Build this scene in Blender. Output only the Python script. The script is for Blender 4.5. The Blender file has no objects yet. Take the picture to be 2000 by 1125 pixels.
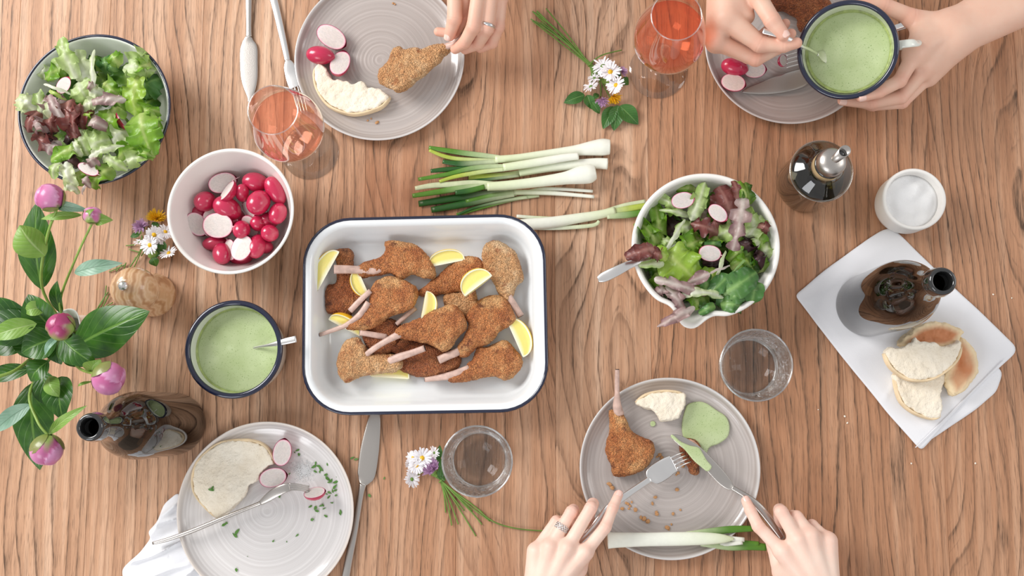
import bpy, math, random
import numpy as np
from mathutils import Vector, Matrix, Euler, noise
random.seed(7)
PI = math.pi
SC = bpy.context.scene
COL = SC.collection

# ---------------------------------------------------------------- camera
H = 1.5625                     # lens height above the table top, metres
_dn = Vector((60, -238, -2000)).normalized()      # straight down, in camera axes
_Z = -_dn
_X = (Vector((1, 0, 0)) - Vector((1, 0, 0)).dot(_Z) * _Z).normalized()
_Y = _Z.cross(_X)
ROT = Matrix((_X, _Y, _Z))     # camera -> world
cam_data = bpy.data.cameras.new('camera')
cam_data.sensor_width = 36.0
cam_data.lens = 36.0
cam_data.clip_start = 0.05
cam = bpy.data.objects.new('camera', cam_data)
COL.objects.link(cam)
cam.matrix_world = Matrix.Translation((0, 0, H)) @ ROT.to_4x4()
SC.camera = cam

def W(px, py, z=0.0):
    """World point at height z seen at the photograph's pixel (2000 x 1125)."""
    d = ROT @ Vector(((px - 1000) / 2000, (562.5 - py) / 2000, -1.0))
    t = (H - z) / (-d.z)
    return Vector((d.x * t, d.y * t, z))

def S(px, py, z=0.0):
    """Metres per pixel there."""
    return (W(px + 5, py, z) - W(px - 5, py, z)).length / 10

# ---------------------------------------------------------------- world, lights, exposure
SC.view_settings.view_transform = 'Standard'
SC.view_settings.look = 'None'
SC.view_settings.gamma = 1.0
SC.view_settings.use_curve_mapping = False
SC.view_settings.exposure = 0.03
world = bpy.data.worlds.new('world')
SC.world = world
world.use_nodes = True
_bg = world.node_tree.nodes['Background']
_bg.inputs[0].default_value = (0.985, 0.985, 1.0, 1)
_bg.inputs[1].default_value = 0.57

def area_light(name, loc, target, sx, sy, power, color):
    l = bpy.data.lights.new(name, 'AREA')
    l.shape = 'RECTANGLE'; l.size = sx; l.size_y = sy; l.energy = power; l.color = color
    o = bpy.data.objects.new(name, l); COL.objects.link(o)
    o.location = loc
    o.rotation_euler = (Vector(target) - Vector(loc)).to_track_quat('-Z', 'Y').to_euler()
    return o
area_light('window_light_key', (-2.3, 1.35, 1.75), (-0.1, 0.1, 0), 1.3, 1.5, 88, (1.0, 0.98, 0.96))
area_light('window_light_side', (2.5, 0.5, 1.7), (0, 0.2, 0), 1.2, 1.4, 16, (1.0, 0.97, 0.94))
area_light('window_light_front', (-1.5, -2.2, 1.9), (0, 0.1, 0), 1.4, 1.2, 30, (0.95, 0.97, 1.0))

# ---------------------------------------------------------------- material helpers
def c(r, g, b, a=1.0):
    def f(v):
        v /= 255.0
        return v / 12.92 if v <= 0.04045 else ((v + 0.055) / 1.055) ** 2.4
    return (f(r), f(g), f(b), a)

class NT:
    def __init__(self, name):
        self.m = bpy.data.materials.new(name); self.m.use_nodes = True
        self.t = self.m.node_tree; self.t.nodes.clear()
        self.out = self.t.nodes.new('ShaderNodeOutputMaterial')
    def n(self, typ, ins=None, **props):
        nd = self.t.nodes.new('ShaderNode' + typ)
        for k, v in props.items(): setattr(nd, k, v)
        for k, v in (ins or {}).items():
            sock = nd.inputs[k]
            if isinstance(v, bpy.types.NodeSocket): self.t.links.new(v, sock)
            elif isinstance(v, bpy.types.Node): self.t.links.new(v.outputs[0], sock)
            else: sock.default_value = v
        return nd
    def math(self, op, a, b=0.0, cc=0.0, clamp=False):
        return self.n('Math', {0: a, 1: b, 2: cc}, operation=op, use_clamp=clamp).outputs[0]
    def mix(self, f, a, b, blend='MIX'):
        nd = self.n('Mix', data_type='RGBA', blend_type=blend)
        for k, v in ((0, f), (6, a), (7, b)):
            if isinstance(v, bpy.types.NodeSocket): self.t.links.new(v, nd.inputs[k])
            else: nd.inputs[k].default_value = v
        return nd.outputs[2]
    def ramp(self, f, stops, interp='LINEAR'):
        nd = self.n('ValToRGB', {0: f}); cr = nd.color_ramp; cr.interpolation = interp
        while len(cr.elements) < len(stops): cr.elements.new(0.5)
        for e, (p, col) in zip(cr.elements, stops):
            e.position = p; e.color = col if isinstance(col, tuple) else (col, col, col, 1)
        return nd.outputs[0]
    def noise(self, vec, scale, detail=3, rough=0.5, dist=0.0, out=0):
        return self.n('TexNoise', {'Vector': vec, 'Scale': scale, 'Detail': detail, 'Roughness': rough, 'Distortion': dist}).outputs[out]
    def coord(self, which='Object'):
        return self.n('TexCoord').outputs[which]
    def mapping(self, vec, scale=(1, 1, 1), loc=(0, 0, 0), rot=(0, 0, 0)):
        return self.n('Mapping', {'Vector': vec, 'Scale': scale, 'Location': loc, 'Rotation': rot}).outputs[0]
    def bump(self, h, strength=0.3, dist=0.001, normal=None):
        ins = {'Height': h, 'Strength': strength, 'Distance': dist}
        if normal is not None: ins['Normal'] = normal
        return self.n('Bump', ins).outputs[0]
    def surf(self, s):
        self.t.links.new(s.outputs[0] if isinstance(s, bpy.types.Node) else s, self.out.inputs[0])
        return self.m
    def pbr(self, **kw):
        names = {'color': 'Base Color', 'rough': 'Roughness', 'metal': 'Metallic', 'normal': 'Normal', 'coat': 'Coat Weight',
                 'coat_rough': 'Coat Roughness', 'sss': 'Subsurface Weight', 'sss_r': 'Subsurface Radius', 'sss_s': 'Subsurface Scale', 'spec': 'Specular IOR Level',
                 'trans': 'Transmission Weight', 'ior': 'IOR', 'sheen': 'Sheen Weight'}
        return self.n('BsdfPrincipled', {names[k]: v for k, v in kw.items()})

def plain(name, color, rough=0.5, metal=0.0, var=0.0, vscale=40, bump=0.0, bscale=200, **kw):
    t = NT(name); co = t.coord()
    col = color
    if var:
        f = t.noise(co, vscale, 4)
        dark = tuple(v * (1 - var) for v in color[:3]) + (1,)
        lite = tuple(min(1, v * (1 + var * 0.5)) for v in color[:3]) + (1,)
        col = t.ramp(f, [(0.3, dark), (0.7, lite)])
    a = dict(color=col, rough=rough, metal=metal, **kw)
    if bump: a['normal'] = t.bump(t.noise(co, bscale, 3), bump, 0.001)
    return t.surf(t.pbr(**a))

# ---------------------------------------------------------------- object helpers
def link(name, data, parent=None, loc=None):
    o = bpy.data.objects.new(name, data); COL.objects.link(o)
    if parent is not None: o.parent = parent
    if loc is not None: o.location = loc
    return o

def tag(o, label=None, cat=None, group=None, kind=None):
    for k, v in (('label', label), ('category', cat), ('group', group), ('kind', kind)):
        if v: o[k] = v
    return o

def thing(name, label, cat, loc=(0, 0, 0), rot=(0, 0, 0), group=None):
    o = bpy.data.objects.new(name, None); COL.objects.link(o)
    o.empty_display_size = 0.02
    o.location = loc; o.rotation_euler = rot
    return tag(o, label, cat, group)

def data_of(name, verts, faces, mat, smooth=True, col=None, uv=None):
    """verts: list or (n,3) array; faces: list of tuples or (m,4) array; col: per-vertex rgba; uv: per-vertex uv."""
    me = bpy.data.meshes.new(name)
    v = np.asarray([tuple(p) for p in verts] if not isinstance(verts, np.ndarray) else verts, dtype=np.float32)
    if isinstance(faces, np.ndarray):
        me.vertices.add(len(v)); me.vertices.foreach_set('co', v.ravel())
        m, k = faces.shape
        me.loops.add(m * k); me.loops.foreach_set('vertex_index', faces.ravel().astype(np.int32))
        me.polygons.add(m); me.polygons.foreach_set('loop_start', np.arange(0, m * k, k, dtype=np.int32))
        me.update(calc_edges=True)
    else:
        me.from_pydata([tuple(float(q) for q in p) for p in v], [], faces)
    if smooth: me.polygons.foreach_set('use_smooth', [True] * len(me.polygons))
    if col is not None:
        a = me.color_attributes.new('Col', 'FLOAT_COLOR', 'POINT')
        a.data.foreach_set('color', np.asarray(col, dtype=np.float32).ravel())
    if uv is not None:
        u = me.uv_layers.new(name='UVMap')
        li = np.empty(len(me.loops), dtype=np.int32); me.loops.foreach_get('vertex_index', li)
        u.data.foreach_set('uv', np.asarray(uv, dtype=np.float32)[li].ravel())
    if mat is not None: me.materials.append(mat)
    me.validate()
    return me

def part(name, md, parent, label=None, world=True):
    """md = (verts, faces[, col[, uv]]) + material in dict form; world verts are moved into the parent's frame."""
    verts, faces, mat = md['v'], md['f'], md['m']
    v = np.asarray([tuple(p) for p in verts] if not isinstance(verts, np.ndarray) else verts, dtype=np.float64)
    if world and parent is not None:
        org = np.array(world_loc(parent)); v = v - org
    me = data_of(name, v, faces, mat, md.get('s', True), md.get('c'), md.get('uv'))
    o = link(name, me, parent)
    if label: o['label'] = label
    return o

def world_loc(p):
    l = Vector((0, 0, 0))
    while p is not None:
        l = l + Vector(p.location); p = p.parent
    return l

def single(name, label, cat, md, group=None):
    """A thing that is one mesh, its origin at its base."""
    v = np.asarray([tuple(p) for p in md['v']] if not isinstance(md['v'], np.ndarray) else md['v'], dtype=np.float64)
    org = np.array([(v[:, 0].min() + v[:, 0].max()) / 2, (v[:, 1].min() + v[:, 1].max()) / 2, v[:, 2].min()])
    me = data_of(name, v - org, md['f'], md['m'], md.get('s', True), md.get('c'), md.get('uv'))
    o = link(name, me, None, org)
    return tag(o, label, cat, group)

def copy_tree(o, parent=None):
    k = o.copy(); COL.objects.link(k); k.parent = parent
    for ch in list(o.children): copy_tree(ch, k)
    return k

# ---------------------------------------------------------------- mesh generators
def lathe(profile, n=64, centre=(0, 0, 0), close=False, rmod=None):
    vs, fs = [], []
    m = len(profile); cx, cy, cz = centre
    for (r, z) in profile:
        for k in range(n):
            a = 2 * PI * k / n
            rr = r if rmod is None else rmod(r, z, a)
            vs.append((cx + rr * math.cos(a), cy + rr * math.sin(a), cz + z))
    for i in range(m - 1 + (1 if close else 0)):
        j = (i + 1) % m
        for k in range(n):
            l = (k + 1) % n
            fs.append((i * n + k, i * n + l, j * n + l, j * n + k))
    if not close:
        if profile[0][0] > 1e-6: fs.append(tuple(reversed(range(n))))
        if profile[-1][0] > 1e-6: fs.append(tuple(range((m - 1) * n, m * n)))
    return vs, fs

def catmull(pts, sub=6, closed=False):
    pts = [Vector(p) for p in pts]; n = len(pts); out = []
    rng = range(n) if closed else range(n - 1)
    for i in rng:
        if closed: p0, p1, p2, p3 = pts[(i - 1) % n], pts[i], pts[(i + 1) % n], pts[(i + 2) % n]
        else: p0, p1, p2, p3 = pts[max(i - 1, 0)], pts[i], pts[i + 1], pts[min(i + 2, n - 1)]
        for k in range(sub):
            t = k / sub
            out.append(0.5 * ((2 * p1) + (p2 - p0) * t + (2 * p0 - 5 * p1 + 4 * p2 - p3) * t * t + (3 * p1 - p0 - 3 * p2 + p3) * t ** 3))
    if not closed: out.append(pts[-1])
    return out

def loft(secs, n=12, sq=1.0, colors=None, up=Vector((0, 0, 1))):
    """secs: (point, half width, half thickness); sections stand across the path. sq<1 squares them off."""
    vs, fs, cs = [], [], []
    P = [Vector(s[0]) for s in secs]; m = len(P)
    for i in range(m):
        t = (P[min(i + 1, m - 1)] - P[max(i - 1, 0)]).normalized()
        side = t.cross(up)
        if side.length < 1e-3: side = Vector((1, 0, 0))
        side.normalize(); u = side.cross(t)
        for k in range(n):
            a = 2 * PI * k / n
            ca, sa = math.cos(a), math.sin(a)
            ca = math.copysign(abs(ca) ** sq, ca); sa = math.copysign(abs(sa) ** sq, sa)
            vs.append(P[i] + side * ca * secs[i][1] + u * sa * secs[i][2])
            if colors: cs.append(colors[i])
    for i in range(m - 1):
        for k in range(n):
            l = (k + 1) % n
            fs.append((i * n + k, (i + 1) * n + k, (i + 1) * n + l, i * n + l))
    fs.append(tuple(range(n))); fs.append(tuple(reversed(range((m - 1) * n, m * n))))
    return (vs, fs, cs) if colors else (vs, fs)

def smooth_secs(secs, sub=4):
    P = catmull([s[0] for s in secs], sub)
    A = catmull([(s[1], s[2], 0) for s in secs], sub)
    return [(p, max(a.x, 1e-4), max(a.y, 1e-4)) for p, a in zip(P, A)]

def surfnets(F, org, h):
    s = F < 0
    nx, ny, nz = F.shape
    acc = np.zeros((nx - 1, ny - 1, nz - 1, 3)); cnt = np.zeros((nx - 1, ny - 1, nz - 1))
    for a in range(3):
        b, d = (a + 1) % 3, (a + 2) % 3
        for ob in (0, 1):
            for od in (0, 1):
                def sl(e):
                    q = [None] * 3
                    q[a] = slice(e, F.shape[a] - 1 + e)
                    q[b] = slice(ob, F.shape[b] - 1 + ob); q[d] = slice(od, F.shape[d] - 1 + od)
                    return tuple(q)
                v0, v1 = F[sl(0)], F[sl(1)]
                mk = s[sl(0)] != s[sl(1)]
                den = np.where(mk, v0 - v1, 1.0)
                t = np.where(mk, v0 / den, 0)
                acc[..., a] += t; acc[..., b] += mk * ob; acc[..., d] += mk * od
                cnt += mk
    use = cnt > 0
    idx = -np.ones(use.shape, dtype=np.int64); idx[use] = np.arange(use.sum())
    I = np.stack(np.nonzero(use), 1)
    verts = (I + acc[use] / cnt[use][:, None]) * h + np.asarray(org)
    faces = []
    for a in range(3):
        b, d = (a + 1) % 3, (a + 2) % 3
        q0 = [slice(None)] * 3; q1 = [slice(None)] * 3
        q0[a] = slice(0, -1); q1[a] = slice(1, None)
        s0, s1 = s[tuple(q0)], s[tuple(q1)]
        E = np.stack(np.nonzero(s0 != s1), 1)
        ok = (E[:, b] > 0) & (E[:, d] > 0) & (E[:, b] < F.shape[b] - 1) & (E[:, d] < F.shape[d] - 1)
        E = E[ok]; ins = s0[tuple(E.T)]
        def at(db, dd):
            G = E.copy(); G[:, b] += db; G[:, d] += dd
            return idx[tuple(G.T)]
        q = np.stack([at(-1, -1), at(0, -1), at(0, 0), at(-1, 0)], 1)
        q[~ins] = q[~ins][:, ::-1]
        faces.append(q)
    return verts, np.concatenate(faces)

def grid_of(lo, hi, h):
    lo = np.asarray(lo) - 2.5 * h; hi = np.asarray(hi) + 2.5 * h
    ax = [np.arange(lo[i], hi[i] + h, h) for i in range(3)]
    return lo, ax

def poly_sdf(poly, X, Y):
    P = np.asarray(poly); Q = np.roll(P, -1, 0)
    d = np.full(X.shape, 1e9); ins = np.zeros(X.shape, bool)
    for (ax, ay), (bx, by) in zip(P, Q):
        ex, ey = bx - ax, by - ay
        wx, wy = X - ax, Y - ay
        t = np.clip((wx * ex + wy * ey) / (ex * ex + ey * ey + 1e-12), 0, 1)
        d = np.minimum(d, np.hypot(wx - ex * t, wy - ey * t))
        cnd = ((ay > Y) != (by > Y)) & (X < (bx - ax) * (Y - ay) / (by - ay + 1e-15) + ax)
        ins ^= cnd
    return np.where(ins, -d, d)

def slab(poly, z0, T, r, h=0.0015, wob=0.0, dome=0.0, seed=0, plane=(0, 0), ring=None, bumpy=None):
    """Solid of half thickness T over a world outline, edges rounded by r. Returns verts, faces, and d (edge distance per vertex)."""
    P = np.asarray([(p[0], p[1]) for p in poly])
    lo = (P[:, 0].min(), P[:, 1].min(), z0 - wob); hi = (P[:, 0].max(), P[:, 1].max(), z0 + 2 * T + dome + wob * 2)
    org, ax = grid_of(lo, hi, h)
    X, Y = np.meshgrid(ax[0], ax[1], indexing='ij')
    d2 = poly_sdf(P, X, Y)
    if ring: d2 = np.maximum(d2, -(d2 + ring))
    rs = np.random.RandomState(seed); wv = np.zeros_like(X)
    for _ in range(5):
        k = rs.uniform(30, 110); a = rs.uniform(0, 2 * PI)
        wv += np.sin(X * k * math.cos(a) + Y * k * math.sin(a) + rs.uniform(0, 6)) / 5 * 1.5
    top = 2 * T + wob * wv + dome * (1 - np.exp(d2.clip(max=0) / 0.012))
    half = (top / 2)[..., None]; Z = ax[2][None, None, :]
    qz = np.abs(Z - z0 - half) - (half - r); qx = (d2 + r)[..., None]
    F = np.hypot(np.maximum(qx, 0), np.maximum(qz, 0)) + np.minimum(np.maximum(qx, qz), 0) - r
    v, f = surfnets(F, org, h)
    dd = None
    if bumpy: v = bumpy(v)
    cx, cy = P.mean(0)
    v[:, 2] += plane[0] * (v[:, 0] - cx) + plane[1] * (v[:, 1] - cy)
    return v, f

def vnormals(v, f):
    a = v[f[:, 2]] - v[f[:, 0]]; b = v[f[:, 3]] - v[f[:, 1]]
    n = np.cross(a, b); N = np.zeros_like(v)
    for k in range(4): np.add.at(N, f[:, k], n)
    return N / (np.linalg.norm(N, axis=1, keepdims=True) + 1e-12)

def pxpoly(pts, z, sub=4, crop=None):
    if crop: x0, y0, s = crop; pts = [(x0 + x / s, y0 + y / s) for x, y in pts]
    q = [W(x, y, z) for x, y in pts]
    return catmull(q, sub, True) if sub > 1 else q
# ---------------------------------------------------------------- materials
def wood_mat():
    t = NT('oak')
    co = t.n('TexCoord').outputs['Object']
    sep = t.n('SeparateXYZ', {0: co})
    x, y = sep.outputs[0], sep.outputs[1]
    at = t.n('Attribute', attribute_name='Col').outputs['Color']
    sa = t.n('SeparateColor', {0: at})
    seed, tone, swirl = sa.outputs[0], sa.outputs[1], sa.outputs[2]
    off = t.math('MULTIPLY', seed, 37.0)
    def vec(fx, fy, dz=0.0):
        return t.n('CombineXYZ', {0: t.math('MULTIPLY', x, fx), 1: t.math('MULTIPLY', y, fy), 2: t.math('ADD', off, dz)}).outputs[0]
    big = t.noise(vec(6.0, 1.7), 1.0, 1.5, 0.45)
    mid = t.noise(vec(30.0, 10.0), 1.0, 3, 0.6)
    # growth rings: straight lines where the swirl is low, arches where it is high
    amp = t.math('MULTIPLY_ADD', swirl, 22.0, 2.6)
    rings = t.math('MULTIPLY_ADD', x, 50.0, t.math('MULTIPLY', t.math('SUBTRACT', big, 0.5), amp))
    rings = t.math('ADD', rings, t.math('MULTIPLY', mid, 0.5))
    fr = t.math('FRACT', rings)
    line = t.ramp(fr, [(0.0, 1.0), (0.06, 0.95), (0.13, 0.30), (0.28, 0.05), (0.60, 0.0), (0.95, 0.0), (1.0, 0.8)])
    fr2_ = t.math('FRACT', t.math('MULTIPLY_ADD', rings, 2.37, 0.3))
    line2 = t.ramp(fr2_, [(0.0, 0.6), (0.08, 0.45), (0.17, 0.0), (0.96, 0.0), (1.0, 0.4)])
    # the lines break up into open pores
    dash = t.ramp(t.noise(vec(520.0, 36.0), 1.0, 2, 0.6), [(0.36, 0.0), (0.60, 1.0)])
    pores = t.ramp(t.noise(vec(850.0, 34.0, 3.0), 1.0, 2, 0.6), [(0.56, 0.0), (0.68, 1.0)])
    fine = t.noise(vec(520.0, 13.0, 1.0), 1.0, 3, 0.6)
    where = t.ramp(t.noise(vec(13.0, 3.2, 5.0), 1.0, 3, 0.6), [(0.34, 0.22), (0.62, 1.0)])
    where2 = t.ramp(t.noise(vec(20.0, 4.2, 15.0), 1.0, 3, 0.6), [(0.42, 0.0), (0.62, 1.0)])
    streak = t.noise(vec(52.0, 1.6, 2.0), 1.0, 3, 0.6)
    base = t.ramp(streak, [(0.28, c(186, 146, 116)), (0.5, c(205, 167, 137)), (0.74, c(224, 194, 168))])
    lift = t.ramp(tone, [(0.0, c(206, 160, 120)), (1.0, c(255, 252, 250))])
    base = t.mix(0.85, base, lift, 'MULTIPLY')
    base = t.mix(0.7, base, t.ramp(fine, [(0.33, 0.72), (0.5, 0.98), (0.66, 1.06)]), 'MULTIPLY')
    early = t.math('MULTIPLY', t.ramp(fr, [(0.05, 0.30), (0.5, 0.0)]), 1.0)
    base = t.mix(early, base, c(150, 108, 80))
    l1 = t.math('MULTIPLY', t.math('MULTIPLY', line, where), t.math('MULTIPLY_ADD', dash, 0.62, 0.34))
    l2 = t.math('MULTIPLY', t.math('MULTIPLY', line2, where2), dash)
    m = t.math('ADD', l1, l2, clamp=True)
    m = t.math('ADD', m, t.math('MULTIPLY', t.math('MULTIPLY', pores, t.math('MULTIPLY_ADD', where, 0.6, 0.4)), 0.58), clamp=True)
    blot = t.ramp(t.noise(vec(22.0, 6.0, 9.0), 1.0, 2, 0.5), [(0.68, 0.0), (0.80, 0.75)])
    m = t.math('ADD', m, t.math('MULTIPLY', blot, t.math('MULTIPLY_ADD', dash, 0.7, 0.2)), clamp=True)
    colr = t.mix(m, base, c(88, 66, 50))
    ht = t.math('SUBTRACT', t.math('MULTIPLY', fine, 0.3), m)
    return t.surf(t.pbr(color=colr, rough=0.5, normal=t.bump(ht, 0.3, 0.0006), spec=0.3))

def glass_mat(name, tint, edge=(1, 1, 1, 1), refl=1.0, rough=0.0, rim=0.35, ripple=False):
    """Thin clear glass: a tinted see-through layer under a Fresnel reflection."""
    t = NT(name)
    tr = t.n('BsdfTransparent', {0: tint})
    gl = t.n('BsdfGlossy', {'Color': edge, 'Roughness': rough})
    if ripple:
        co = t.coord(); t.t.links.new(t.bump(t.noise(t.mapping(co, (1, 1, 0.3)), 170, 2), 1.0, 0.006), gl.inputs['Normal'])
    fc = t.n('LayerWeight', {0: 0.5}).outputs[1]
    f = t.math('MULTIPLY_ADD', t.math('POWER', fc, 4.0), 0.8, 0.045 * refl)
    f = t.math('ADD', f, t.math('MULTIPLY', t.math('POWER', fc, 2.0), rim), clamp=True)
    return t.surf(t.n('MixShader', {0: f, 1: tr, 2: gl}))

def wine_mat(name='rose_wine', tint=(0.985, 0.75, 0.66, 1), dcol=c(240, 150, 122), dk=0.09):
    t = NT(name)
    tr = t.n('BsdfTransparent', {0: tint})
    gl = t.n('BsdfGlossy', {'Color': (1, 0.9, 0.85, 1), 'Roughness': 0.02})
    df = t.n('BsdfDiffuse', {0: dcol})
    a = t.n('MixShader', {0: dk, 1: tr, 2: df})
    return t.surf(t.n('MixShader', {0: t.math('MULTIPLY_ADD', t.math('POWER', t.n('LayerWeight', {0: 0.5}).outputs[1], 4.0), 0.6, 0.03), 1: a, 2: gl}))

def plate_mat(name, a, b, rimc):
    t = NT(name); co = t.coord(); sp = t.n('SeparateXYZ', {0: co})
    wob = t.math('MULTIPLY', t.math('SUBTRACT', t.noise(co, 9, 2), 0.5), 0.006)
    r = t.math('ADD', t.math('SQRT', t.math('ADD', t.math('POWER', sp.outputs[0], 2), t.math('POWER', sp.outputs[1], 2))), wob)
    rv = t.n('CombineXYZ', {0: t.math('MULTIPLY', r, 230.0)}).outputs[0]
    nz = t.noise(rv, 1.0, 5, 0.75)
    soft = t.noise(co, 14, 2)
    col = t.ramp(nz, [(0.34, a), (0.52, b), (0.62, tuple(min(1, v * 1.18) for v in b[:3]) + (1,))])
    col = t.mix(t.math('MULTIPLY', soft, 0.5), col, b)
    edge = t.ramp(sp.outputs[2], [(0.0165, 0.0), (0.0185, 1.0)])
    col = t.mix(edge, col, rimc)
    return t.surf(t.pbr(color=col, rough=0.22, normal=t.bump(nz, 0.25, 0.0006), coat=0.5, coat_rough=0.08))

def attr_mat(name, rough=0.5, trans=0.0, bump=0.0, bscale=300, var=0.0, vscale=60, coat=0.0, sss=0.0, detail=3, spec=0.5):
    """Colour from the mesh's own colour attribute, with a little grain."""
    t = NT(name); co = t.coord()
    col = t.n('Attribute', attribute_name='Col').outputs['Color']
    if var:
        f = t.ramp(t.noise(co, vscale, 4, 0.6), [(0.3, 1 - var), (0.7, 1.0 + 0.0)])
        col = t.mix(1.0, col, f, 'MULTIPLY')
    kw = dict(color=col, rough=rough, coat=coat, spec=spec)
    if bump: kw['normal'] = t.bump(t.noise(co, bscale, detail, 0.6), bump, 0.001)
    if sss: kw.update(sss=sss, sss_s=0.006, sss_r=(1.0, 0.5, 0.3))
    p = t.pbr(**kw)
    if trans:
        tl = t.n('BsdfTranslucent', {0: col})
        p = t.n('MixShader', {0: trans, 1: p.outputs[0], 2: tl.outputs[0]})
    return t.surf(p)

def leaf_mat(name, dark, lite, vein, nveins=8, rough=0.38, slant=1.6, trans=0.22):
    """Uses the leaf's own coordinates: u along it, v across it (0..1, midrib at 0.5)."""
    t = NT(name)
    uv = t.n('TexCoord').outputs['UV']; sp = t.n('SeparateXYZ', {0: uv})
    u = sp.outputs[0]; av = t.math('ABSOLUTE', t.math('SUBTRACT', sp.outputs[1], 0.5))
    ph = t.math('SUBTRACT', t.math('MULTIPLY', u, float(nveins)), t.math('MULTIPLY', av, slant * 3.0))
    w = t.math('ABSOLUTE', t.math('SUBTRACT', t.math('FRACT', t.math('ADD', ph, 10.0)), 0.5))
    side = t.ramp(w, [(0.0, 0.8), (0.04, 0.2), (0.09, 0.0)])
    midr = t.ramp(av, [(0.0, 1.0), (0.02, 0.8), (0.04, 0.0)])
    vn = t.math('MAXIMUM', t.math('MULTIPLY', side, 0.55), midr, clamp=True)
    co = t.coord('Object')
    col = t.ramp(t.noise(co, 45, 3), [(0.3, dark), (0.72, lite)])
    col = t.mix(t.math('MULTIPLY', vn, 0.75), col, vein)
    p = t.pbr(color=col, rough=rough, normal=t.bump(t.math('SUBTRACT', t.math('MULTIPLY', w, 0.8), vn), 0.4, 0.001))
    tl = t.n('BsdfTranslucent', {0: col})
    return t.surf(t.n('MixShader', {0: trans, 1: p.outputs[0], 2: tl.outputs[0]}))

def breaded_mat(name, lo, mid, hi, dark):
    t = NT(name); co = t.coord()
    a = t.noise(co, 22, 4, 0.7)
    col = t.ramp(a, [(0.30, lo), (0.5, mid), (0.68, hi)])
    vo = t.n('TexVoronoi', {'Vector': co, 'Scale': 600.0})
    cr = t.ramp(vo.outputs['Distance'], [(0.0, 1.25), (0.35, 1.0), (0.8, 0.60)])
    col = t.mix(0.9, col, cr, 'MULTIPLY')
    per = t.ramp(t.n('SeparateColor', {0: vo.outputs['Color']}).outputs[0], [(0.0, 0.68), (0.6, 1.0), (1.0, 1.4)])
    col = t.mix(0.85, col, per, 'MULTIPLY')
    dk = t.ramp(t.noise(co, 60, 4, 0.7), [(0.55, 0.0), (0.68, 0.85)])
    col = t.mix(dk, col, dark)
    h = t.math('SUBTRACT', t.math('MULTIPLY', t.noise(co, 130, 3), 0.8), vo.outputs['Distance'])
    return t.surf(t.pbr(color=col, rough=0.55, normal=t.bump(h, 1.0, 0.0022), spec=0.45))

def real_glass(name, color=(1, 1, 1, 1), ior=1.46, rough=0.0):
    t = NT(name)
    return t.surf(t.n('BsdfGlass', {'Color': color, 'IOR': ior, 'Roughness': rough}))

M = {}
M['oak'] = wood_mat()
M['enamel'] = plain('white_enamel', c(236, 239, 240), 0.16, coat=0.6)
M['enamel_cream'] = plain('cream_enamel', c(230, 232, 222), 0.16, coat=0.6)
M['navy'] = plain('navy_enamel', c(24, 29, 54), 0.14, coat=0.6)
M['ceramic'] = plain('white_ceramic', c(240, 237, 231), 0.22, coat=0.4)
M['porcelain'] = plain('matt_porcelain', c(236, 233, 228), 0.5)
M['plate_grey'] = plate_mat('grey_stoneware', c(160, 149, 142), c(180, 171, 166), c(205, 201, 198))
M['plate_pale'] = plate_mat('pale_stoneware', c(198, 192, 189), c(216, 212, 210), c(222, 212, 203))
M['steel'] = plain('brushed_steel', c(232, 230, 228), 0.28, metal=1.0, bump=0.05, bscale=400)
M['steel_matt'] = plain('matt_steel', c(190, 184, 178), 0.34, metal=1.0, bump=0.08, bscale=600)
M['glass'] = glass_mat('clear_glass', (0.985, 0.99, 0.985, 1), refl=1.3, rim=0.26)
M['glass_wall'] = glass_mat('tumbler_wall', (0.99, 0.99, 0.985, 1), refl=0.3, rim=1.4, rough=0.10, ripple=True)
M['clear_water'] = glass_mat('still_water', (0.985, 0.985, 0.98, 1), refl=0.35, rim=0.0)
M['glass_thick'] = glass_mat('thick_glass', (0.95, 0.955, 0.95, 1), refl=4.5, rim=0.9, rough=0.12)
M['glass_brown'] = glass_mat('brown_glass', (0.17, 0.115, 0.07, 1), refl=1.6, rim=0.06)
M['bottle'] = plain('dark_bottle_glass', c(26, 18, 11), 0.03, coat=1.0, coat_rough=0.0)
M['bottle_lip'] = plain('black_glass_lip', c(30, 30, 30), 0.05, coat=1.0, coat_rough=0.0)
M['glass_oil'] = glass_mat('smoky_glass', (0.62, 0.60, 0.50, 1), refl=1.4, rim=0.25)
M['oil'] = glass_mat('olive_oil', (0.36, 0.33, 0.04, 1), refl=0.6, rim=0.0)
M['wine'] = wine_mat()
M['wine_deep'] = wine_mat('deeper_rose_wine', (0.97, 0.60, 0.46, 1), c(232, 110, 76), 0.14)
M['linen'] = plain('white_linen', c(232, 232, 235), 0.85, bump=0.15, bscale=900, sheen=0.2)
M['salt'] = plain('salt_grains', c(246, 246, 246), 0.6, bump=0.8, bscale=1400)
def sauce_mat():
    t = NT('green_sauce'); co = t.coord()
    col = t.ramp(t.noise(co, 22, 3), [(0.3, c(171, 187, 133)), (0.7, c(190, 203, 157))])
    sp = t.ramp(t.noise(co, 620, 2, 0.6), [(0.30, 1.0), (0.38, 0.0)])
    col = t.mix(t.math('MULTIPLY', sp, 0.8), col, c(96, 130, 52))
    return t.surf(t.pbr(color=col, rough=0.3, normal=t.bump(t.noise(co, 90, 3), 0.25, 0.001)))
M['sauce'] = sauce_mat()
M['sauce_dark'] = plain('drying_green_sauce', c(160, 176, 104), 0.4, var=0.3, vscale=140, bump=0.4, bscale=300)
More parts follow.
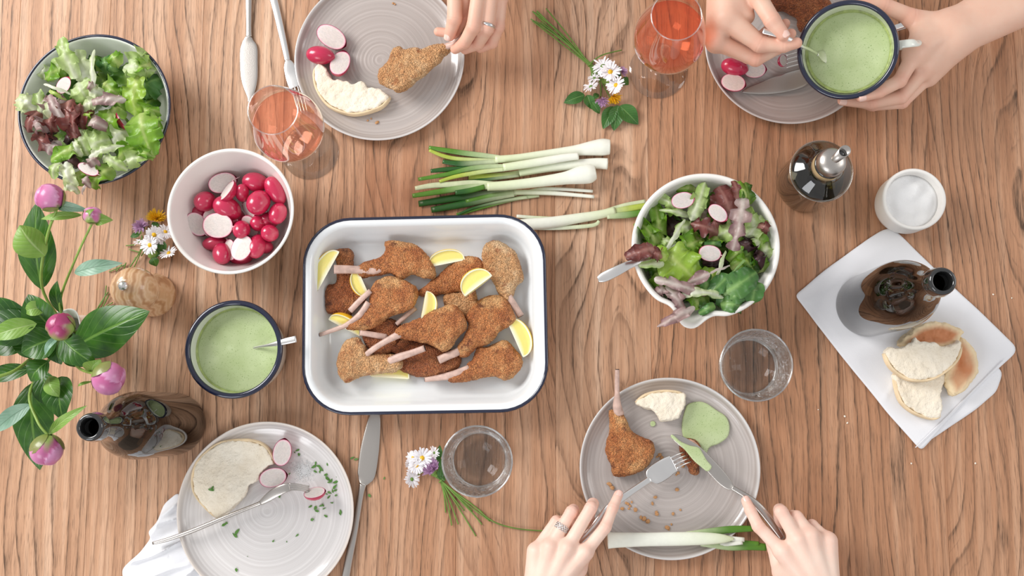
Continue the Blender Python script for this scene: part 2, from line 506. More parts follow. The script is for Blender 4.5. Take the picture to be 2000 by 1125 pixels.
def radish_mat():
    t = NT('radish_skin'); co = t.coord()
    tone = t.n('Attribute', attribute_name='Col').outputs['Color']
    v = t.mapping(co, (30, 200, 200))
    f = t.noise(v, 1.0, 3)
    col = t.ramp(f, [(0.25, c(158, 18, 54)), (0.55, c(194, 36, 78)), (0.8, c(222, 84, 120))])
    col = t.mix(1.0, col, tone, 'MULTIPLY')
    return t.surf(t.pbr(color=col, rough=0.25, coat=0.5, coat_rough=0.1, sss=0.1, sss_s=0.004))
M['radish'] = radish_mat()
def radish_flesh():
    t = NT('radish_flesh')
    col = t.n('Attribute', attribute_name='Col').outputs['Color']
    co = t.coord()
    col = t.mix(0.8, col, t.ramp(t.noise(t.mapping(co, (1, 2.2, 1)), 3.2, 4, 0.65, 1.5), [(0.35, 0.80), (0.6, 1.0)]), 'MULTIPLY')
    return t.surf(t.pbr(color=col, rough=0.35, sss=0.2, sss_s=0.004, normal=t.bump(t.noise(co, 260, 3), 0.25, 0.001), coat=0.3))
M['radish_flesh'] = radish_flesh()
def crumb_mat():
    t = NT('bread_crumb'); co = t.coord()
    vo = t.n('TexVoronoi', {'Vector': co, 'Scale': 400.0, 'Randomness': 1.0}).outputs['Distance']
    big = t.ramp(t.noise(co, 75, 3, 0.6), [(0.35, 0.0), (0.6, 1.0)])
    hole = t.math('MULTIPLY', t.ramp(vo, [(0.0, 1.0), (0.40, 0.0)]), t.math('MULTIPLY_ADD', big, 0.7, 0.3))
    col = t.ramp(t.noise(co, 30, 3), [(0.3, c(234, 221, 199)), (0.7, c(244, 235, 218))])
    col = t.mix(t.math('MULTIPLY', hole, 0.20), col, c(190, 164, 130))
    h = t.math('SUBTRACT', t.math('MULTIPLY', t.noise(co, 500, 3), 0.6), t.math('MULTIPLY', hole, 0.35))
    return t.surf(t.pbr(color=col, rough=0.95, normal=t.bump(h, 0.9, 0.0014), spec=0.2))
M['bread'] = crumb_mat()
M['crust'] = plain('pale_crust', c(234, 210, 172), 0.75, var=0.22, vscale=50, bump=0.25, bscale=200)
def bun_mat():
    t = NT('baked_bun_top'); co = t.coord(); at = t.n('Attribute', attribute_name='Col').outputs['Color']
    col = t.mix(0.6, at, t.ramp(t.noise(co, 60, 3), [(0.3, 0.82), (0.7, 1.0)]), 'MULTIPLY')
    return t.surf(t.pbr(color=col, rough=0.6, normal=t.bump(t.noise(co, 180, 3), 0.15, 0.001)))
M['bun'] = bun_mat()
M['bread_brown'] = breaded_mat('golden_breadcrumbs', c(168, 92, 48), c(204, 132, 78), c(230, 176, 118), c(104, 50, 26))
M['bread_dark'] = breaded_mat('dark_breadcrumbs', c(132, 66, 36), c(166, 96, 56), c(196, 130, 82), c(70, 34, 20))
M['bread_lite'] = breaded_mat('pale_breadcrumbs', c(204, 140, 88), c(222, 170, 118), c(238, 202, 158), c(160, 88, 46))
M['bone'] = plain('rib_bone', c(204, 172, 158), 0.45, var=0.25, vscale=120, bump=0.2, bscale=200)
M['bone_end'] = plain('charred_bone_end', c(50, 36, 32), 0.7)
M['meat'] = plain('cooked_meat', c(196, 150, 128), 0.5, var=0.25, vscale=150, bump=0.4, bscale=300)
M['lemon_peel'] = plain('lemon_peel', c(244, 186, 40), 0.4, bump=0.35, bscale=700)
M['lemon_flesh'] = attr_mat('lemon_flesh', 0.3, bump=0.4, bscale=300, sss=0.2)
M['lettuce'] = attr_mat('lettuce', 0.34, trans=0.34, bump=0.6, bscale=150, var=0.16, vscale=120)
M['spinach'] = attr_mat('spinach', 0.38, trans=0.18, bump=0.55, bscale=90, var=0.2, vscale=70)
M['onion'] = attr_mat('spring_onion', 0.3, trans=0.08, var=0.06, vscale=120)
M['onion_leaf'] = attr_mat('onion_green', 0.32, trans=0.15, var=0.18, vscale=90)
M['peony_leaf'] = leaf_mat('peony_leaf', c(34, 76, 22), c(68, 116, 36), c(116, 158, 72), 6, rough=0.3)
M['peony_leaf_pale'] = leaf_mat('peony_leaf_underside', c(118, 158, 62), c(146, 182, 88), c(176, 200, 130))
M['peony_leaf_silver'] = leaf_mat('peony_leaf_silvery', c(126, 166, 140), c(164, 196, 176), c(96, 130, 104))
M['clover_leaf'] = leaf_mat('clover_leaf', c(48, 96, 34), c(72, 124, 52), c(120, 160, 90), 9)
M['stem'] = plain('green_stem', c(132, 160, 70), 0.4, var=0.2, vscale=60)
M['stem_dark'] = plain('thin_green_stem', c(108, 142, 58), 0.45, var=0.25, vscale=80)
M['bud'] = attr_mat('peony_bud', 0.35, bump=0.2, bscale=120, var=0.15, vscale=70, coat=0.2)
M['petal_white'] = plain('daisy_petal', c(244, 241, 244), 0.6)
M['petal_yellow'] = plain('yellow_petal', c(242, 190, 30), 0.55, var=0.2, vscale=300)
M['petal_mauve'] = plain('clover_petal', c(206, 166, 204), 0.6, var=0.25, vscale=300)
M['mill'] = None
def mill_mat():
    t = NT('olive_wood'); co = t.coord()
    d = t.noise(co, 22, 3, 0.6, out=0)
    v = t.n('CombineXYZ', {0: t.math('MULTIPLY_ADD', d, 0.7, t.math('MULTIPLY', t.n('SeparateXYZ', {0: co}).outputs[0], 22.0)), 1: t.math('MULTIPLY', t.n('SeparateXYZ', {0: co}).outputs[2], 10.0)}).outputs[0]
    w = t.n('TexWave', {'Vector': v, 'Scale': 1.1, 'Distortion': 1.2, 'Detail': 4.0}).outputs[1]
    col = t.ramp(w, [(0.0, c(190, 142, 100)), (0.3, c(214, 170, 128)), (0.7, c(228, 192, 154)), (1.0, c(218, 176, 134))])
    return t.surf(t.pbr(color=col, rough=0.22, coat=0.5, coat_rough=0.08))
M['mill'] = mill_mat()
def skin_mat(name, tone):
    t = NT(name); co = t.coord()
    at = t.n('Attribute', attribute_name='Col').outputs['Color']
    base = t.ramp(t.noise(co, 28, 4, 0.55), [(0.3, tuple(v * q for v, q in zip(tone[:3], (0.97, 0.88, 0.86))) + (1,)), (0.7, tone)])
    col = t.mix(1.0, base, at, 'MULTIPLY')
    vo = t.n('TexVoronoi', {'Vector': co, 'Scale': 900.0}).outputs['Distance']
    nn = t.bump(t.math('ADD', t.math('MULTIPLY', vo, 0.4), t.noise(co, 240, 3)), 0.12, 0.0006)
    return t.surf(t.pbr(color=col, rough=0.48, sss=0.14, sss_s=0.005, sss_r=(1.0, 0.5, 0.36), normal=nn, spec=0.4))
M['skin'] = skin_mat('skin_fair', c(240, 212, 195))
M['skin_warm'] = skin_mat('skin_warm', c(226, 188, 166))
M['nail'] = plain('fingernail', c(238, 198, 184), 0.3, coat=0.3)
M['silver'] = plain('silver_ring', c(220, 220, 220), 0.2, metal=1.0)
M['herb'] = plain('chopped_herb', c(88, 136, 56), 0.5, var=0.3, vscale=200)
M['crumb'] = plain('loose_crumb', c(196, 146, 98), 0.8, var=0.3, vscale=300)
M['crumb_white'] = plain('white_crumb', c(238, 230, 214), 0.8)
M['plaster'] = plain('floor_boards', c(150, 130, 112), 0.7, var=0.2, vscale=4)
# ---------------------------------------------------------------- floor and table
fl = part('floor', dict(v=[(-4, -3.5, -0.75), (4, -3.5, -0.75), (4, 4, -0.75), (-4, 4, -0.75)], f=[(0, 1, 2, 3)], m=M['plaster'], s=False), None)
tag(fl, 'plain brown floor under the table', None, None, 'structure')

table = thing('dining_table', 'oiled oak dining table top of wide planks with dark open grain', 'table', (0, 0.2, -0.75))
XS = [W(px, 560).x for px in (-190, 8, 190, 378, 545, 710, 893, 1084, 1270, 1453, 1640, 1828, 2010, 2200)]
TONE = [0.6, 0.72, 0.66, 0.8, 0.62, 0.42, 0.5, 0.72, 0.36, 0.32, 0.34, 0.40, 0.45]
SWIRL = [0.1, 0.15, 0.25, 0.15, 0.2, 0.5, 0.45, 0.75, 0.15, 0.15, 0.12, 0.45, 0.1]
def plank(x0, x1, y0, y1, ztop, thick, seed, tone, swirl):
    g, b = 0.00012, 0.0005
    vs = []
    for z, i in ((ztop - thick, 0), (ztop - b, 0), (ztop, b)):
        vs += [(x0 + g + i, y0 + i, z), (x1 - g - i, y0 + i, z), (x1 - g - i, y1 - i, z), (x0 + g + i, y1 - i, z)]
    fs = [(3, 2, 1, 0), (8, 9, 10, 11)]
    for l in (0, 4):
        for k in range(4):
            fs.append((l + k, l + (k + 1) % 4, l + 4 + (k + 1) % 4, l + 4 + k))
    return dict(v=vs, f=fs, m=M['oak'], s=False, c=[(seed, tone, swirl, 1)] * 12)
for i in range(len(XS) - 1):
    part('plank', plank(XS[i], XS[i + 1], -0.42, 0.86, 0.0, 0.035, (i * 0.377) % 1.0, TONE[i], SWIRL[i]), table)
for sx in (XS[0] + 0.08, XS[-1] - 0.08):
    for sy in (-0.34, 0.78):
        v, f = loft([(Vector((sx, sy, -0.75)), 0.028, 0.028), (Vector((sx, sy, -0.034)), 0.04, 0.04)], 4, up=Vector((0, 1, 0)))
        part('leg', dict(v=v, f=f, m=M['oak'], s=False, c=[(0.3, 0.6, 0.2, 1)] * len(v)), table)

# ---------------------------------------------------------------- plates
def plate(label, px, py, rpx, mat):
    R = rpx * S(px, py, 0.018); o = W(px, py, 0.018); o.z = 0.0
    t = thing('dinner_plate', label, 'plate', o)
    prof = [(0, 0.002), (R * 0.55, 0.002), (R * 0.57, 0.0), (R * 0.60, 0.0), (R * 0.62, 0.003), (R * 0.82, 0.0055), (R * 0.95, 0.011), (R * 0.995, 0.0175), (R, 0.019), (R * 0.993, 0.0199), (R * 0.98, 0.0192)]
    prof += [(R * 0.965, 0.0165), (R * 0.945, 0.0125), (R * 0.91, 0.0088), (R * 0.87, 0.0068)]
    k = 60
    for i in range(k):
        r = R * 0.85 * (1 - i / k)
        prof.append((r, 0.0060 + 0.00022 * math.sin(i * 1.9) + 0.00012 * math.sin(i * 4.3 + 1)))
    prof.append((0, 0.0058))
    v, f = lathe(prof, 128)
    part('dish', dict(v=v, f=f, m=M[mat]), t, world=False)
    return t
PT = plate('grey ringed stoneware plate held under a half eaten breaded cutlet', 741, 112, 166, 'plate_grey')
PTR = plate('grey ringed stoneware plate under the hands with the sauce mug', 1541, 83, 165, 'plate_grey')
PBR = plate('grey ringed stoneware plate with cutlet, sauce puddle and crossed cutlery', 1308, 914, 176.5, 'plate_grey')
PBL = plate('pale ringed stoneware plate with bread, radish halves and scattered herbs', 518, 999, 173, 'plate_pale')

# ---------------------------------------------------------------- bowls
def rim_ring(R, z, r, n=96, squash=1.0, rmod=None):
    prof = [(R + r * math.cos(2 * PI * k / 10), z + r * squash * math.sin(2 * PI * k / 10)) for k in range(10)]
    return lathe(prof, n, close=True, rmod=rmod)

def bowl(name, label, cat, px, py, rpx, hz, foot, mat, rim_mat=None, thick=0.0022, curve=0.55, loc=None, rot=(0, 0, 0), rimr=0.0022, R=None):
    R = R or rpx * S(px, py, hz)
    o = loc or W(px, py, hz)
    if loc is None: o.z = 0.0
    t = thing(name, label, cat, o, rot)
    outer, inner = [], []
    k = 22; F = foot * R
    for i in range(k + 1):
        s = i / k
        r = F + (R - F) * (s ** curve); z = 0.004 + (hz - 0.004) * s ** 1.15
        outer.append((r, z))
    for i in range(k, -1, -1):
        s = i / k
        r = F + (R - thick - F) * (s ** curve); z = 0.004 + thick + (hz - 0.004 - thick) * s ** 1.15
        inner.append((max(r - thick * 0.3, 0.001), z))
    prof = [(0, 0.0025), (F * 0.9, 0.0025), (F * 0.93, 0), (F, 0)] + outer + [(R - thick * 0.5, hz + thick * 0.35)] + inner + [(F * 0.6, 0.004 + thick), (0, 0.004 + thick)]
    v, f = lathe(prof, 112)
    part('bowl_shell', dict(v=v, f=f, m=M[mat]), t, world=False)
    if rim_mat:
        v, f = rim_ring(R + rimr * 0.2, hz, rimr)
        part('rim', dict(v=v, f=f, m=M[rim_mat]), t, label='dark blue rolled rim', world=False)
    t['_R'] = R
    return t

salad_bowl = bowl('salad_bowl', 'white enamel salad bowl with navy rim beside the peonies', 'bowl', 184, 213, 146, 0.075, 0.55, 'enamel_cream', 'navy', curve=0.62, rimr=0.0023)
radish_bowl = bowl('radish_bowl', 'deep white ceramic bowl filled with radishes', 'bowl', 450, 412, 124, 0.092, 0.52, 'ceramic', None, thick=0.0035, curve=0.60)
sauce_mug = bowl('sauce_mug', 'white enamel mug with navy rim standing beside the pepper mill', 'mug', 457, 682, 89, 0.075, 0.86, 'enamel_cream', 'navy', curve=0.5, rimr=0.0042)

def disc(R, z, mat, n=64, rough=0.0, seed=1, dome=0.0):
    vs, fs = [(0, 0, z + dome)], []; m = 12
    for j in range(1, m + 1):
        r = R * j / m
        for k in range(n):
            a = 2 * PI * k / n
            x, y = r * math.cos(a), r * math.sin(a)
            w = rough * noise.noise(Vector((x * 55, y * 55, seed))) * (1 if j < m else 0.2)
            vs.append((x, y, z + w + dome * (1 - (j / m) ** 2)))
    for k in range(n): fs.append((0, 1 + k, 1 + (k + 1) % n))
    for j in range(m - 1):
        for k in range(n):
            l = (k + 1) % n
            fs.append((1 + j * n + k, 1 + (j + 1) * n + k, 1 + (j + 1) * n + l, 1 + j * n + l))
    # a closed underside, so the stuff has body
    b = len(vs)
    for k in range(n):
        a = 2 * PI * k / n; vs.append((R * 0.97 * math.cos(a), R * 0.97 * math.sin(a), z - 0.006))
    for k in range(n):
        l = (k + 1) % n
        fs.append((1 + (m - 1) * n + k, b + k, b + l, 1 + (m - 1) * n + l))
    fs.append(tuple(reversed(range(b, b + n))))
    return dict(v=vs, f=fs, m=mat)

def sauce_fill(parent_loc, rot, R, z, label):
    t = thing('green_sauce', label, 'sauce', parent_loc, rot)
    part('surface', disc(R, z, M['sauce'], rough=0.0016), t, world=False)
    v, f = lathe([(R * 0.985, z - 0.002), (R * 1.022, z + 0.0045), (R * 1.020, z + 0.0050), (R * 0.95, z + 0.0004), (R * 0.94, z - 0.002)], 96, rmod=lambda r, zz, a: r * (1 + 0.006 * math.sin(3 * a) + 0.004 * math.sin(7 * a)) if r < R * 0.99 else r)
    part('smear', dict(v=v, f=f, m=M['sauce_dark']), t, world=False)
    return t
sm_loc = salad_loc = Vector(sauce_mug.location)
sauce_fill(sm_loc, (0, 0, 0), sauce_mug['_R'] * 0.955, 0.052, 'smooth green herb sauce in the mug beside the pepper mill')

# second mug, held tilted in the hand
hm_c = W(1655, 98, 0.125); hm_rot = (math.radians(15), math.radians(-20), 0)
hm_rm = Euler(hm_rot).to_matrix()
hm_loc = hm_c - hm_rm @ Vector((0, 0, 0.078))
hand_mug = bowl('sauce_mug', 'white enamel mug with navy rim held up in a hand', 'mug', 1655, 98, 89, 0.078, 0.80, 'enamel_cream', 'navy', curve=0.5, rimr=0.0038, loc=hm_loc, rot=hm_rot, R=90 * S(1655, 98, 0.125))
hR = hand_mug['_R']
hp = [(Vector((hR * 0.97, 0.0, 0.062)), 0.006, 0.0022), (Vector((hR + 0.018, 0.0, 0.064)), 0.006, 0.0022), (Vector((hR + 0.028, 0, 0.05)), 0.006, 0.0022), (Vector((hR + 0.024, 0, 0.03)), 0.006, 0.0022), (Vector((hR * 0.93, 0, 0.02)), 0.006, 0.0022)]
v, f = loft(smooth_secs(hp, 6), 10, up=Vector((0, 0.2, 1)))
part('handle', dict(v=v, f=f, m=M['enamel_cream']), hand_mug, world=False)
hs_rot = (math.radians(9), math.radians(-18), 0)
t = sauce_fill(hm_loc + hm_rm @ Vector((0, 0, 0.046)) - Euler(hs_rot).to_matrix() @ Vector((0, 0, 0.046)), hs_rot, hR * 0.915, 0.046, 'green herb sauce being stirred in the mug held up in a hand')
for o_ in (salad_bowl, radish_bowl, sauce_mug, hand_mug):
    pass

# white mixing bowl with pouring lip
def mixing_bowl():
    px, py, hz = 1378, 480, 0.088
    R = 145 * S(px, py, hz); o = W(px, py, hz); o.z = 0
    t = thing('mixing_bowl', 'white mixing bowl with pouring lip full of red and green salad', 'bowl', o)
    A0 = math.radians(-103)
    def rm(r, z, a):
        d = (a - A0 + PI) % (2 * PI) - PI
        s = max(0, (z - 0.035) / (hz - 0.035))
        return r + 0.016 * math.exp(-(abs(d) / 0.17) ** 2.6) * s ** 2 * (1 if r > R * 0.7 else 0) - 0.004 * s * math.exp(-((abs(d) - 0.34) / 0.12) ** 2)
    F = R * 0.55; th = 0.0065; outer, inner = [], []
    for i in range(21):
        s = i / 20; outer.append((F + (R - F) * s ** 0.55, 0.004 + (hz - 0.004) * s ** 1.2))
    for i in range(20, -1, -1):
        s = i / 20; inner.append((F + (R - th - F) * s ** 0.55 - 0.001, 0.009 + (hz - 0.009) * s ** 1.2))
    prof = [(0, 0.002), (F * 0.93, 0.002), (F * 0.95, 0), (F, 0)] + outer + [(R - 0.001, hz + 0.0015), (R - th / 2, hz + 0.0026), (R - th + 0.001, hz + 0.0015)] + inner + [(0, 0.009)]
    v, f = lathe(prof, 160, rmod=rm)
    part('bowl_shell', dict(v=v, f=f, m=M['ceramic']), t, world=False)
    t['_R'] = R
    return t
mix_bowl = mixing_bowl()

# ---------------------------------------------------------------- roasting tray
def rrect(w, h, r, n=10):
    pts = []
    for (sx, sy, a0) in ((1, 1, 0), (-1, 1, 90), (-1, -1, 180), (1, -1, 270)):
        for k in range(n + 1):
            a = math.radians(a0 + 90 * k / n)
            pts.append((sx * (w / 2 - r) + r * math.cos(a), sy * (h / 2 - r) + r * math.sin(a)))
    return pts
def tray():
    z = 0.052
    cxy = W(829, 613, z); w = 474 * S(829, 613, z); h = 383 * S(829, 613, z); rc = 92 * S(829, 613, z)
    o = cxy.copy(); o.z = 0
    t = thing('roasting_tray', 'rectangular white enamel tray with navy edge holding breaded cutlets', 'tray', o, (0, 0, math.radians(1.0)))
    lv = [(0.034, 0.0), (0.026, 0.002), (0.016, 0.02), (0.009, z - 0.004), (0.002, z - 0.002), (0.0, z), (0.002, z + 0.0018), (0.009, z + 0.0006), (0.013, z - 0.004), (0.020, 0.024), (0.028, 0.0065), (0.037, 0.0035), (0.06, 0.003)]
    vs, fs = [], []; n = None
    for (ins, zz) in lv:
        q = rrect(w - 2 * ins, h - 2 * ins, max(rc - ins, 0.012)); n = len(q)
        # one side a touch wider, as enamelled tins are
        vs += [(x, y, zz) for x, y in q]
    for i in range(len(lv) - 1):
        for k in range(n):
            l = (k + 1) % n
            fs.append((i * n + k, i * n + l, (i + 1) * n + l, (i + 1) * n + k))
    fs.append(tuple(reversed(range(n)))); fs.append(tuple(range((len(lv) - 1) * n, len(lv) * n)))
    part('tray_shell', dict(v=vs, f=fs, m=M['enamel']), t, world=False)
    q = rrect(w - 0.002, h - 0.002, rc - 0.001)
    vs, fs = [], []
    for (x, y), (nx, ny) in zip(q, rrect(w, h, rc)):
        d = Vector((x, y, 0)); out = Vector((nx - x, ny - y, 0))
        out = out.normalized() if out.length > 1e-9 else Vector((1, 0, 0))
        for k in range(8):
            a = 2 * PI * k / 8
            vs.append(d + out * 0.0026 * math.cos(a) + Vector((0, 0, z + 0.0005 + 0.0024 * math.sin(a))))
    m = len(q)
    for i in range(m):
        for k in range(8):
            fs.append((i * 8 + k, ((i + 1) % m) * 8 + k, ((i + 1) % m) * 8 + (k + 1) % 8, i * 8 + (k + 1) % 8))
    part('rim', dict(v=vs, f=fs, m=M['navy']), t, label='thin navy rolled edge', world=False)
    return t
tray_obj = tray()

# ---------------------------------------------------------------- bottles, mill, salt pot, glasses
def wine_bottle(label, px, py, rpx):
    r = rpx * S(px, py); o = W(px, py)
    t = thing('wine_bottle', label, 'bottle', o)
    prof = [(0, 0.014), (r * 0.5, 0.006), (r * 0.86, 0.0), (r * 0.97, 0.003), (r, 0.012), (r, 0.06), (r, 0.13), (r * 0.985, 0.155), (r * 0.93, 0.175), (r * 0.80, 0.196), (r * 0.60, 0.215), (r * 0.44, 0.230), (0.0165, 0.246), (0.0150, 0.262), (0.0146, 0.279)]
    q = [p for p in prof]
    sm = []
    for i in range(len(q)):
        sm.append(Vector((q[i][0], q[i][1], 0)))
    sm = [(max(p.x, 0.0), p.y) for p in catmull(sm, 3)]
    inner = [(0.0105, 0.279), (0.0108, 0.24), (r * 0.5, 0.214), (r * 0.86, 0.17), (r * 0.93, 0.13), (r * 0.93, 0.02), (0, 0.018)]
    v, f = lathe(sm, 72)
    part('glass_body', dict(v=v, f=f, m=M['glass_brown']), t, world=False)
    v, f = lathe([(0, 0.0165), (r * 0.90, 0.0165), (r * 0.93, 0.03), (r * 0.93, 0.118), (r * 0.90, 0.128), (0, 0.128)], 64)
    part('drink', dict(v=v, f=f, m=M['bottle']), t, world=False)
    lip = [(0.0105, 0.276), (0.0170, 0.275), (0.0186, 0.279), (0.0190, 0.286), (0.0178, 0.2905), (0.0176, 0.296), (0.0160, 0.3005), (0.0135, 0.3015), (0.0118, 0.300), (0.0108, 0.296), (0.0105, 0.276)]
    v, f = lathe(lip, 64)
    part('lip', dict(v=v, f=f, m=M['bottle_lip']), t, label='black rounded bottle lip', world=False)
    v, f = lathe([(0.0146, 0.279), (0.0108, 0.277), (0.0104, 0.262), (0.0104, 0.225), (0.0, 0.222)], 48)
    part('neck_bore', dict(v=v, f=f, m=plain('amber_glass_bore', c(74, 50, 20), 0.2)), t, world=False)
    return t
wine_bottle('open brown glass bottle on the bare table beside the peony vase', 343, 828, 60)
BOT2 = wine_bottle('open brown glass bottle standing on the white napkin', 1692, 597, 62)

def pepper_mill():
    o = W(303, 577); R = 42 * S(303, 577)
    t = thing('pepper_mill', 'olive wood pepper mill with round head and metal knob', 'pepper mill', o)
    body = [(0, 0), (R * 0.96, 0), (R, 0.004), (R, 0.012), (R * 0.95, 0.02), (R * 0.86, 0.036), (R * 0.80, 0.052), (R * 0.84, 0.0575), (R * 0.80, 0.0600), (R * 0.60, 0.0605), (0, 0.0606)]
    sm = [(max(p.x, 0), p.y) for p in catmull([(a, b, 0) for a, b in body[1:]], 4)]
    v, f = lathe([(0, 0)] + sm, 72); part('mill_body', dict(v=v, f=f, m=M['mill']), t, world=False)
    R2 = R * 0.97
    hd = [(R2 * 0.66, 0.0610), (R2 * 0.88, 0.0640), (R2 * 0.98, 0.071), (R2, 0.080), (R2 * 0.97, 0.090), (R2 * 0.86, 0.101), (R2 * 0.62, 0.110), (R2 * 0.32, 0.1145), (R2 * 0.1, 0.1155)]
    sm = [(max(p.x, 0), p.y) for p in catmull([(a, b, 0) for a, b in hd], 4)]
    v, f = lathe([(0, 0.0610)] + sm + [(0, 0.1155)], 72); part('mill_head', dict(v=v, f=f, m=M['mill']), t, world=False)
    kn = [(0, 0.1150), (0.0030, 0.1150), (0.0030, 0.1175), (0.0060, 0.1180), (0.0072, 0.121), (0.0068, 0.1245), (0.0050, 0.1265), (0.0, 0.127)]
    v, f = lathe(kn, 24, rmod=lambda r, z, a: r * (1 + 0.04 * math.cos(8 * a)))
    part('knob', dict(v=v, f=f, m=M['steel']), t, label='round steel knob', world=False)
pepper_mill()

def salt_pot():
    z = 0.052; R = 62 * S(1786, 389, z); o = W(1786, 389, z); o.z = 0
    t = thing('salt_pot', 'small white porcelain pot of salt above the napkin', 'pot', o)
    prof = [(0, 0.002), (R * 0.75, 0.002), (R * 0.80, 0), (R * 0.93, 0.003), (R * 0.975, 0.012), (R, z - 0.004), (R * 0.995, z), (R * 0.96, z + 0.001), (R * 0.90, z + 0.001), (R * 0.875, z - 0.002), (R * 0.86, 0.03), (R * 0.8, 0.012), (0, 0.01)]
    v, f = lathe(prof, 96); part('pot_shell', dict(v=v, f=f, m=M['porcelain']), t, world=False)
    s = disc(R * 0.862, 0.036, M['salt'], rough=0.006, seed=4)
    so = part('salt', s, t, world=False); so['kind'] = 'stuff'
salt_pot()

def oil_bottle():
    o = W(1574, 360); R = 58 * S(1574, 360)
    t = thing('oil_bottle', 'glass olive oil bottle with steel pouring spout', 'bottle', o)
    body = [(0, 0.004), (R * 0.8, 0.001), (R * 0.96, 0.002), (R, 0.008), (R, 0.040), (R, 0.082), (R * 0.985, 0.090), (R * 0.93, 0.095), (R * 0.75, 0.102), (R * 0.56, 0.110), (R * 0.46, 0.118), (R * 0.43, 0.128)]
    sm = [(max(p.x, 0), p.y) for p in catmull([(a, b, 0) for a, b in body], 4)]
    v, f = lathe(sm, 80); part('glass_body', dict(v=v, f=f, m=M['glass_oil']), t, world=False)
    v, f = rim_ring(R * 0.985, 0.0875, 0.0016, 80); part('shoulder_ring', dict(v=v, f=f, m=M['glass_thick']), t, world=False)
    ol = [(0, 0.006), (R * 0.93, 0.006), (R * 0.95, 0.010), (R * 0.95, 0.050), (0, 0.050)]
    v, f = lathe(ol, 64); part('oil', dict(v=v, f=f, m=M['oil']), t, world=False)
    ck = [(R * 0.40, 0.112), (R * 0.47, 0.113), (R * 0.475, 0.128), (R * 0.44, 0.130), (R * 0.40, 0.130)]
    v, f = lathe(ck, 64); part('collar', dict(v=v, f=f, m=plain('cork_collar', c(176, 152, 112), 0.4, var=0.2)), t, world=False)
    v, f = lathe([(0, 0.128), (R * 0.46, 0.128), (R * 0.47, 0.132), (R * 0.43, 0.1335), (0, 0.134)], 48)
    part('gasket', dict(v=v, f=f, m=M['bottle_lip']), t, world=False)
    cap = [(0, 0.133), (R * 0.44, 0.133), (R * 0.455, 0.137), (R * 0.44, 0.146), (R * 0.38, 0.151), (R * 0.20, 0.154), (0, 0.155)]
    v, f = lathe(cap, 64); cp = part('spout_cap', dict(v=v, f=f, m=M['steel_matt']), t, world=False)
    a, b = Vector((0.001, 0.001, 0.150)), Vector((0.0100, 0.0085, 0.172))
    d = (b - a).normalized()
    vs, fs = [], []; n = 28
    sd = d.cross(Vector((0, 0, 1))).normalized(); up = sd.cross(d)
    rings = [(a, 0.0058, 0), (b, 0.0078, 0.5), (b, 0.0069, 0.5), (a + d * 0.006, 0.005, 0)]
    for p, r, sl in rings:
        for k in range(n):
            an = 2 * PI * k / n
            vs.append(p + sd * r * math.cos(an) + up * r * math.sin(an) - d * sl * 0.008 * math.sin(an))
    for i in range(3):
        for k in range(n):
            l = (k + 1) % n; fs.append((i * n + k, i * n + l, (i + 1) * n + l, (i + 1) * n + k))
    so_ = part('spout', dict(v=vs, f=fs, m=M['steel_matt']), cp, world=False)
    vb = []
    for p_ in (a + d * 0.007, b - d * 0.004):
        for k in range(n):
            an = 2 * PI * k / n; rr_ = 0.0052 if p_ is not b else 0.0064
            vb.append(p_ + (sd * math.cos(an) + up * math.sin(an)) * (0.0050 if len(vb) < n else 0.0066))
    part_v = vb; fb = [tuple(range(n, 2 * n)), tuple(reversed(range(n)))] + [(k, (k + 1) % n, n + (k + 1) % n, n + k) for k in range(n)]
    part('bore_shade', dict(v=part_v, f=fb, m=M['bottle_lip']), cp, world=False)  # near-black plug: the shade inside the spout, put in as colour
oil_bottle()

def wine_glass(label, px, py, fr, liquid_z, s=1.0, h=0.225, wm='wine'):
    o = W(px, py)
    t = thing('wine_glass', label, 'wine glass', o)
    fr = fr * S(px, py)
    foot = [(0, 0.0), (fr * 0.98, 0.0), (fr, 0.0008), (fr * 0.985, 0.0016), (fr * 0.7, 0.0024), (fr * 0.3, 0.004), (0.0065, 0.0085), (0.0042, 0.016), (0.0034, 0.035), (0.0034, 0.07), (0.0045, 0.086), (0.0085, 0.093), (0.0, 0.0945)]
    v, f = lathe(foot, 72); part('foot_and_stem', dict(v=v, f=f, m=M['glass']), t, world=False)
    Rw = 0.0515 * s; Rr = 0.0345 * s
    b = [(0.0, 0.0935), (0.012, 0.095), (0.027, 0.1005), (0.041, 0.112), (0.049, 0.126), (Rw, 0.141), (0.0505, 0.158), (0.0465, 0.178), (0.0410, 0.200), (Rr, h)]
    b = [(r * (s if 0.012 < r < 0.05 else 1), z) for r, z in b]
    sm = [(max(p.x, 0), p.y) for p in catmull([(x, y, 0) for x, y in b], 4)]
    inner = [(max(r - 0.0011, 0), z + (0.0012 if r < 0.03 and z < 0.12 else 0)) for r, z in sm]
    vo, fo = lathe(sm, 80)
    part('glass_bowl', dict(v=vo, f=fo[:-1] if sm[-1][0] > 1e-6 else fo, m=M['glass']), t, world=False)
    v, f = rim_ring(Rr - 0.0005, h, 0.0009, 80); part('rim', dict(v=v, f=f, m=M['glass_thick']), t, world=False)
    wi = [(r - 0.0014, z + 0.001) for r, z in sm if z < liquid_z - 0.001 and r > 0.004]
    rl = np.interp(liquid_z, [p[1] for p in sm], [p[0] for p in sm]) - 0.0014
    wi = [(0, wi[0][1] - 0.0003)] + wi + [(rl, liquid_z), (rl - 0.002, liquid_z - 0.0004), (0, liquid_z - 0.0005)]
    v, f = lathe(wi, 80)
    part('wine', dict(v=v, f=f, m=M[wm]), t, label='pink rose wine', world=False)
wine_glass('stemmed glass of rose wine standing beside the radish bowl', 606, 296, 56, 0.150)
wine_glass('stemmed glass of rose wine standing beside the wildflower posy and hand', 1285, 138, 57, 0.160, wm='wine_deep')

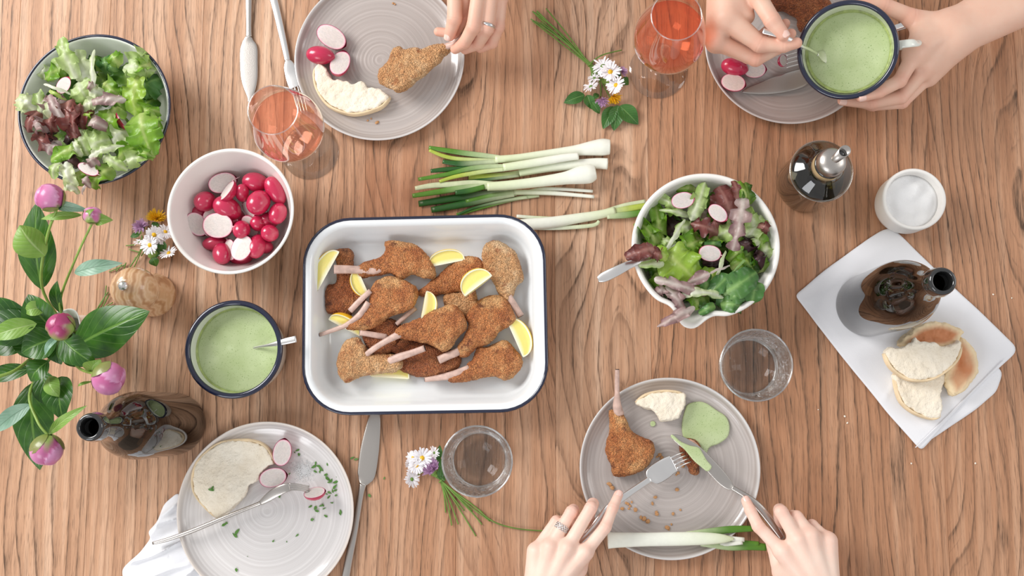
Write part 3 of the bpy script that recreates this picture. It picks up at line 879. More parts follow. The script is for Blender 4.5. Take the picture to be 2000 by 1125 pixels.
def tumbler(label, px, py, rpx, z=0.062, off=None):
    R = rpx * S(px, py, z); o = W(px, py, z); o.z = 0
    t = thing('water_glass', label, 'glass', o)
    rb = R * 0.80
    n = 96
    prof = [(0, 0.001), (rb * 0.9, 0.001), (rb * 0.98, 0.0), (rb * 1.03, 0.004)] + [(rb * 1.03 + (R - rb * 1.03) * s, 0.004 + (z - 0.004) * s) for s in (0.15, 0.3, 0.5, 0.7, 0.85, 0.97)] + [(R, z), (R - 0.0012, z + 0.001), (R - 0.0026, z - 0.0005)]
    inner = [(rb * 0.98 + (R - 0.0028 - rb * 0.98) * s, 0.010 + (z - 0.010) * s) for s in (0.97, 0.8, 0.6, 0.4, 0.2, 0.06)] + [(rb * 0.93, 0.0095), (rb * 0.8, 0.008), (0, 0.0075)]
    v, f = lathe(prof + inner, n, rmod=lambda r, zz, a: r * (1 + 0.004 * math.cos(26 * a)) if 0.004 < zz < z * 0.75 and r > rb * 0.9 else r)
    part('glass_wall', dict(v=v, f=f, m=M['glass_wall']), t, world=False)
    v, f = lathe([(0, 0.0082), (rb * 0.93, 0.0098), (rb * 1.0, 0.028), (rb * 0.98, 0.0282), (0, 0.0279)], 72)
    part('water', dict(v=v, f=f, m=M['clear_water']), t, world=False)
    v, f = rim_ring(R - 0.0014, z, 0.0013, 96); part('rim', dict(v=v, f=f, m=M['glass_thick']), t, world=False)
    v, f = rim_ring(rb * 0.99, 0.004, 0.0028, 96, 0.9); part('base_ring', dict(v=v, f=f, m=M['glass_thick']), t, world=False)
tumbler('clear water glass standing beside the wildflower posy near the tray', 932, 901, 70)
tumbler('clear water glass standing between the mixing bowl and the napkin', 1477, 713, 72)

# peony vase
def vase():
    o = W(118, 652, 0.105); o.z = 0
    t = thing('flower_vase', 'white ceramic vase mostly hidden under peony leaves', 'vase', o)
    R = 0.036
    prof = [(0, 0.001), (0.022, 0.0), (0.030, 0.006), (0.034, 0.03), (0.030, 0.065), (0.029, 0.085), (R, 0.105), (R - 0.002, 0.1055), (0.0265, 0.085), (0.027, 0.06), (0.030, 0.03), (0.0, 0.008)]
    sm = [(max(p.x, 0), p.y) for p in catmull([(a, b, 0) for a, b in prof], 3)]
    v, f = lathe(sm, 64, rmod=lambda r, z, a: r * (1 + 0.10 * max(0, (z - 0.07) / 0.035) * math.cos(5 * a + 1)))
    part('vase_body', dict(v=v, f=f, m=M['ceramic']), t, world=False)
    return t
vase_obj = vase()
# ---------------------------------------------------------------- breaded cutlets
C6 = (580, 400, 2.678); C5 = (440, 0, 3.125); C5B = (1120, 700, 2.813); C4 = (200, 800, 3.46); CTR = (1360, 0, 3.125)
CN = (1540, 440, 2.5); C7 = (780, 240, 3.846); CR = (1220, 340, 3.75); CL = (20, 60, 3.516); CB = (310, 270, 4.018)
def cp(x, y, z, crop):
    return W(crop[0] + x / crop[2], crop[1] + y / crop[2], z)

def crumbly(v, f, amp, seed):
    n = vnormals(v, f); out = v.copy()
    for i in range(len(v)):
        p = Vector(v[i])
        d = noise.voronoi(p * 430 + Vector((seed * 7.1, 0, 0)), distance_metric='DISTANCE')[0][0]
        b = noise.noise(p * 95 + Vector((0, seed * 3.3, 0)))
        k = amp * (0.6 - d * 0.9) + amp * 1.1 * b + amp * 0.5 * noise.noise(p * 210)
        out[i] += n[i] * k
    return out

def cutlet(label, outline, z, mat, crop, T=0.0085, bones=(), seed=0, plane=(0, 0), h=0.0014, group=None, amp=0.0016, dome=0.003):
    zt = z + 2 * T
    poly = pxpoly(outline, zt, 5, crop)
    v, f = slab(poly, z, T, T * 0.88, h, wob=0.0022, dome=dome, seed=seed, plane=plane)
    v = crumbly(v, f, amp, seed)
    ctr = Vector((v[:, 0].mean(), v[:, 1].mean(), v[:, 2].min()))
    t = thing('breaded_cutlet', label, 'cutlet', ctr, group=group)
    part('breaded_meat', dict(v=v, f=f, m=M[mat]), t)
    for b in bones:
        secs = [(cp(x, y, zz, crop), r, r * fl) for (x, y, zz, r, fl) in b]
        vv, ff = loft(smooth_secs(secs, 4), 12, 0.85)
        bo = part('bone', dict(v=vv, f=ff, m=M['bone']), t, label='bare pale rib bone')
        e = secs[0][0]; d = (secs[0][0] - secs[1][0]).normalized()
        vv, ff = loft([(e - d * 0.0004, secs[0][1] * 0.93, secs[0][2] * 0.93), (e + d * 0.0008, secs[0][1] * 0.8, secs[0][2] * 0.8)], 12, 0.85)
        part('bone_tip', dict(v=vv, f=ff, m=M['bone_end']), bo)
    return t
GT = 'breaded cutlets heaped in the enamel tray'
# bottom layer first, then the ones lying on top of them
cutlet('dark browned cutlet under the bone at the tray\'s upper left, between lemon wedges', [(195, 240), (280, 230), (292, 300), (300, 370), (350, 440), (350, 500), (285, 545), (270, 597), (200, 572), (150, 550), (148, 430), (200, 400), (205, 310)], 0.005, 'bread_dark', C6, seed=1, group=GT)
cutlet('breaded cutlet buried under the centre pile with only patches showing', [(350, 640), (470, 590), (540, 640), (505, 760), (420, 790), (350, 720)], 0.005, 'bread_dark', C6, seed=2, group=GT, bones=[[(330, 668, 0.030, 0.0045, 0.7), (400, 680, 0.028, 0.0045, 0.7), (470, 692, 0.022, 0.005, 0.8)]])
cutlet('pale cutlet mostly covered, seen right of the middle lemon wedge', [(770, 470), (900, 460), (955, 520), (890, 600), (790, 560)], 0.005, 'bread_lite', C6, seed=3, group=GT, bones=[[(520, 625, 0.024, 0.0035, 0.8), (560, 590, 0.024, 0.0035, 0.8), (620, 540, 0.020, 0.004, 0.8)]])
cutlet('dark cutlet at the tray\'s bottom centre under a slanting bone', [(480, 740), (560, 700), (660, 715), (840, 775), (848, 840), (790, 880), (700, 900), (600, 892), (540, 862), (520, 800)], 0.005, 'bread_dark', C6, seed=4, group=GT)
cutlet('brown cutlet tapering to the left beneath the square lemon wedge', [(630, 470), (640, 440), (720, 380), (800, 312), (860, 270), (920, 265), (965, 290), (985, 370), (930, 400), (940, 500), (890, 510), (870, 460), (820, 455), (700, 475)], 0.006, 'bread_brown', C6, seed=5, group=GT, plane=(0.02, 0.0))
cutlet('cutlet at the tray\'s top with wide bone pointing left to a lemon wedge', [(300, 335), (345, 300), (430, 270), (460, 235), (455, 190), (520, 187), (610, 205), (680, 260), (717, 320), (717, 378), (660, 380), (600, 360), (545, 385), (480, 355), (400, 368), (330, 376)], 0.016, 'bread_brown', C6, seed=6, group=GT, bones=[[(195, 338, 0.038, 0.0070, 0.6), (250, 338, 0.037, 0.0065, 0.6), (310, 340, 0.033, 0.0062, 0.7), (400, 345, 0.030, 0.006, 0.8), (470, 330, 0.028, 0.004, 0.8)]])
cutlet('light golden cutlet in the tray\'s top right corner, bone pointing down', [(965, 240), (1000, 190), (1050, 184), (1130, 230), (1160, 290), (1185, 380), (1150, 420), (1110, 505), (1060, 470), (1020, 390), (980, 340)], 0.012, 'bread_lite', C6, seed=7, group=GT, bones=[[(1170, 582, 0.018, 0.0055, 0.6), (1140, 530, 0.022, 0.005, 0.6), (1112, 485, 0.026, 0.005, 0.7), (1090, 440, 0.027, 0.004, 0.7)]])
cutlet('golden cutlet left of centre with long thin bone reaching the lower left', [(395, 410), (430, 385), (500, 370), (570, 400), (620, 430), (625, 490), (590, 545), (520, 570), (460, 598), (400, 642), (320, 655), (258, 650), (255, 612), (330, 570), (372, 520), (380, 450)], 0.020, 'bread_brown', C6, seed=8, group=GT, bones=[[(120, 680, 0.028, 0.0030, 1), (190, 655, 0.031, 0.0034, 1), (260, 628, 0.034, 0.004, 1), (330, 575, 0.036, 0.005, 1), (375, 510, 0.036, 0.005, 1)], [(278, 555, 0.034, 0.0045, 0.8), (330, 500, 0.037, 0.0045, 0.8), (385, 450, 0.038, 0.004, 0.8)]])
cutlet('reddish brown cutlet right of centre with broad bone stub pointing left', [(880, 575), (960, 490), (1030, 468), (1090, 488), (1140, 570), (1130, 622), (1060, 660), (1010, 720), (940, 742), (895, 792), (850, 792), (838, 745), (880, 680), (900, 620)], 0.017, 'bread_brown', C6, seed=9, group=GT, bones=[[(742, 812, 0.028, 0.0062, 0.6), (790, 790, 0.030, 0.006, 0.6), (845, 765, 0.030, 0.006, 0.7), (890, 720, 0.028, 0.005, 0.7)]])
cutlet('golden teardrop cutlet in the middle of the tray, bone pointing lower left', [(505, 662), (560, 620), (640, 590), (720, 545), (800, 520), (852, 545), (882, 600), (880, 650), (830, 700), (800, 752), (760, 766), (700, 730), (640, 715), (560, 702), (520, 692)], 0.026, 'bread_brown', C6, seed=10, group=GT, bones=[[(350, 795, 0.028, 0.0042, 0.8), (390, 762, 0.032, 0.0045, 0.8), (440, 728, 0.036, 0.0045, 0.9), (490, 700, 0.038, 0.005, 0.9), (540, 675, 0.038, 0.006, 0.9)]])
cutlet('cutlet in the tray\'s lower left corner with bone pointing up right', [(208, 800), (240, 722), (300, 690), (348, 735), (372, 780), (440, 778), (520, 790), (552, 830), (520, 870), (400, 888), (330, 897), (260, 930), (215, 882)], 0.014, 'bread_lite', C6, seed=11, group=GT, bones=[[(668, 750, 0.040, 0.0048, 0.7), (600, 775, 0.038, 0.005, 0.7), (530, 798, 0.034, 0.006, 0.7), (480, 820, 0.028, 0.006, 0.7)]])
cutlet('knobbly cutlet in the tray\'s lower right corner with bone pointing left', [(790, 902), (850, 868), (920, 800), (945, 742), (1000, 740), (1090, 710), (1150, 768), (1182, 830), (1110, 912), (1020, 898), (900, 920), (800, 930)], 0.012, 'bread_brown', C6, seed=12, group=GT, bones=[[(670, 915, 0.022, 0.0036, 0.8), (740, 905, 0.024, 0.0045, 0.8), (820, 888, 0.026, 0.006, 0.8), (900, 850, 0.027, 0.004, 0.8)]])
# elsewhere
cutlet('golden cutlet held over the plate by its bone between finger and thumb', [(1020, 287), (1060, 275), (1092, 292), (1150, 282), (1200, 292), (1260, 270), (1330, 262), (1388, 272), (1375, 305), (1335, 335), (1310, 372), (1270, 400), (1240, 432), (1190, 465), (1130, 512), (1090, 540), (1040, 547), (1000, 525), (945, 500), (922, 455), (940, 410), (980, 370), (1002, 320)], 0.032, 'bread_lite', C5, seed=13, plane=(0.06, 0.0), bones=[[(1450, 215, 0.058, 0.0045, 0.8), (1400, 265, 0.056, 0.0045, 0.8), (1350, 285, 0.050, 0.0055, 0.8), (1280, 310, 0.045, 0.005, 0.8)]])
cutlet('brown cutlet on the stoneware plate behind the hand stirring the mug', [(450, -20), (455, 15), (490, 45), (540, 50), (580, 70), (620, 95), (632, 150), (650, 175), (690, 165), (740, 130), (825, 60), (815, -10), (700, -60), (560, -60)], 0.010, 'bread_dark', CTR, seed=14, T=0.010, h=0.0016)
cutlet('browned cutlet on the lower plate with thin bone pointing to the tray', [(198, 300), (215, 285), (258, 298), (295, 340), (320, 400), (370, 432), (430, 452), (452, 500), (432, 560), (400, 602), (330, 640), (230, 648), (210, 600), (190, 540), (177, 500), (190, 440), (203, 390)], 0.008, 'bread_brown', C5B, seed=15, T=0.0095, bones=[[(241, 62, 0.036, 0.0034, 0.9), (240, 130, 0.034, 0.0038, 0.9), (240, 200, 0.031, 0.004, 0.9), (240, 260, 0.027, 0.0065, 0.8), (252, 310, 0.022, 0.0075, 0.7)]])

# ---------------------------------------------------------------- lemon wedges
def lemon(label, px, py, z, L, R, ang, rot):
    """A lemon wedge: outer rind (a lune) and two cut faces of flesh."""
    t = thing('lemon_wedge', label, 'lemon', W(px, py, z), rot, 'lemon wedges in the tray')
    n, m = 18, 10; A = math.radians(ang)
    vs, fs = [], []
    for i in range(n + 1):
        th = PI * i / n; x = -math.cos(th) * L; r = R * math.sin(th) ** 0.8 if 0 < i < n else 0.0005
        for j in range(m + 1):
            a = -A / 2 + A * j / m
            vs.append((x, r * math.sin(a), -r * math.cos(a)))
    for i in range(n):
        for j in range(m):
            a = i * (m + 1) + j; fs.append((a, a + 1, a + m + 2, a + m + 1))
    part('peel', dict(v=vs, f=fs, m=M['lemon_peel']), t, world=False)
    vs, fs, cs = [], [], []
    for sgn in (-1, 1):
        b = len(vs); a = sgn * A / 2
        for i in range(n + 1):
            th = PI * i / n; x = -math.cos(th) * L; r = R * math.sin(th) ** 0.8 if 0 < i < n else 0.0005
            for j, s in enumerate((0.0, 0.06, 0.3, 0.6, 0.84, 0.87, 0.95, 0.96, 1.0)):
                vs.append((x * (0.96 if s < 0.9 else 1), s * r * math.sin(a), -s * r * math.cos(a) - (0.0008 if 0.06 < s < 0.86 else 0)))
                inside = 0.06 < s < 0.86 and 1 < i < n - 1
                pc = c(244, 228, 130) if inside else (c(250, 244, 214) if s < 0.955 else c(246, 206, 70))
                cs.append(pc)
        for i in range(n):
            for j in range(8):
                q = b + i * 9 + j
                fs.append((q, q + 1, q + 10, q + 9) if sgn > 0 else (q + 9, q + 10, q + 1, q))
    part('flesh', dict(v=vs, f=fs, m=M['lemon_flesh'], c=cs), t, world=False)
def c6(x, y): return (580 + x / 2.678, 400 + y / 2.678)
R_ = math.radians
lemon('lemon wedge standing at the tray\'s upper left beside the wide bone', *c6(166, 348), 0.036, 0.034, 0.024, 70, (R_(50), R_(0), R_(62)))
lemon('lemon wedge tucked between the two cutlets at the tray\'s upper left, rind showing', *c6(348, 405), 0.030, 0.022, 0.020, 80, (R_(70), R_(0), R_(115)))
lemon('lemon wedge at the tray\'s top beside the light golden cutlet', *c6(785, 308), 0.026, 0.028, 0.022, 75, (R_(62), R_(5), R_(12)))
lemon('squarish lemon wedge lying on the tapering cutlet', *c6(950, 425), 0.048, 0.026, 0.027, 85, (R_(46), R_(6), R_(38)))
lemon('lemon wedge in the middle of the tray between four cutlets', *c6(662, 528), 0.042, 0.023, 0.021, 80, (R_(-30), R_(0), R_(80)))
lemon('lemon wedge at the tray\'s left edge under the long thin bone', *c6(245, 645), 0.022, 0.027, 0.022, 80, (R_(88), R_(0), R_(-28)))
lemon('lemon wedge flat against the tray\'s right side', *c6(1138, 700), 0.030, 0.031, 0.026, 76, (R_(40), R_(0), R_(-66)))
lemon('lemon wedge poking out below the cutlet in the lower left corner', *c6(484, 905), 0.016, 0.030, 0.025, 76, (R_(48), R_(0), R_(-4)))

# ---------------------------------------------------------------- radishes
def radish_shape(n=28, m=18, half=False, L=1.0, Rr=0.82):
    vs, fs, cs = [], [], []
    for i in range(m + 1):
        th = PI * i / m; x = -math.cos(th) * L
        r = Rr * math.sin(th) ** 0.92 if 0 < i < m else 0.02
        if i > m * 0.72: x += 0.10 * ((i / m - 0.72) / 0.28) ** 2
        for k in range(n + (1 if half else 0)):
            a = (PI + PI * k / n) if half else 2 * PI * k / n
            vs.append((x, r * math.cos(a), r * math.sin(a)))
            g = 1.0
            cs.append((1.0 if g == 1 else 0.9, 1.0 if g == 1 else 2.4, 1.0, 1))
    w = n + (1 if half else 0)
    for i in range(m):
        for k in range(n):
            l = k + 1 if half else (k + 1) % n
            fs.append((i * w + k, (i + 1) * w + k, (i + 1) * w + l, i * w + l))
    return vs, fs, cs
def flesh_face(n=36, L=0.985, Rr=0.805):
    vs, fs, cs = [], [], []
    rings = (0.0, 0.35, 0.6, 0.8, 0.9, 0.965, 1.0)
    m = len(rings)
    for q, s in enumerate(rings):
        for k in range(n):
            a = 2 * PI * k / n; ca, sa = math.cos(a), math.sin(a)
            vs.append((s * L * math.copysign(abs(ca) ** 0.98, ca), s * Rr * math.copysign(abs(sa) ** 0.92, sa), 0.03 * (1 - s ** 4) + 0.004))
            cs.append(c(224, 214, 208) if s < 0.82 else (c(240, 216, 216) if s < 0.93 else (c(236, 170, 188) if s < 0.98 else c(196, 60, 96))))
    for i in range(m - 1):
        for k in range(n):
            l = (k + 1) % n; fs.append((i * n + k, (i + 1) * n + k, (i + 1) * n + l, i * n + l))
    return vs, fs, cs
_w = radish_shape(); _h = radish_shape(half=True); _ff = flesh_face()
ME_W = data_of('radish_body', _w[0], _w[1], M['radish'], True, _w[2])
ME_H = data_of('radish_skin', _h[0], _h[1], M['radish'], True, _h[2])
ME_F = data_of('radish_cut', _ff[0], _ff[1], M['radish_flesh'], True, _ff[2])
_r = loft([(Vector((0.98, 0, 0)), 0.07, 0.07), (Vector((1.12, 0.02, 0)), 0.035, 0.035), (Vector((1.3, 0.06, -0.03)), 0.012, 0.012)], 8)
ME_R = data_of('radish_root', _r[0], _r[1], M['radish_flesh'], True, [c(236, 190, 196)] * len(_r[0]))
_s = loft([(Vector((-0.93, 0, 0)), 0.2, 0.2), (Vector((-1.05, 0, 0)), 0.15, 0.15), (Vector((-1.10, 0, 0)), 0.07, 0.07)], 10)
ME_S = data_of('radish_top', _s[0], _s[1], M['radish_flesh'], True, [c(196, 206, 150)] * len(_s[0]))
def radish(label, px, py, z, r, rot, kind='whole', group=None, slender=1.0, root=True, loc=None, stub=False):
    t = thing('radish' if kind == 'whole' else ('radish_half' if kind == 'half' else 'radish_slice'), label, 'radish', loc or W(px, py, z), rot, group)
    t.scale = (r, r * slender, r * slender * (0.22 if kind == 'slice' else 1))
    if kind == 'whole':
        link('skin', ME_W, t)
        if stub: link('top_stub', ME_S, t)
        if root: link('root', ME_R, t)
    else:
        link('skin', ME_H, t); link('cut_face', ME_F, t)
        if root and kind == 'half': link('root', ME_R, t)
    return t
GR = 'radishes heaped in the white bowl'
def rb(label, x, y, z, rpx, rot, kind='whole', sl=1.0):
    px, py = CB[0] + x / CB[2], CB[1] + y / CB[2]
    radish(label, px, py, z, 1.10 * rpx / CB[2] * S(px, py, z), tuple(R_(q) for q in rot), kind, GR, sl, root=('stub' not in label and kind == 'half'), stub='stub' in label)
rb('whole radish at the left of the bowl above a cut half', 365, 497, 0.046, 90, (20, 70, 40))
rb('whole oval radish left of the heap\'s centre', 535, 548, 0.050, 102, (0, 20, -30), 'whole', 0.95)
rb('whole glossy radish upper right of the heap\'s centre', 783, 505, 0.060, 98, (10, 40, 70))
rb('whole radish at the top of the heap, lying crosswise', 757, 345, 0.046, 92, (0, 10, -10), 'whole', 0.92)
rb('long whole radish against the bowl\'s upper right wall', 915, 408, 0.052, 104, (0, 15, -62), 'whole', 0.78)
rb('small radish with pink end between the two top ones', 655, 428, 0.052, 66, (0, 40, -100), 'whole', 0.9)
rb('whole radish with pale scuffed skin at the bowl\'s right wall', 935, 590, 0.052, 84, (0, 30, 80), 'whole', 0.92)
rb('deep red radish showing under the scuffed one', 870, 640, 0.036, 74, (0, 60, 20))
rb('pale pink end of a radish at the right of the heap', 872, 745, 0.050, 74, (0, 78, 10))
rb('upright red radish at the heap\'s lower right', 768, 850, 0.048, 92, (0, 25, 85), 'whole', 0.85)
rb('radish deep in the bowl by the lower right wall', 835, 850, 0.034, 62, (0, 60, 0))
rb('red radish standing on end right of the big cut half', 650, 718, 0.052, 76, (0, 50, 100))
rb('dark red radish peeping out behind the thin white slices', 790, 665, 0.040, 74, (0, 60, 40))
rb('red radish with green stub at the bottom of the heap', 498, 905, 0.046, 92, (0, -40, -70), 'whole', 0.9)
rb('red radish at the lower left under the heap', 440, 825, 0.034, 88, (0, 0, 5), 'whole', 0.7)
rb('dark red radish beneath the whole one at the left', 330, 590, 0.032, 70, (0, 40, 0))
rb('red radish under the lowest cut half', 640, 930, 0.032, 86, (0, 0, 0), 'whole', 0.8)
rb('dark red radish down in the gap at the heap\'s centre', 600, 640, 0.030, 80, (0, 30, 60))
rb('radish half with large white oval face, cut side up, left of centre', 463, 685, 0.057, 112, (8, -4, -6), 'half', 0.98)
rb('radish half with white face tipped against the bowl\'s left wall', 300, 675, 0.046, 92, (-8, 18, -50), 'half', 0.92)
rb('radish half with round white face at the bottom of the heap', 650, 860, 0.060, 96, (-6, 8, 75), 'half', 0.96)
rb('radish half with white face at the top left of the heap', 500, 350, 0.048, 100, (14, 16, 22), 'half', 0.86)
rb('radish half on edge with red side facing right, at the top', 535, 410, 0.062, 84, (-50, 16, 66), 'half', 0.98)
rb('radish half whose white face shows deep in the heap\'s right', 715, 690, 0.042, 84, (20, 30, -70), 'half', 0.85)
rb('pale cut face of a radish half behind the large oval face', 410, 600, 0.044, 60, (20, 10, 40), 'half', 0.9)
rb('thin slice edge of a radish half beside the lowest round face', 560, 875, 0.050, 80, (-30, 10, 110), 'half', 0.85)
rb('radish half with white crescent face left of the pink end', 705, 560, 0.044, 72, (-40, 20, 140), 'half', 0.9)

GP = None
def rp(label, px, py, z, rpx, rot, kind='half', sl=0.9, group=None, root=False):
    radish(label, px, py, z, rpx * S(px, py, z), tuple(R_(q) for q in rot), kind, group, sl, root)
rp('cut radish half at the top of three beside the fork on the grey plate', 647, 72, 0.023, 31, (10, 8, -32), 'half', 0.80)
rp('dark red whole radish touching two halves on the grey plate', 625, 108, 0.022, 27, (0, 0, -8), 'whole', 0.80)
rp('cut radish half beside the bread on the grey plate', 664, 123, 0.023, 30, (0, 22, 80), 'half', 0.78)
rp('whole dark radish on the plate under the stirring hand', 1434, 131, 0.022, 26, (0, 0, -15), 'whole', 0.82)
rp('radish half turned sideways beside the stirring hand', 1474, 136, 0.022, 22, (15, 0, 0), 'half', 0.9)
rp('radish half with white face up next to the knife blade', 1432, 161, 0.024, 24, (0, -10, -20), 'half', 0.9)
rp('white radish piece speared on the fork under the hand', 1530, 118, 0.026, 15, (30, 30, 60), 'half', 0.9)
rp('radish half with white face up beside the bread\'s bitten edge', 551, 884, 0.021, 26, (0, 0, 80), 'half', 0.86)
rp('smaller radish half below the other on the pale plate', 533, 933, 0.020, 27, (0, 0, 12), 'half', 0.84)
rp('pink and white radish piece speared on the fork tines', 614, 962, 0.030, 21, (-52, 0, 8), 'half', 0.9)

# ---------------------------------------------------------------- bread
def bread(name, label, outline, z, T, crop, crust=None, seed=0, plane=(0, 0), mat='bread', h=0.0016, dome=0.0, cw=0.0022, cz=0.92):
    poly = pxpoly(outline, z + 2 * T, 4, crop)
    def rag(v):
        o = v.copy()
        for i in range(len(v)):
            p = Vector(v[i]) * 260
            k = noise.noise_vector(p) * 0.0013 + noise.noise_vector(p * 0.35) * 0.0022
            o[i] += (k.x, k.y, k.z * 0.7)
        return o
    v, f = slab(poly, z, T, min(T * 0.45, 0.004), h, wob=0.001, seed=seed, plane=plane, bumpy=rag, dome=dome)
    t = thing(name, label, 'bread', (v[:, 0].mean(), v[:, 1].mean(), v[:, 2].min()))
    if mat == 'bun':
        cs = []
        P = np.array([(p.x, p.y) for p in poly]); d = poly_sdf(P, v[:, 0], v[:, 1])
        for i in range(len(v)):
            k = min(1, max(0, (-d[i] - 0.003) / 0.009)) * 1.15 if v[i, 2] > z + T * 0.8 else 0
            k *= 0.8 + 0.5 * noise.noise(Vector(v[i]) * 40)
            a, b = c(238, 216, 176), c(198, 126, 80)
            cs.append(tuple(a[q] + (b[q] - a[q]) * min(k, 1) for q in range(3)) + (1,))
        part('crust', dict(v=v, f=f, m=M['bun'], c=cs), t)
        return t
    part('crumb', dict(v=v, f=f, m=M[mat]), t)
    if crust:
        pts = catmull([cp(x, y, z + 2 * T, crop) for x, y in crust], 5)
        ctr = Vector((v[:, 0].mean(), v[:, 1].mean(), 0))
        secs = []
        for i, p in enumerate(pts):
            q = Vector((p.x, p.y, z + T * cz))
            q.z += plane[0] * (p.x - ctr.x) + plane[1] * (p.y - ctr.y)
            e = min(i, len(pts) - 1 - i); s = min(1, 0.35 + e * 0.25)
            secs.append((q, cw * s, T * (0.96 if e > 1 else 0.8)))
        vv, ff = loft(secs, 12, 0.8)
        part('crust', dict(v=vv, f=ff, m=M['crust']), t)
    return t
bread('bread_slice', 'large bitten slice of white bread on the pale plate', [(608, 445), (640, 352), (720, 272), (800, 228), (900, 212), (1010, 216), (1090, 250), (1135, 310), (1160, 362), (1110, 388), (1062, 440), (1045, 480), (985, 510), (962, 580), (905, 640), (855, 690), (783, 735), (730, 700), (650, 610), (614, 540)], 0.007, 0.0065, C4,
      [(783, 738), (728, 700), (645, 612), (608, 540), (604, 445), (638, 348), (720, 266), (800, 222), (900, 207), (1010, 211), (1092, 246), (1140, 308), (1162, 360)], 1)
bread('bread_slice', 'crescent of torn white bread beside the radishes on the grey plate', [(545, 410), (575, 388), (600, 400), (620, 430), (650, 478), (720, 490), (790, 512), (828, 493), (868, 530), (930, 540), (1000, 585), (960, 632), (900, 662), (800, 687), (720, 677), (640, 642), (590, 592), (552, 522), (540, 455)], 0.008, 0.0075, C5,
      [(1003, 588), (960, 638), (900, 667), (800, 691), (718, 681), (637, 646), (586, 595), (549, 525), (537, 455), (545, 408)], 2)
bread('bread_chunk', 'torn lump of white bread at the top of the lower plate', [(345, 238), (400, 202), (480, 183), (560, 185), (615, 200), (618, 240), (602, 290), (572, 332), (492, 345), (462, 312), (440, 290), (382, 268)], 0.008, 0.010, C5B, [(343, 240), (400, 199), (480, 180), (560, 182), (612, 196)], 3)
bread('bread_slice', 'lower quarter slice of white bread on the napkin', [(525, 722), (620, 745), (700, 742), (765, 722), (765, 762), (745, 820), (755, 870), (745, 935), (700, 940), (622, 912), (562, 862), (536, 792)], 0.007, 0.008, CN, [(523, 722), (533, 792), (558, 864), (620, 916), (700, 944), (745, 938)], 4)
bread('bread_bun', 'browned bun piece on the napkin at the right of the bread heap', [(845, 545), (892, 582), (925, 650), (926, 720), (882, 790), (812, 835), (785, 790), (766, 740), (785, 690), (800, 640), (810, 590)], 0.007, 0.010, CN, None, 5, mat='bun', dome=0.004)
bread('bread_bun', 'browned bun piece on the napkin next to the bottle', [(545, 575), (600, 520), (650, 486), (720, 470), (790, 482), (850, 516), (848, 540), (818, 580), (760, 600), (680, 600), (600, 602)], 0.010, 0.011, CN, None, 6, mat='bun', dome=0.004)
bread('bread_slice', 'topmost half slice of white bread on the napkin heap', [(476, 627), (500, 596), (540, 600), (600, 575), (622, 548), (645, 568), (720, 570), (760, 590), (805, 578), (838, 558), (848, 592), (830, 650), (782, 700), (720, 740), (650, 755), (580, 742), (512, 692)], 0.027, 0.0085, CN, [(473, 625), (508, 694), (578, 746), (650, 759), (722, 744), (786, 703), (834, 652), (852, 592)], 7)

# ---------------------------------------------------------------- napkins
def relax(v, f, k=0.6):
    acc = np.zeros_like(v); cnt = np.zeros(len(v))
    for a_, b_ in ((0, 1), (1, 2), (2, 3), (3, 0)):
        np.add.at(acc, f[:, a_], v[f[:, b_]]); np.add.at(cnt, f[:, a_], 1)
        np.add.at(acc, f[:, b_], v[f[:, a_]]); np.add.at(cnt, f[:, b_], 1)
    return v * (1 - k) + k * acc / cnt[:, None]
def cloth(verts_px, z, thick, amp, seed, freq=(16, 16), crease=0.5, cap=None, rings=34, edge=0.0006, ang=0.0):
    """A sheet of cloth: rings from the outline inward, with folds, and an underside."""
    P = catmull([W(x, y, z) for x, y in verts_px], 1, True); den = []
    for i in range(len(P)):
        a, b = P[i], P[(i + 1) % len(P)]; m = max(2, int((b - a).length / 0.004))
        for k in range(m): den.append(a.lerp(b, k / m))
    for _ in range(3): den = [(den[i - 1] + den[i] * 2 + den[(i + 1) % len(den)]) / 4 for i in range(len(den))]
    n = len(den); ctr = sum(den, Vector()) / n
    vs, fs = [], []; ca, sa = math.cos(ang), math.sin(ang)
    for lay in (0, 1):
        for r in range(rings):
            q = 1 - r / rings
            for p in den:
                g = ctr + (p - ctr) * q; u, w_ = g.x * ca + g.y * sa, -g.x * sa + g.y * ca
                k = 0.5 + 0.5 * noise.noise(Vector((u * freq[0], w_ * freq[1], seed)))
                e = abs(noise.noise(Vector((u * freq[0] * 0.5, w_ * freq[1] * 0.5, seed * 2.7))))
                k += crease * math.exp(-(e / 0.06) ** 2)
                hgt = amp * k * min(1, 0.15 + (1 - q) * 6)
                if cap is not None: hgt = min(hgt, cap(g.x, g.y))
                wob = Vector((noise.noise(Vector((g.x * 30, g.y * 30, seed))), noise.noise(Vector((g.x * 30, g.y * 30, seed + 9))), 0)) * edge
                vs.append(Vector((g.x, g.y, z + (thick + hgt if lay == 0 else 0.0 if q > 0.97 or True else 0))) + wob)
        vs.append(Vector((ctr.x, ctr.y, z + ((thick + amp * 0.6 if cap is None else thick + min(amp * 0.6, cap(ctr.x, ctr.y))) if lay == 0 else 0))))
    S_ = rings * n + 1
    for lay in (0, 1):
        o = lay * S_
        for r in range(rings - 1):
            for k in range(n):
                l = (k + 1) % n; f_ = (o + r * n + k, o + r * n + l, o + (r + 1) * n + l, o + (r + 1) * n + k)
                fs.append(f_ if lay == 0 else f_[::-1])
        for k in range(n):
            l = (k + 1) % n; f_ = (o + (rings - 1) * n + k, o + (rings - 1) * n + l, o + rings * n)
            fs.append(f_ if lay == 0 else f_[::-1])
    for k in range(n): fs.append((k, S_ + k, S_ + (k + 1) % n, (k + 1) % n))
    return vs, fs
nap = thing('folded_napkin', 'folded white linen napkin under the brown bottle and bread', 'napkin', W(1760, 660))
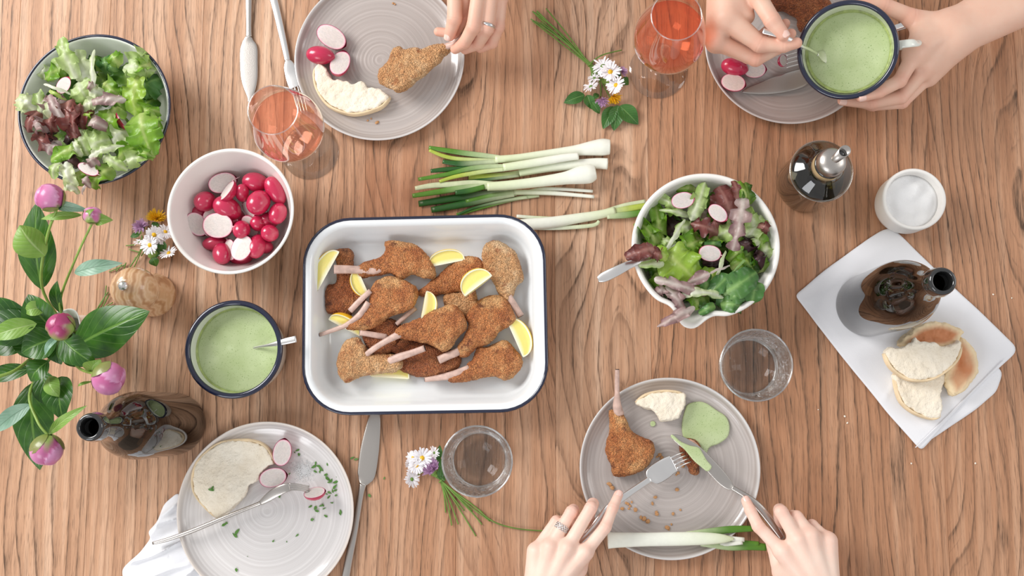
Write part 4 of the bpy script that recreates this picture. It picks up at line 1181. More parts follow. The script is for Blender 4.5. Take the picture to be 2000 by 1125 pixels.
v, f = cloth([(1590, 596), (1735, 470), (1958, 728), (1945, 765), (1905, 800), (1798, 872), (1700, 760)], 0.0003, 0.0012, 0.0008, 3)
part('lower_fold', dict(v=v, f=f, m=M['linen']), nap)
v, f = cloth([(1552, 577), (1608, 530), (1690, 470), (1722, 450), (1742, 445), (1760, 462), (1850, 550), (1925, 620), (1984, 678), (1982, 690), (1925, 742), (1870, 800), (1799, 880), (1740, 815), (1640, 692), (1600, 640)], 0.0024, 0.0016, 0.0022, 5, freq=(9, 22), ang=0.9)
part('upper_fold', dict(v=v, f=f, m=M['linen']), nap)
a, b = cp(620, 1085, 0.0062, CN), cp(1045, 660, 0.0066, CN)
vv, ff = loft([(a, 0.0007, 0.0006), (a.lerp(b, 0.4) + Vector((0.002, 0.001, 0)), 0.0008, 0.0008), (b, 0.0007, 0.0006)], 8)
part('hem', dict(v=vv, f=ff, m=M['linen']), nap)
nap2 = thing('crumpled_napkin', 'crumpled white linen napkin under the pale plate', 'napkin', W(310, 1075))
pl_ = PBL.location; pr2 = 173 * S(518, 999, 0.018)
def plate_cap(x, y):
    q = math.hypot(x - pl_.x, y - pl_.y) / pr2
    return float(np.interp(q, [0.62, 0.82, 0.95, 1.0, 1.05, 1.14], [0.0012, 0.0034, 0.0078, 0.012, 0.0165, 0.03]))
v, f = cloth([(348, 960), (322, 984), (308, 1020), (288, 1040), (298, 1048), (275, 1078), (238, 1112), (242, 1135), (300, 1165), (405, 1180), (412, 1120), (388, 1060), (376, 1000)], 0.0003, 0.0009, 0.016, 9, freq=(14, 48), crease=0.5, ang=0.5, cap=plate_cap, edge=0.002)
part('cloth', dict(v=v, f=f, m=M['linen']), nap2)

# ---------------------------------------------------------------- sauce and salt on plates, small bits
v, f = slab(pxpoly([(612, 290), (630, 252), (680, 237), (730, 245), (790, 285), (840, 320), (860, 372), (850, 430), (800, 470), (750, 490), (725, 540), (702, 535), (690, 500), (650, 462), (605, 430), (597, 360)], 0.012, 5, C5B), 0.0063, 0.0024, 0.0022, 0.0013, wob=0.0006, dome=0.0012, seed=3)
single('sauce_puddle', 'puddle of green herb sauce on the lower plate', 'sauce', dict(v=v, f=f, m=M['sauce']))
v, f = slab(pxpoly([(425, 348), (445, 345), (453, 362), (440, 375), (424, 370)], 0.009, 4, C5B), 0.0063, 0.0010, 0.0009, 0.0007, seed=4)
single('sauce_drop', 'small drop of green sauce below the torn bread', 'sauce', dict(v=v, f=f, m=M['sauce']))
v, f = slab(pxpoly([(598, 450), (640, 440), (680, 455), (705, 490), (692, 540), (698, 600), (690, 638), (655, 640), (636, 600), (612, 560), (590, 510)], 0.025, 4, C5B), 0.007, 0.0072, 0.006, 0.0013, wob=0.001, seed=5)
v = crumbly(v, f, 0.0012, 5)
bite = thing('cutlet_bite', 'cut bite of cutlet held under fork and knife on the lower plate', 'meat', (v[:, 0].mean(), v[:, 1].mean(), v[:, 2].min()))
part('breaded_meat', dict(v=v, f=f, m=M['bread_dark']), bite)
v, f = slab(pxpoly([(600, 448), (650, 445), (695, 480), (690, 510), (640, 505), (610, 480)], 0.03, 4, C5B), 0.020, 0.0025, 0.002, 0.0012, wob=0.001, seed=6)
part('pink_meat', dict(v=crumbly(v, f, 0.0008, 9), f=f, m=M['meat']), bite, label='pink cut surface')

def pebbles(name, label, cat, pts, mat, z, r0, r1, group, crop=None, flat=0.6):
    rs = random.Random(len(pts) + int(pts[0][0]))
    meshes = []
    for q in range(4):
        vs, fs = lathe([(0, -1), (0.6, -0.75), (1, -0.1), (0.75, 0.6), (0, 0.9)], 7)
        vs = [Vector(p) * (1 + 0.45 * noise.noise(Vector(p) * 1.7 + Vector((q * 5, 0, 0)))) for p in vs]
        meshes.append(data_of(name, vs, fs, mat, False))
    for i, (x, y) in enumerate(pts):
        px, py = (crop[0] + x / crop[2], crop[1] + y / crop[2]) if crop else (x, y)
        r = rs.uniform(r0, r1)
        o = link(name, meshes[i % 4], None, W(px, py, z + r * flat * 0.9))
        o.scale = (r * rs.uniform(0.8, 1.3), r, r * flat); o.rotation_euler = (0, 0, rs.uniform(0, 6))
        tag(o, label, cat, group)
pebbles('breading_crumb', 'loose golden breading crumb on the lower plate', 'crumb', [(205, 700), (213, 712), (198, 690), (300, 800), (312, 812), (290, 795), (320, 790), (305, 825), (268, 825), (342, 832), (370, 875), (388, 880), (408, 895), (455, 845), (460, 856), (548, 855), (588, 832), (565, 640), (575, 630), (450, 762), (435, 797), (515, 930), (525, 940), (538, 912), (570, 722), (475, 530), (460, 540), (485, 545), (600, 590)], M['crumb'], 0.0062, 0.0014, 0.0034, 'breading crumbs on the lower plate', C5B)
pebbles('bread_crumb', 'tiny white bread crumb lying on the bare oak', 'crumb', [(1598, 800), (1650, 813), (1655, 826), (1940, 575), (1976, 582), (1905, 905), (1780, 905)], M['crumb_white'], 0.0004, 0.0008, 0.0016, 'white crumbs on the table')
pebbles('bread_crumb', 'tiny pale crumb on the grey plate with the torn crescent', 'crumb', [(1025, 20), (1035, 26), (795, 705), (870, 735), (925, 748), (930, 745), (890, 725)], M['crumb'], 0.0062, 0.0010, 0.0028, 'crumbs on the grey plate', C5)

# herbs
def herb_mesh(seed):
    rs = random.Random(seed); vs, fs = [], []
    L = rs.uniform(0.9, 1.3); Wd = rs.uniform(0.4, 0.7)
    out = [(-L, 0), (-L * 0.4, Wd), (L * 0.3, Wd * rs.uniform(0.5, 1.1)), (L, rs.uniform(-.2, .3)), (L * 0.4, -Wd * rs.uniform(0.5, 1)), (-L * 0.5, -Wd)]
    for z in (0, 0.22):
        for i, (x, y) in enumerate(out): vs.append((x, y, z + 0.25 * math.sin(x * 1.3 + seed)))
    fs = [(5, 4, 3, 2, 1, 0), (6, 7, 8, 9, 10, 11)] + [(k, (k + 1) % 6, 6 + (k + 1) % 6, 6 + k) for k in range(6)]
    return data_of('herb_leaf', vs, fs, M['herb'], False)
HM = [herb_mesh(i) for i in range(5)]
rs = random.Random(3)
for i, (x, y, s) in enumerate([(1318, 275, 2), (1328, 305, 2), (1300, 290, 1), (1265, 433, 1.2), (1440, 365, 2.4), (1430, 385, 2.4), (1462, 380, 2.4), (1480, 400, 2.4), (1440, 418, 2.2), (1470, 415, 2.2), (1520, 370, 1.4), (1510, 440, 2.2), (1525, 465, 2.6), (1545, 480, 2.4), (1530, 490, 2.4), (1575, 490, 2.4), (1585, 455, 1.2), (1570, 520, 2.6), (1575, 545, 2.2), (1555, 550, 2.2), (1535, 560, 2.0), (1580, 580, 1.8), (1530, 590, 1.8), (1515, 570, 1.6), (1550, 630, 1.8), (1405, 655, 1.8), (1440, 665, 2.4), (1450, 685, 2.2), (1475, 650, 2.0), (1500, 668, 2.0), (1490, 645, 1.6), (1420, 742, 2.4), (1508, 720, 1.8), (1610, 690, 2.4), (1605, 705, 1.8), (1630, 625, 0.8), (1198, 585, 2.0), (825, 775, 2.6), (840, 765, 1.8), (1315, 850, 2.2), (1155, 888, 1.4), (905, 1083, 2.2), (980, 993, 0.6), (1245, 892, 0.9), (895, 850, 3.4), (910, 825, 3.0), (730, 540, 2.4), (742, 530, 2.0), (745, 545, 2.0), (1690, 325, 2.6), (1715, 335, 2.0), (1805, 580, 2.2), (1905, 465, 1.2), (1480, 570, 1.6)]):
    zz = 0.0205 if x < 760 else (0.0008 if x > 1680 else 0.0068)
    o = link('herb_piece', HM[i % 5], None, cp(x, y, zz, C4))
    k = 0.00150 * s
    o.scale = (k, k * rs.uniform(0.7, 1.0), k); o.rotation_euler = (rs.uniform(-.3, .3), rs.uniform(-.3, .3), rs.uniform(0, 6))
    if 720 < x < 760: tag(o, 'shred of green herb lying on the bitten bread slice', 'herb', 'herb shreds on the bread slice')
    elif x > 1680: tag(o, 'shred of green herb on the oak beside the long knife', 'herb', 'herb shreds on the table')
    else: tag(o, 'shred of chopped green herb scattered on the pale plate', 'herb', 'chopped herbs on the pale plate')
sv, sf = [], []
for i in range(1100):
    a = rs.uniform(0, 2 * PI); q = abs(rs.gauss(0, 1))
    x = 1370 + 45 * q * math.cos(a) - 10 * q; y = 410 + 38 * q * math.sin(a)
    p = cp(x, y, 0.0064, C4); k = rs.uniform(0.0005, 0.0013)
    if q < 0.9: p.z += 0.0020 * (1 - q)
    b = len(sv)
    for dx, dy, dz in ((1, 0, 0), (-0.5, 0.8, 0), (-0.5, -0.8, 0), (0, 0, 1.1), (0, 0, -0.3)): sv.append(p + Vector((dx, dy, dz)) * k)
    sf += [(b, b + 1, b + 3), (b + 1, b + 2, b + 3), (b + 2, b, b + 3), (b + 1, b, b + 4), (b + 2, b + 1, b + 4), (b, b + 2, b + 4)]
so = single('salt_grains', 'small heap of white salt grains on the pale plate', 'salt', dict(v=sv, f=sf, m=M['salt'], s=False)); so['kind'] = 'stuff'
# ---------------------------------------------------------------- lettuce and other salad leaves
PAL = {  # kind: (rib colour, blade colour, edge colour)
    'g': (c(206, 222, 140), c(134, 182, 52), c(98, 152, 34)),
    'G': (c(160, 190, 90), c(76, 122, 34), c(48, 90, 24)),
    'l': (c(228, 234, 202), c(192, 214, 138), c(154, 192, 92)),
    'y': (c(204, 220, 130), c(164, 200, 70), c(136, 180, 50)),
    'w': (c(238, 240, 222), c(222, 230, 186), c(190, 212, 140)),
    'p': (c(190, 138, 128), c(134, 72, 66), c(92, 42, 44)),
    'd': (c(120, 84, 86), c(64, 40, 46), c(46, 28, 36)),
    'r': (c(230, 216, 208), c(186, 156, 152), c(134, 88, 98)),
    's': (c(150, 190, 110), c(82, 132, 62), c(62, 112, 52)),
}
NAMES = {'g': 'bright green frilly lettuce leaf', 'G': 'dark green leaf', 'l': 'pale green lettuce leaf', 'y': 'yellow green lettuce leaf', 'w': 'whitish lettuce leaf with thick rib',
         'p': 'red purple lettuce leaf', 'd': 'very dark purple curled leaf', 'r': 'dusky pink leaf with pale rib', 's': 'smooth green spinach leaf'}

SHORT = {'g': 'green frilly leaf', 'G': 'dark green leaf', 'l': 'pale green leaf', 'y': 'yellow green leaf', 'w': 'whitish leaf', 'p': 'red purple leaf', 'd': 'blackish purple leaf', 'r': 'dusky pink leaf', 's': 'smooth spinach leaf'}

def leaf_md(a, b, wid, kind, seed, frill=1.0, arch=0.012, roll=0.0, lobes=0.0, stem=0.0, nu=40, nv=16, mat=None, tip=0.5, cup=0.0, bend=0.0):
    """a, b: ends of the midrib; wid: full width; frill: ruffle of the edge; lobes: cut outline; stem: bare share at the start."""
    rs = random.Random(seed)
    d = b - a; L = d.length; t0 = d.normalized()
    side = t0.cross(Vector((0, 0, 1))).normalized(); up = side.cross(t0)
    Rr = Matrix.Rotation(roll, 3, t0); side = Rr @ side; up = Rr @ up
    ph1, ph2 = rs.uniform(0, 6), rs.uniform(0, 6)
    f1 = rs.uniform(1.3, 1.9) * max(0.8, L / 0.045); rib, blade, edge = PAL[kind]
    vs, fs, cs, uv = [], [], [], []
    for i in range(nu + 1):
        u = i / nu
        p = a + d * u + Vector((0, 0, 1)) * arch * math.sin(PI * u) + side * bend * math.sin(PI * u)
        if u < stem: w = 0.0016 + 0.001 * u
        else:
            s = (u - stem) / (1 - stem)
            w = wid / 2 * max(0.02, math.sin(PI * min(1, s ** 0.75)) ** 0.55 if s < tip else (max(0.0, math.cos((s - tip) / (1 - tip) * PI / 2)) ** 0.42 * math.sin(PI * min(1, tip ** 0.75)) ** 0.55))
            w *= 1 - lobes * (0.5 + 0.5 * math.sin(u * 22 + ph1)) ** 1.5 * min(1, s * 4)
            w *= 1 + (0.06 if kind == 's' else 0.30) * noise.noise(Vector((u * 5.5, seed * 1.7, 0)))
        for j in range(nv + 1):
            v = j / nv * 2 - 1; av = abs(v)
            sg = 1 if v > 0 else -1
            ww = w * (1 + (0.2 if kind == 's' else 1.0) * (0.22 * noise.noise(Vector((u * 9, sg * 7 + seed, 3))) + 0.10 * noise.noise(Vector((u * 30, sg * 7 + seed, 5)))) * av)
            fr = frill * min(w, 0.02) * (av ** 2.2) * (0.42 * math.sin(f1 * u * 6.28 + ph1 + sg * 1.3) + 0.26 * math.sin(f1 * 2.3 * u * 6.28 + ph2 * sg)) * (0 if u < stem else 1)
            lx, lv = u * L * 55, v * ww * 55
            nz = noise.noise(Vector((lx + seed, lv, 0))) * 0.0055 * min(1, w / 0.012) + noise.noise(Vector((lx * 2.4 + seed, lv * 2.4, 4))) * 0.0022 * min(1, w / 0.01)
            nz *= 0.6 if kind == 's' else 1.0
            nz -= 0.5 * noise.noise(Vector((lx + seed, 0, 0))) * 0.0055 * min(1, w / 0.012)
            q = p + side * (v * ww * (1 - 0.22 * frill * av)) + up * (fr + nz - cup * w * v * v)
            q += t0 * (frill * 0.25 * min(w, 0.02) * av * math.sin(f1 * u * 6.28 * 1.6 + ph1)) + side * (noise.noise(Vector((lx * 1.2, lv, 8 + seed))) * 0.003 * av)
            q += up * (0.0012 * math.exp(-(v * w / 0.003) ** 2))
            vs.append(q)
            rr = math.exp(-(v * ww / (0.0035 if u < 0.5 else 0.002)) ** 2) if w > 0.003 else 1
            # side veins
            vein = max(0, math.sin((u - av * 0.30) * (9 + L * 220) + sg * 1.1 + 1.5 * noise.noise(Vector((u * 3, sg + seed, 1))))) ** 14 * 0.30 * (1 - av)
            k = min(1, rr + vein) * (1 - 0.4 * u)
            e = max(0, av * 0.7 + u * 0.45 - 0.45) ** 1.0 * 1.3; e = min(1, e + 0.25 * noise.noise(q * 60))
            e = max(0, e)
            col = [blade[m] + (edge[m] - blade[m]) * e for m in range(3)]
            base = max(0, 0.45 - u) * 0.9
            col = [x + (rib[m] - x) * min(1, k * 0.9 + base) for m, x in enumerate(col)]
            cs.append(tuple(col) + (1,)); uv.append((u, j / nv))
    n = nv + 1
    for i in range(nu):
        for j in range(nv):
            fs.append((i * n + j, i * n + j + 1, (i + 1) * n + j + 1, (i + 1) * n + j))
    return dict(v=vs, f=fs, m=mat or M['spinach' if kind == 's' else 'lettuce'], c=cs, uv=uv)

def salad(crop, items, where, group, centre, R, base_z, seed0):
    used = {}
    for n, it in enumerate(items):
        x0, y0, x1, y1, w, kind = it[:6]
        z = it[6]; opt = it[7] if len(it) > 7 else {}
        lab = it[8] if len(it) > 8 else None
        z0 = z + opt.pop('dz0', 0); z1 = z + opt.pop('dz1', 0)
        a, b = cp(x0, y0, z0, crop), cp(x1, y1, z1, crop)
        wid = 1.22 * w / crop[2] * S(400, 400, z)
        md = leaf_md(a, b, wid, kind, seed0 + n, **opt)
        if lab is None:
            lab = NAMES[kind] + ' ' + where
            g = group
        else: g = group
        nm = 'spinach_leaf' if kind == 's' else 'lettuce_leaf'
        single(nm, lab, 'salad leaf', md, g)

def place_words(x, y, cx, cy, r):
    dx, dy = (x - cx) / r, (y - cy) / r
    if math.hypot(dx, dy) < 0.3: return 'in the middle'
    v = 'upper' if dy < -0.25 else ('lower' if dy > 0.25 else '')
    h = 'left' if dx < -0.25 else ('right' if dx > 0.25 else '')
    if v and h: return 'at the %s %s' % (v, h)
    if v: return 'at the %s side' % ('top' if v == 'upper' else 'bottom')
    return 'at the %s side' % h

def salad_named(crop, items, bowlname, group, cx, cy, r, seed0):
    """Every leaf gets its own wording: kind, size and where in the bowl it lies."""
    seen = {}
    out = []
    ords = ['', 'second ', 'third ', 'fourth ', 'fifth ', 'sixth ', 'seventh ']
    for it in items:
        x0, y0, x1, y1, w, kind = it[:6]
        L = math.hypot(x1 - x0, y1 - y0)
        size = 'long ' if L > 2.2 * w else ('broad ' if w > 120 else 'small ' if L < 110 else '')
        if kind == 'w' or kind == 'r': pass
        pw = place_words((x0 + x1) / 2, (y0 + y1) / 2, cx, cy, r)
        ang = math.degrees(math.atan2(-(y1 - y0), x1 - x0)) % 360
        pt = ['right', 'up right', 'up', 'up left', 'left', 'down left', 'down', 'down right'][int((ang + 22.5) // 45) % 8]
        lab = '%s%s pointing %s %s of %s' % (size, SHORT[kind], pt, pw, bowlname)
        out.append((lab,) + tuple(it))
    labs = {}
    final = []
    for o in out:
        n = labs.get(o[0], 0); labs[o[0]] = n + 1
        lab = o[0] if n == 0 else ('upper ' if n == 1 else 'top ') + o[0]
        it = list(o[1:]) + ([{}] if len(o) < 9 else [])
        final.append(tuple(it[:8]) + (lab,))
    salad(crop, final, '', group, None, None, None, seed0)

RL = [  # right bowl, lowest first
    (200, 700, 500, 900, 220, 'G', 0.030), (500, 300, 800, 500, 260, 'G', 0.034), (850, 700, 600, 900, 260, 'G', 0.032), (250, 350, 450, 550, 240, 'G', 0.036), (900, 350, 750, 600, 240, 'G', 0.034),
    (500, 560, 780, 560, 240, 'G', 0.036), (420, 780, 700, 640, 240, 'G', 0.036), (620, 200, 800, 380, 220, 'G', 0.036), (960, 450, 1020, 640, 200, 'G', 0.046), (640, 820, 900, 980, 220, 'G', 0.044),
    (170, 540, 300, 760, 220, 'd', 0.038), (300, 430, 420, 340, 170, 'd', 0.044), (330, 640, 300, 760, 110, 'd', 0.050), (560, 640, 760, 640, 130, 'd', 0.048),
    (880, 520, 760, 640, 140, 'g', 0.068), (960, 560, 820, 640, 130, 'G', 0.068), (1000, 720, 960, 560, 120, 'g', 0.068), (760, 560, 870, 440, 130, 'g', 0.070), (150, 620, 260, 760, 130, 'G', 0.060), (190, 700, 330, 830, 150, 'g', 0.062),
    (560, 970, 460, 880, 120, 'g', 0.072), (620, 900, 480, 950, 110, 'G', 0.070), (300, 260, 440, 200, 120, 'g', 0.066), (560, 170, 640, 260, 120, 'G', 0.066), (870, 920, 990, 850, 120, 'g', 0.068), (700, 440, 600, 530, 120, 'g', 0.070),
    (850, 600, 960, 740, 120, 'G', 0.072), (950, 420, 1010, 560, 120, 'g', 0.074), (420, 700, 300, 800, 120, 'G', 0.066), (1010, 620, 1040, 480, 90, 'l', 0.070), (780, 700, 900, 620, 110, 'g', 0.072, dict(frill=0.8)),
    (260, 470, 215, 200, 170, 'g', 0.060, dict(frill=1.9)), (250, 520, 100, 350, 170, 'g', 0.066, dict(frill=2.1)), (300, 470, 130, 530, 130, 'g', 0.058, dict(frill=2.0)),
    (440, 290, 245, 170, 90, 'l', 0.070, dict(stem=0.1)), (520, 110, 360, 120, 70, 'g', 0.062),
    (620, 290, 470, 260, 100, 'r', 0.066), (480, 310, 250, 265, 44, 'l', 0.074, dict(frill=0.3)),
    (485, 345, 590, 60, 120, 'l', 0.080, dict(tip=0.6)), (780, 340, 690, 90, 270, 'p', 0.080, dict(frill=0.7, tip=0.6, lobes=0.1)),
    (820, 380, 760, 280, 70, 'r', 0.078), (560, 340, 650, 340, 110, 'g', 0.064, dict(frill=1.6)), (640, 410, 720, 330, 90, 'p', 0.070),
    (690, 430, 480, 365, 150, 'p', 0.080, dict(lobes=0.5, frill=0.6)), (560, 470, 400, 520, 150, 'g', 0.066, dict(frill=1.4)), (420, 560, 570, 470, 160, 'g', 0.068, dict(frill=1.2)),
    (500, 400, 370, 400, 120, 'l', 0.068, dict(frill=1.2)), (300, 560, 440, 330, 36, 'w', 0.082, dict(frill=0.4)), (340, 540, 280, 470, 90, 'l', 0.074),
    (840, 380, 670, 460, 150, 'l', 0.076, dict(frill=0.9)), (900, 470, 1000, 300, 180, 'l', 0.080, dict(frill=1.2)), (960, 440, 880, 240, 130, 'l', 0.084),
    (900, 200, 800, 45, 100, 'g', 0.090, dict(cup=0.8)), (900, 230, 880, 60, 110, 'G', 0.086), (830, 190, 790, 50, 60, 'p', 0.092),
    (970, 380, 1060, 420, 80, 'p', 0.090, dict(frill=1.6)), (870, 170, 790, 565, 150, 'r', 0.094, dict(lobes=0.65, frill=0.5, tip=0.55)),
    (850, 540, 940, 500, 170, 'd', 0.076, dict(frill=2.0)), (1000, 560, 930, 680, 160, 'd', 0.074, dict(frill=2.0)), (980, 540, 920, 460, 40, 'l', 0.080, dict(frill=0.3)),
    (640, 560, 640, 480, 100, 's', 0.078, dict(frill=0.4)), (670, 745, 735, 560, 22, 'l', 0.090, dict(frill=0.1)),
    (270, 560, 570, 840, 250, 'y', 0.080, dict(frill=0.9, tip=0.7, arch=0.016)), (620, 850, 640, 680, 150, 'y', 0.076), (300, 640, 235, 530, 80, 'y', 0.088, dict(frill=0.5)),
    (770, 670, 460, 800, 70, 'r', 0.092, dict(stem=0.5, frill=0.5)), (600, 860, 560, 700, 100, 's', 0.078, dict(frill=0.8)),
    (880, 630, 610, 890, 130, 's', 0.086, dict(stem=0.45, frill=0.6, lobes=0.25)), (720, 860, 700, 980, 110, 's', 0.070), (760, 790, 870, 660, 70, 's', 0.066),
    (725, 880, 965, 720, 165, 's', 0.088, dict(frill=0.25, tip=0.6, arch=0.014)), (735, 920, 870, 850, 130, 's', 0.082, dict(frill=0.15, tip=0.6)), (940, 780, 930, 945, 130, 's', 0.086, dict(frill=0.2, tip=0.6)),
    (700, 950, 870, 970, 110, 's', 0.080, dict(frill=0.6)), (660, 960, 540, 1020, 70, 's', 0.082, dict(frill=0.8)),
    (290, 655, 100, 675, 50, 'l', 0.090, dict(frill=0.3)), (220, 540, 5, 610, 130, 'p', 0.104, dict(frill=1.0, tip=0.6)), (280, 610, 170, 570, 100, 'p', 0.096),
    (250, 690, 330, 860, 60, 'l', 0.074), (380, 790, 270, 690, 60, 'y', 0.070), (300, 830, 225, 880, 90, 'r', 0.078), (215, 765, 605, 890, 75, 'r', 0.090, dict(frill=0.7)),
    (300, 820, 440, 1005, 90, 'r', 0.082, dict(frill=0.9)), (330, 940, 400, 850, 100, 'd', 0.066), (380, 900, 725, 905, 60, 'w', 0.088, dict(frill=0.7, bend=-0.006)),
    (515, 975, 235, 1120, 95, 'r', 0.098, dict(frill=1.5, dz1=-0.01)),
]
salad_named(CR, RL, 'the mixing bowl', 'mixed salad leaves in the mixing bowl', 580, 560, 420, 100)
LL = [
    (300, 300, 500, 500, 260, 'G', 0.028), (600, 300, 800, 500, 260, 'G', 0.028), (800, 600, 600, 800, 260, 'G', 0.028), (400, 600, 600, 700, 260, 'G', 0.028), (300, 700, 500, 900, 220, 'G', 0.028), (700, 820, 900, 760, 220, 'G', 0.030),
    (830, 420, 800, 220, 220, 'G', 0.052, dict(frill=0.6)), (600, 280, 600, 170, 110, 'G', 0.050, dict(frill=1.2)), (560, 330, 550, 240, 110, 'G', 0.046), (700, 640, 760, 740, 150, 'G', 0.044), (900, 560, 1010, 470, 150, 'G', 0.050),
    (700, 300, 650, 180, 120, 's', 0.056), (740, 300, 690, 230, 90, 's', 0.062, dict(lobes=0.4)),
    (460, 330, 350, 50, 120, 'l', 0.084, dict(frill=0.9, tip=0.6, dz1=0.006)), (540, 360, 450, 130, 150, 'w', 0.074, dict(frill=0.6)),
    (440, 240, 240, 340, 120, 'g', 0.064, dict(frill=1.2)), (420, 220, 300, 270, 120, 'l', 0.068, dict(frill=1.1)), (330, 330, 180, 260, 90, 'w', 0.056),
    (200, 520, 35, 480, 110, 'w', 0.080, dict(frill=0.8, tip=0.6)), (180, 560, 60, 520, 90, 'w', 0.074), (240, 600, 210, 400, 80, 'l', 0.076), (330, 630, 270, 470, 70, 'w', 0.082, dict(frill=0.5)),
    (270, 410, 390, 480, 26, 'y', 0.086, dict(frill=0.1)), (230, 370, 420, 440, 22, 'w', 0.088, dict(frill=0.1)), (320, 540, 220, 480, 110, 'r', 0.078, dict(frill=1.5)), (400, 540, 330, 470, 100, 'r', 0.078, dict(frill=1.4)),
    (470, 350, 560, 500, 170, 'l', 0.078, dict(frill=0.6, tip=0.7)), (660, 440, 530, 440, 120, 'w', 0.082, dict(frill=0.9)), (590, 420, 580, 130, 34, 'w', 0.090, dict(frill=0.2)), (600, 400, 540, 380, 70, 'r', 0.088),
    (780, 250, 1000, 280, 190, 'l', 0.078, dict(frill=1.3)), (760, 240, 700, 160, 120, 'g', 0.072), (860, 180, 960, 220, 130, 'l', 0.076, dict(frill=1.4)), (970, 240, 860, 290, 100, 'g', 0.080, dict(frill=1.6)),
    (900, 420, 1030, 330, 190, 's', 0.066, dict(frill=0.5, cup=0.4)), (1000, 450, 900, 380, 150, 's', 0.062),
    (640, 360, 780, 470, 130, 'g', 0.076, dict(frill=0.9)), (720, 420, 790, 560, 110, 'g', 0.070, dict(frill=1.2)), (880, 300, 860, 590, 150, 'y', 0.086, dict(frill=0.7, tip=0.7)),
    (880, 560, 1030, 560, 120, 'g', 0.078, dict(frill=1.5)), (900, 560, 980, 860, 230, 'g', 0.086, dict(frill=0.7, tip=0.75, arch=0.016)), (1010, 600, 1040, 680, 70, 'g', 0.078),
    (800, 475, 540, 500, 80, 'r', 0.094, dict(frill=0.8)), (640, 480, 500, 540, 90, 'w', 0.088, dict(frill=0.8)),
    (740, 520, 660, 740, 170, 'g', 0.078, dict(frill=0.5)), (620, 560, 700, 720, 170, 'l', 0.076, dict(frill=0.7)),
    (400, 480, 450, 740, 150, 'p', 0.090, dict(frill=1.4)), (480, 500, 440, 700, 90, 'p', 0.096, dict(frill=1.6)), (530, 520, 500, 680, 130, 'p', 0.086, dict(frill=1.4)),
    (280, 590, 320, 700, 130, 'p', 0.086, dict(frill=1.5)), (200, 560, 120, 700, 110, 'p', 0.084, dict(frill=1.4)), (260, 640, 170, 680, 120, 'r', 0.090, dict(frill=1.2)), (240, 700, 250, 830, 150, 'p', 0.080, dict(frill=1.4)),
    (380, 720, 480, 770, 110, 'd', 0.072), (330, 740, 250, 780, 120, 'd', 0.074, dict(frill=1.4)), (350, 760, 260, 850, 110, 'r', 0.080, dict(frill=1.0)),
    (540, 620, 670, 670, 100, 'r', 0.092, dict(frill=1.4)), (570, 560, 540, 620, 60, 'y', 0.090), (380, 620, 270, 440, 70, 'r', 0.094, dict(frill=0.6)),
    (540, 820, 690, 750, 190, 'l', 0.080, dict(frill=0.6, tip=0.6)), (480, 680, 540, 860, 140, 'l', 0.078, dict(frill=0.9)), (700, 770, 820, 690, 130, 'w', 0.076, dict(frill=0.6, lobes=0.3)),
    (740, 900, 890, 790, 130, 'g', 0.074, dict(frill=0.9)), (760, 920, 1000, 850, 120, 'l', 0.078, dict(frill=1.3)), (880, 830, 1000, 870, 90, 'g', 0.082, dict(frill=1.5)), (820, 760, 850, 840, 110, 'g', 0.070),
    (490, 800, 280, 900, 120, 'g', 0.084, dict(frill=1.2)), (430, 760, 500, 860, 90, 'w', 0.082), (470, 930, 400, 870, 100, 'd', 0.078),
    (380, 900, 470, 1125, 100, 'w', 0.090, dict(frill=0.9, tip=0.6, dz1=-0.01)), (350, 900, 300, 1020, 80, 'l', 0.088, dict(frill=0.8)), (470, 1090, 370, 1075, 50, 'w', 0.084),
    (540, 870, 790, 790, 60, 'w', 0.092, dict(frill=1.0, lobes=0.4)), (640, 860, 810, 960, 90, 'l', 0.088, dict(frill=0.8, lobes=0.3)), (560, 860, 610, 950, 100, 'r', 0.084), (640, 920, 700, 960, 110, 'G', 0.070),
    (700, 940, 560, 1080, 140, 'g', 0.078, dict(frill=1.1)), (480, 960, 500, 1070, 110, 'g', 0.076, dict(frill=1.0)), (520, 1000, 560, 1080, 60, 'r', 0.090), (560, 1040, 505, 1130, 20, 'r', 0.084, dict(frill=0.1)),
]
salad_named(CL, LL, 'the navy bowl', 'mixed salad leaves in the navy rimmed bowl', 560, 540, 420, 300)
def rs_(label, crop, x, y, z, r, rot, kind='slice', sl=0.9):
    px, py = crop[0] + x / crop[2], crop[1] + y / crop[2]
    radish(label, px, py, z, r / crop[2] * S(px, py, z), tuple(R_(q) for q in rot), kind, 'radish slices in the salads', sl)
rs_('round radish slice at the top left of the mixing bowl', CR, 425, 192, 0.094, 86, (6, 4, 12), sl=0.86)
rs_('radish slice over the purple leaves in the mixing bowl', CR, 682, 285, 0.098, 80, (8, 6, -40), sl=0.82)
rs_('radish half with pink rim in the middle of the mixing bowl', CR, 625, 580, 0.096, 84, (16, 6, -10), 'half', 0.88)
rs_('round white radish slice at the upper left of the navy rimmed bowl', CL, 365, 375, 0.086, 62, (6, 0, 60), sl=0.86)
rs_('radish wedge showing its red skin in the navy rimmed bowl', CL, 772, 612, 0.080, 74, (-82, 0, -58), 'half', 0.7)
rs_('radish slice leaning at the bottom of the navy rimmed bowl', CL, 535, 950, 0.094, 78, (-24, 0, -28), 'half', 0.62)

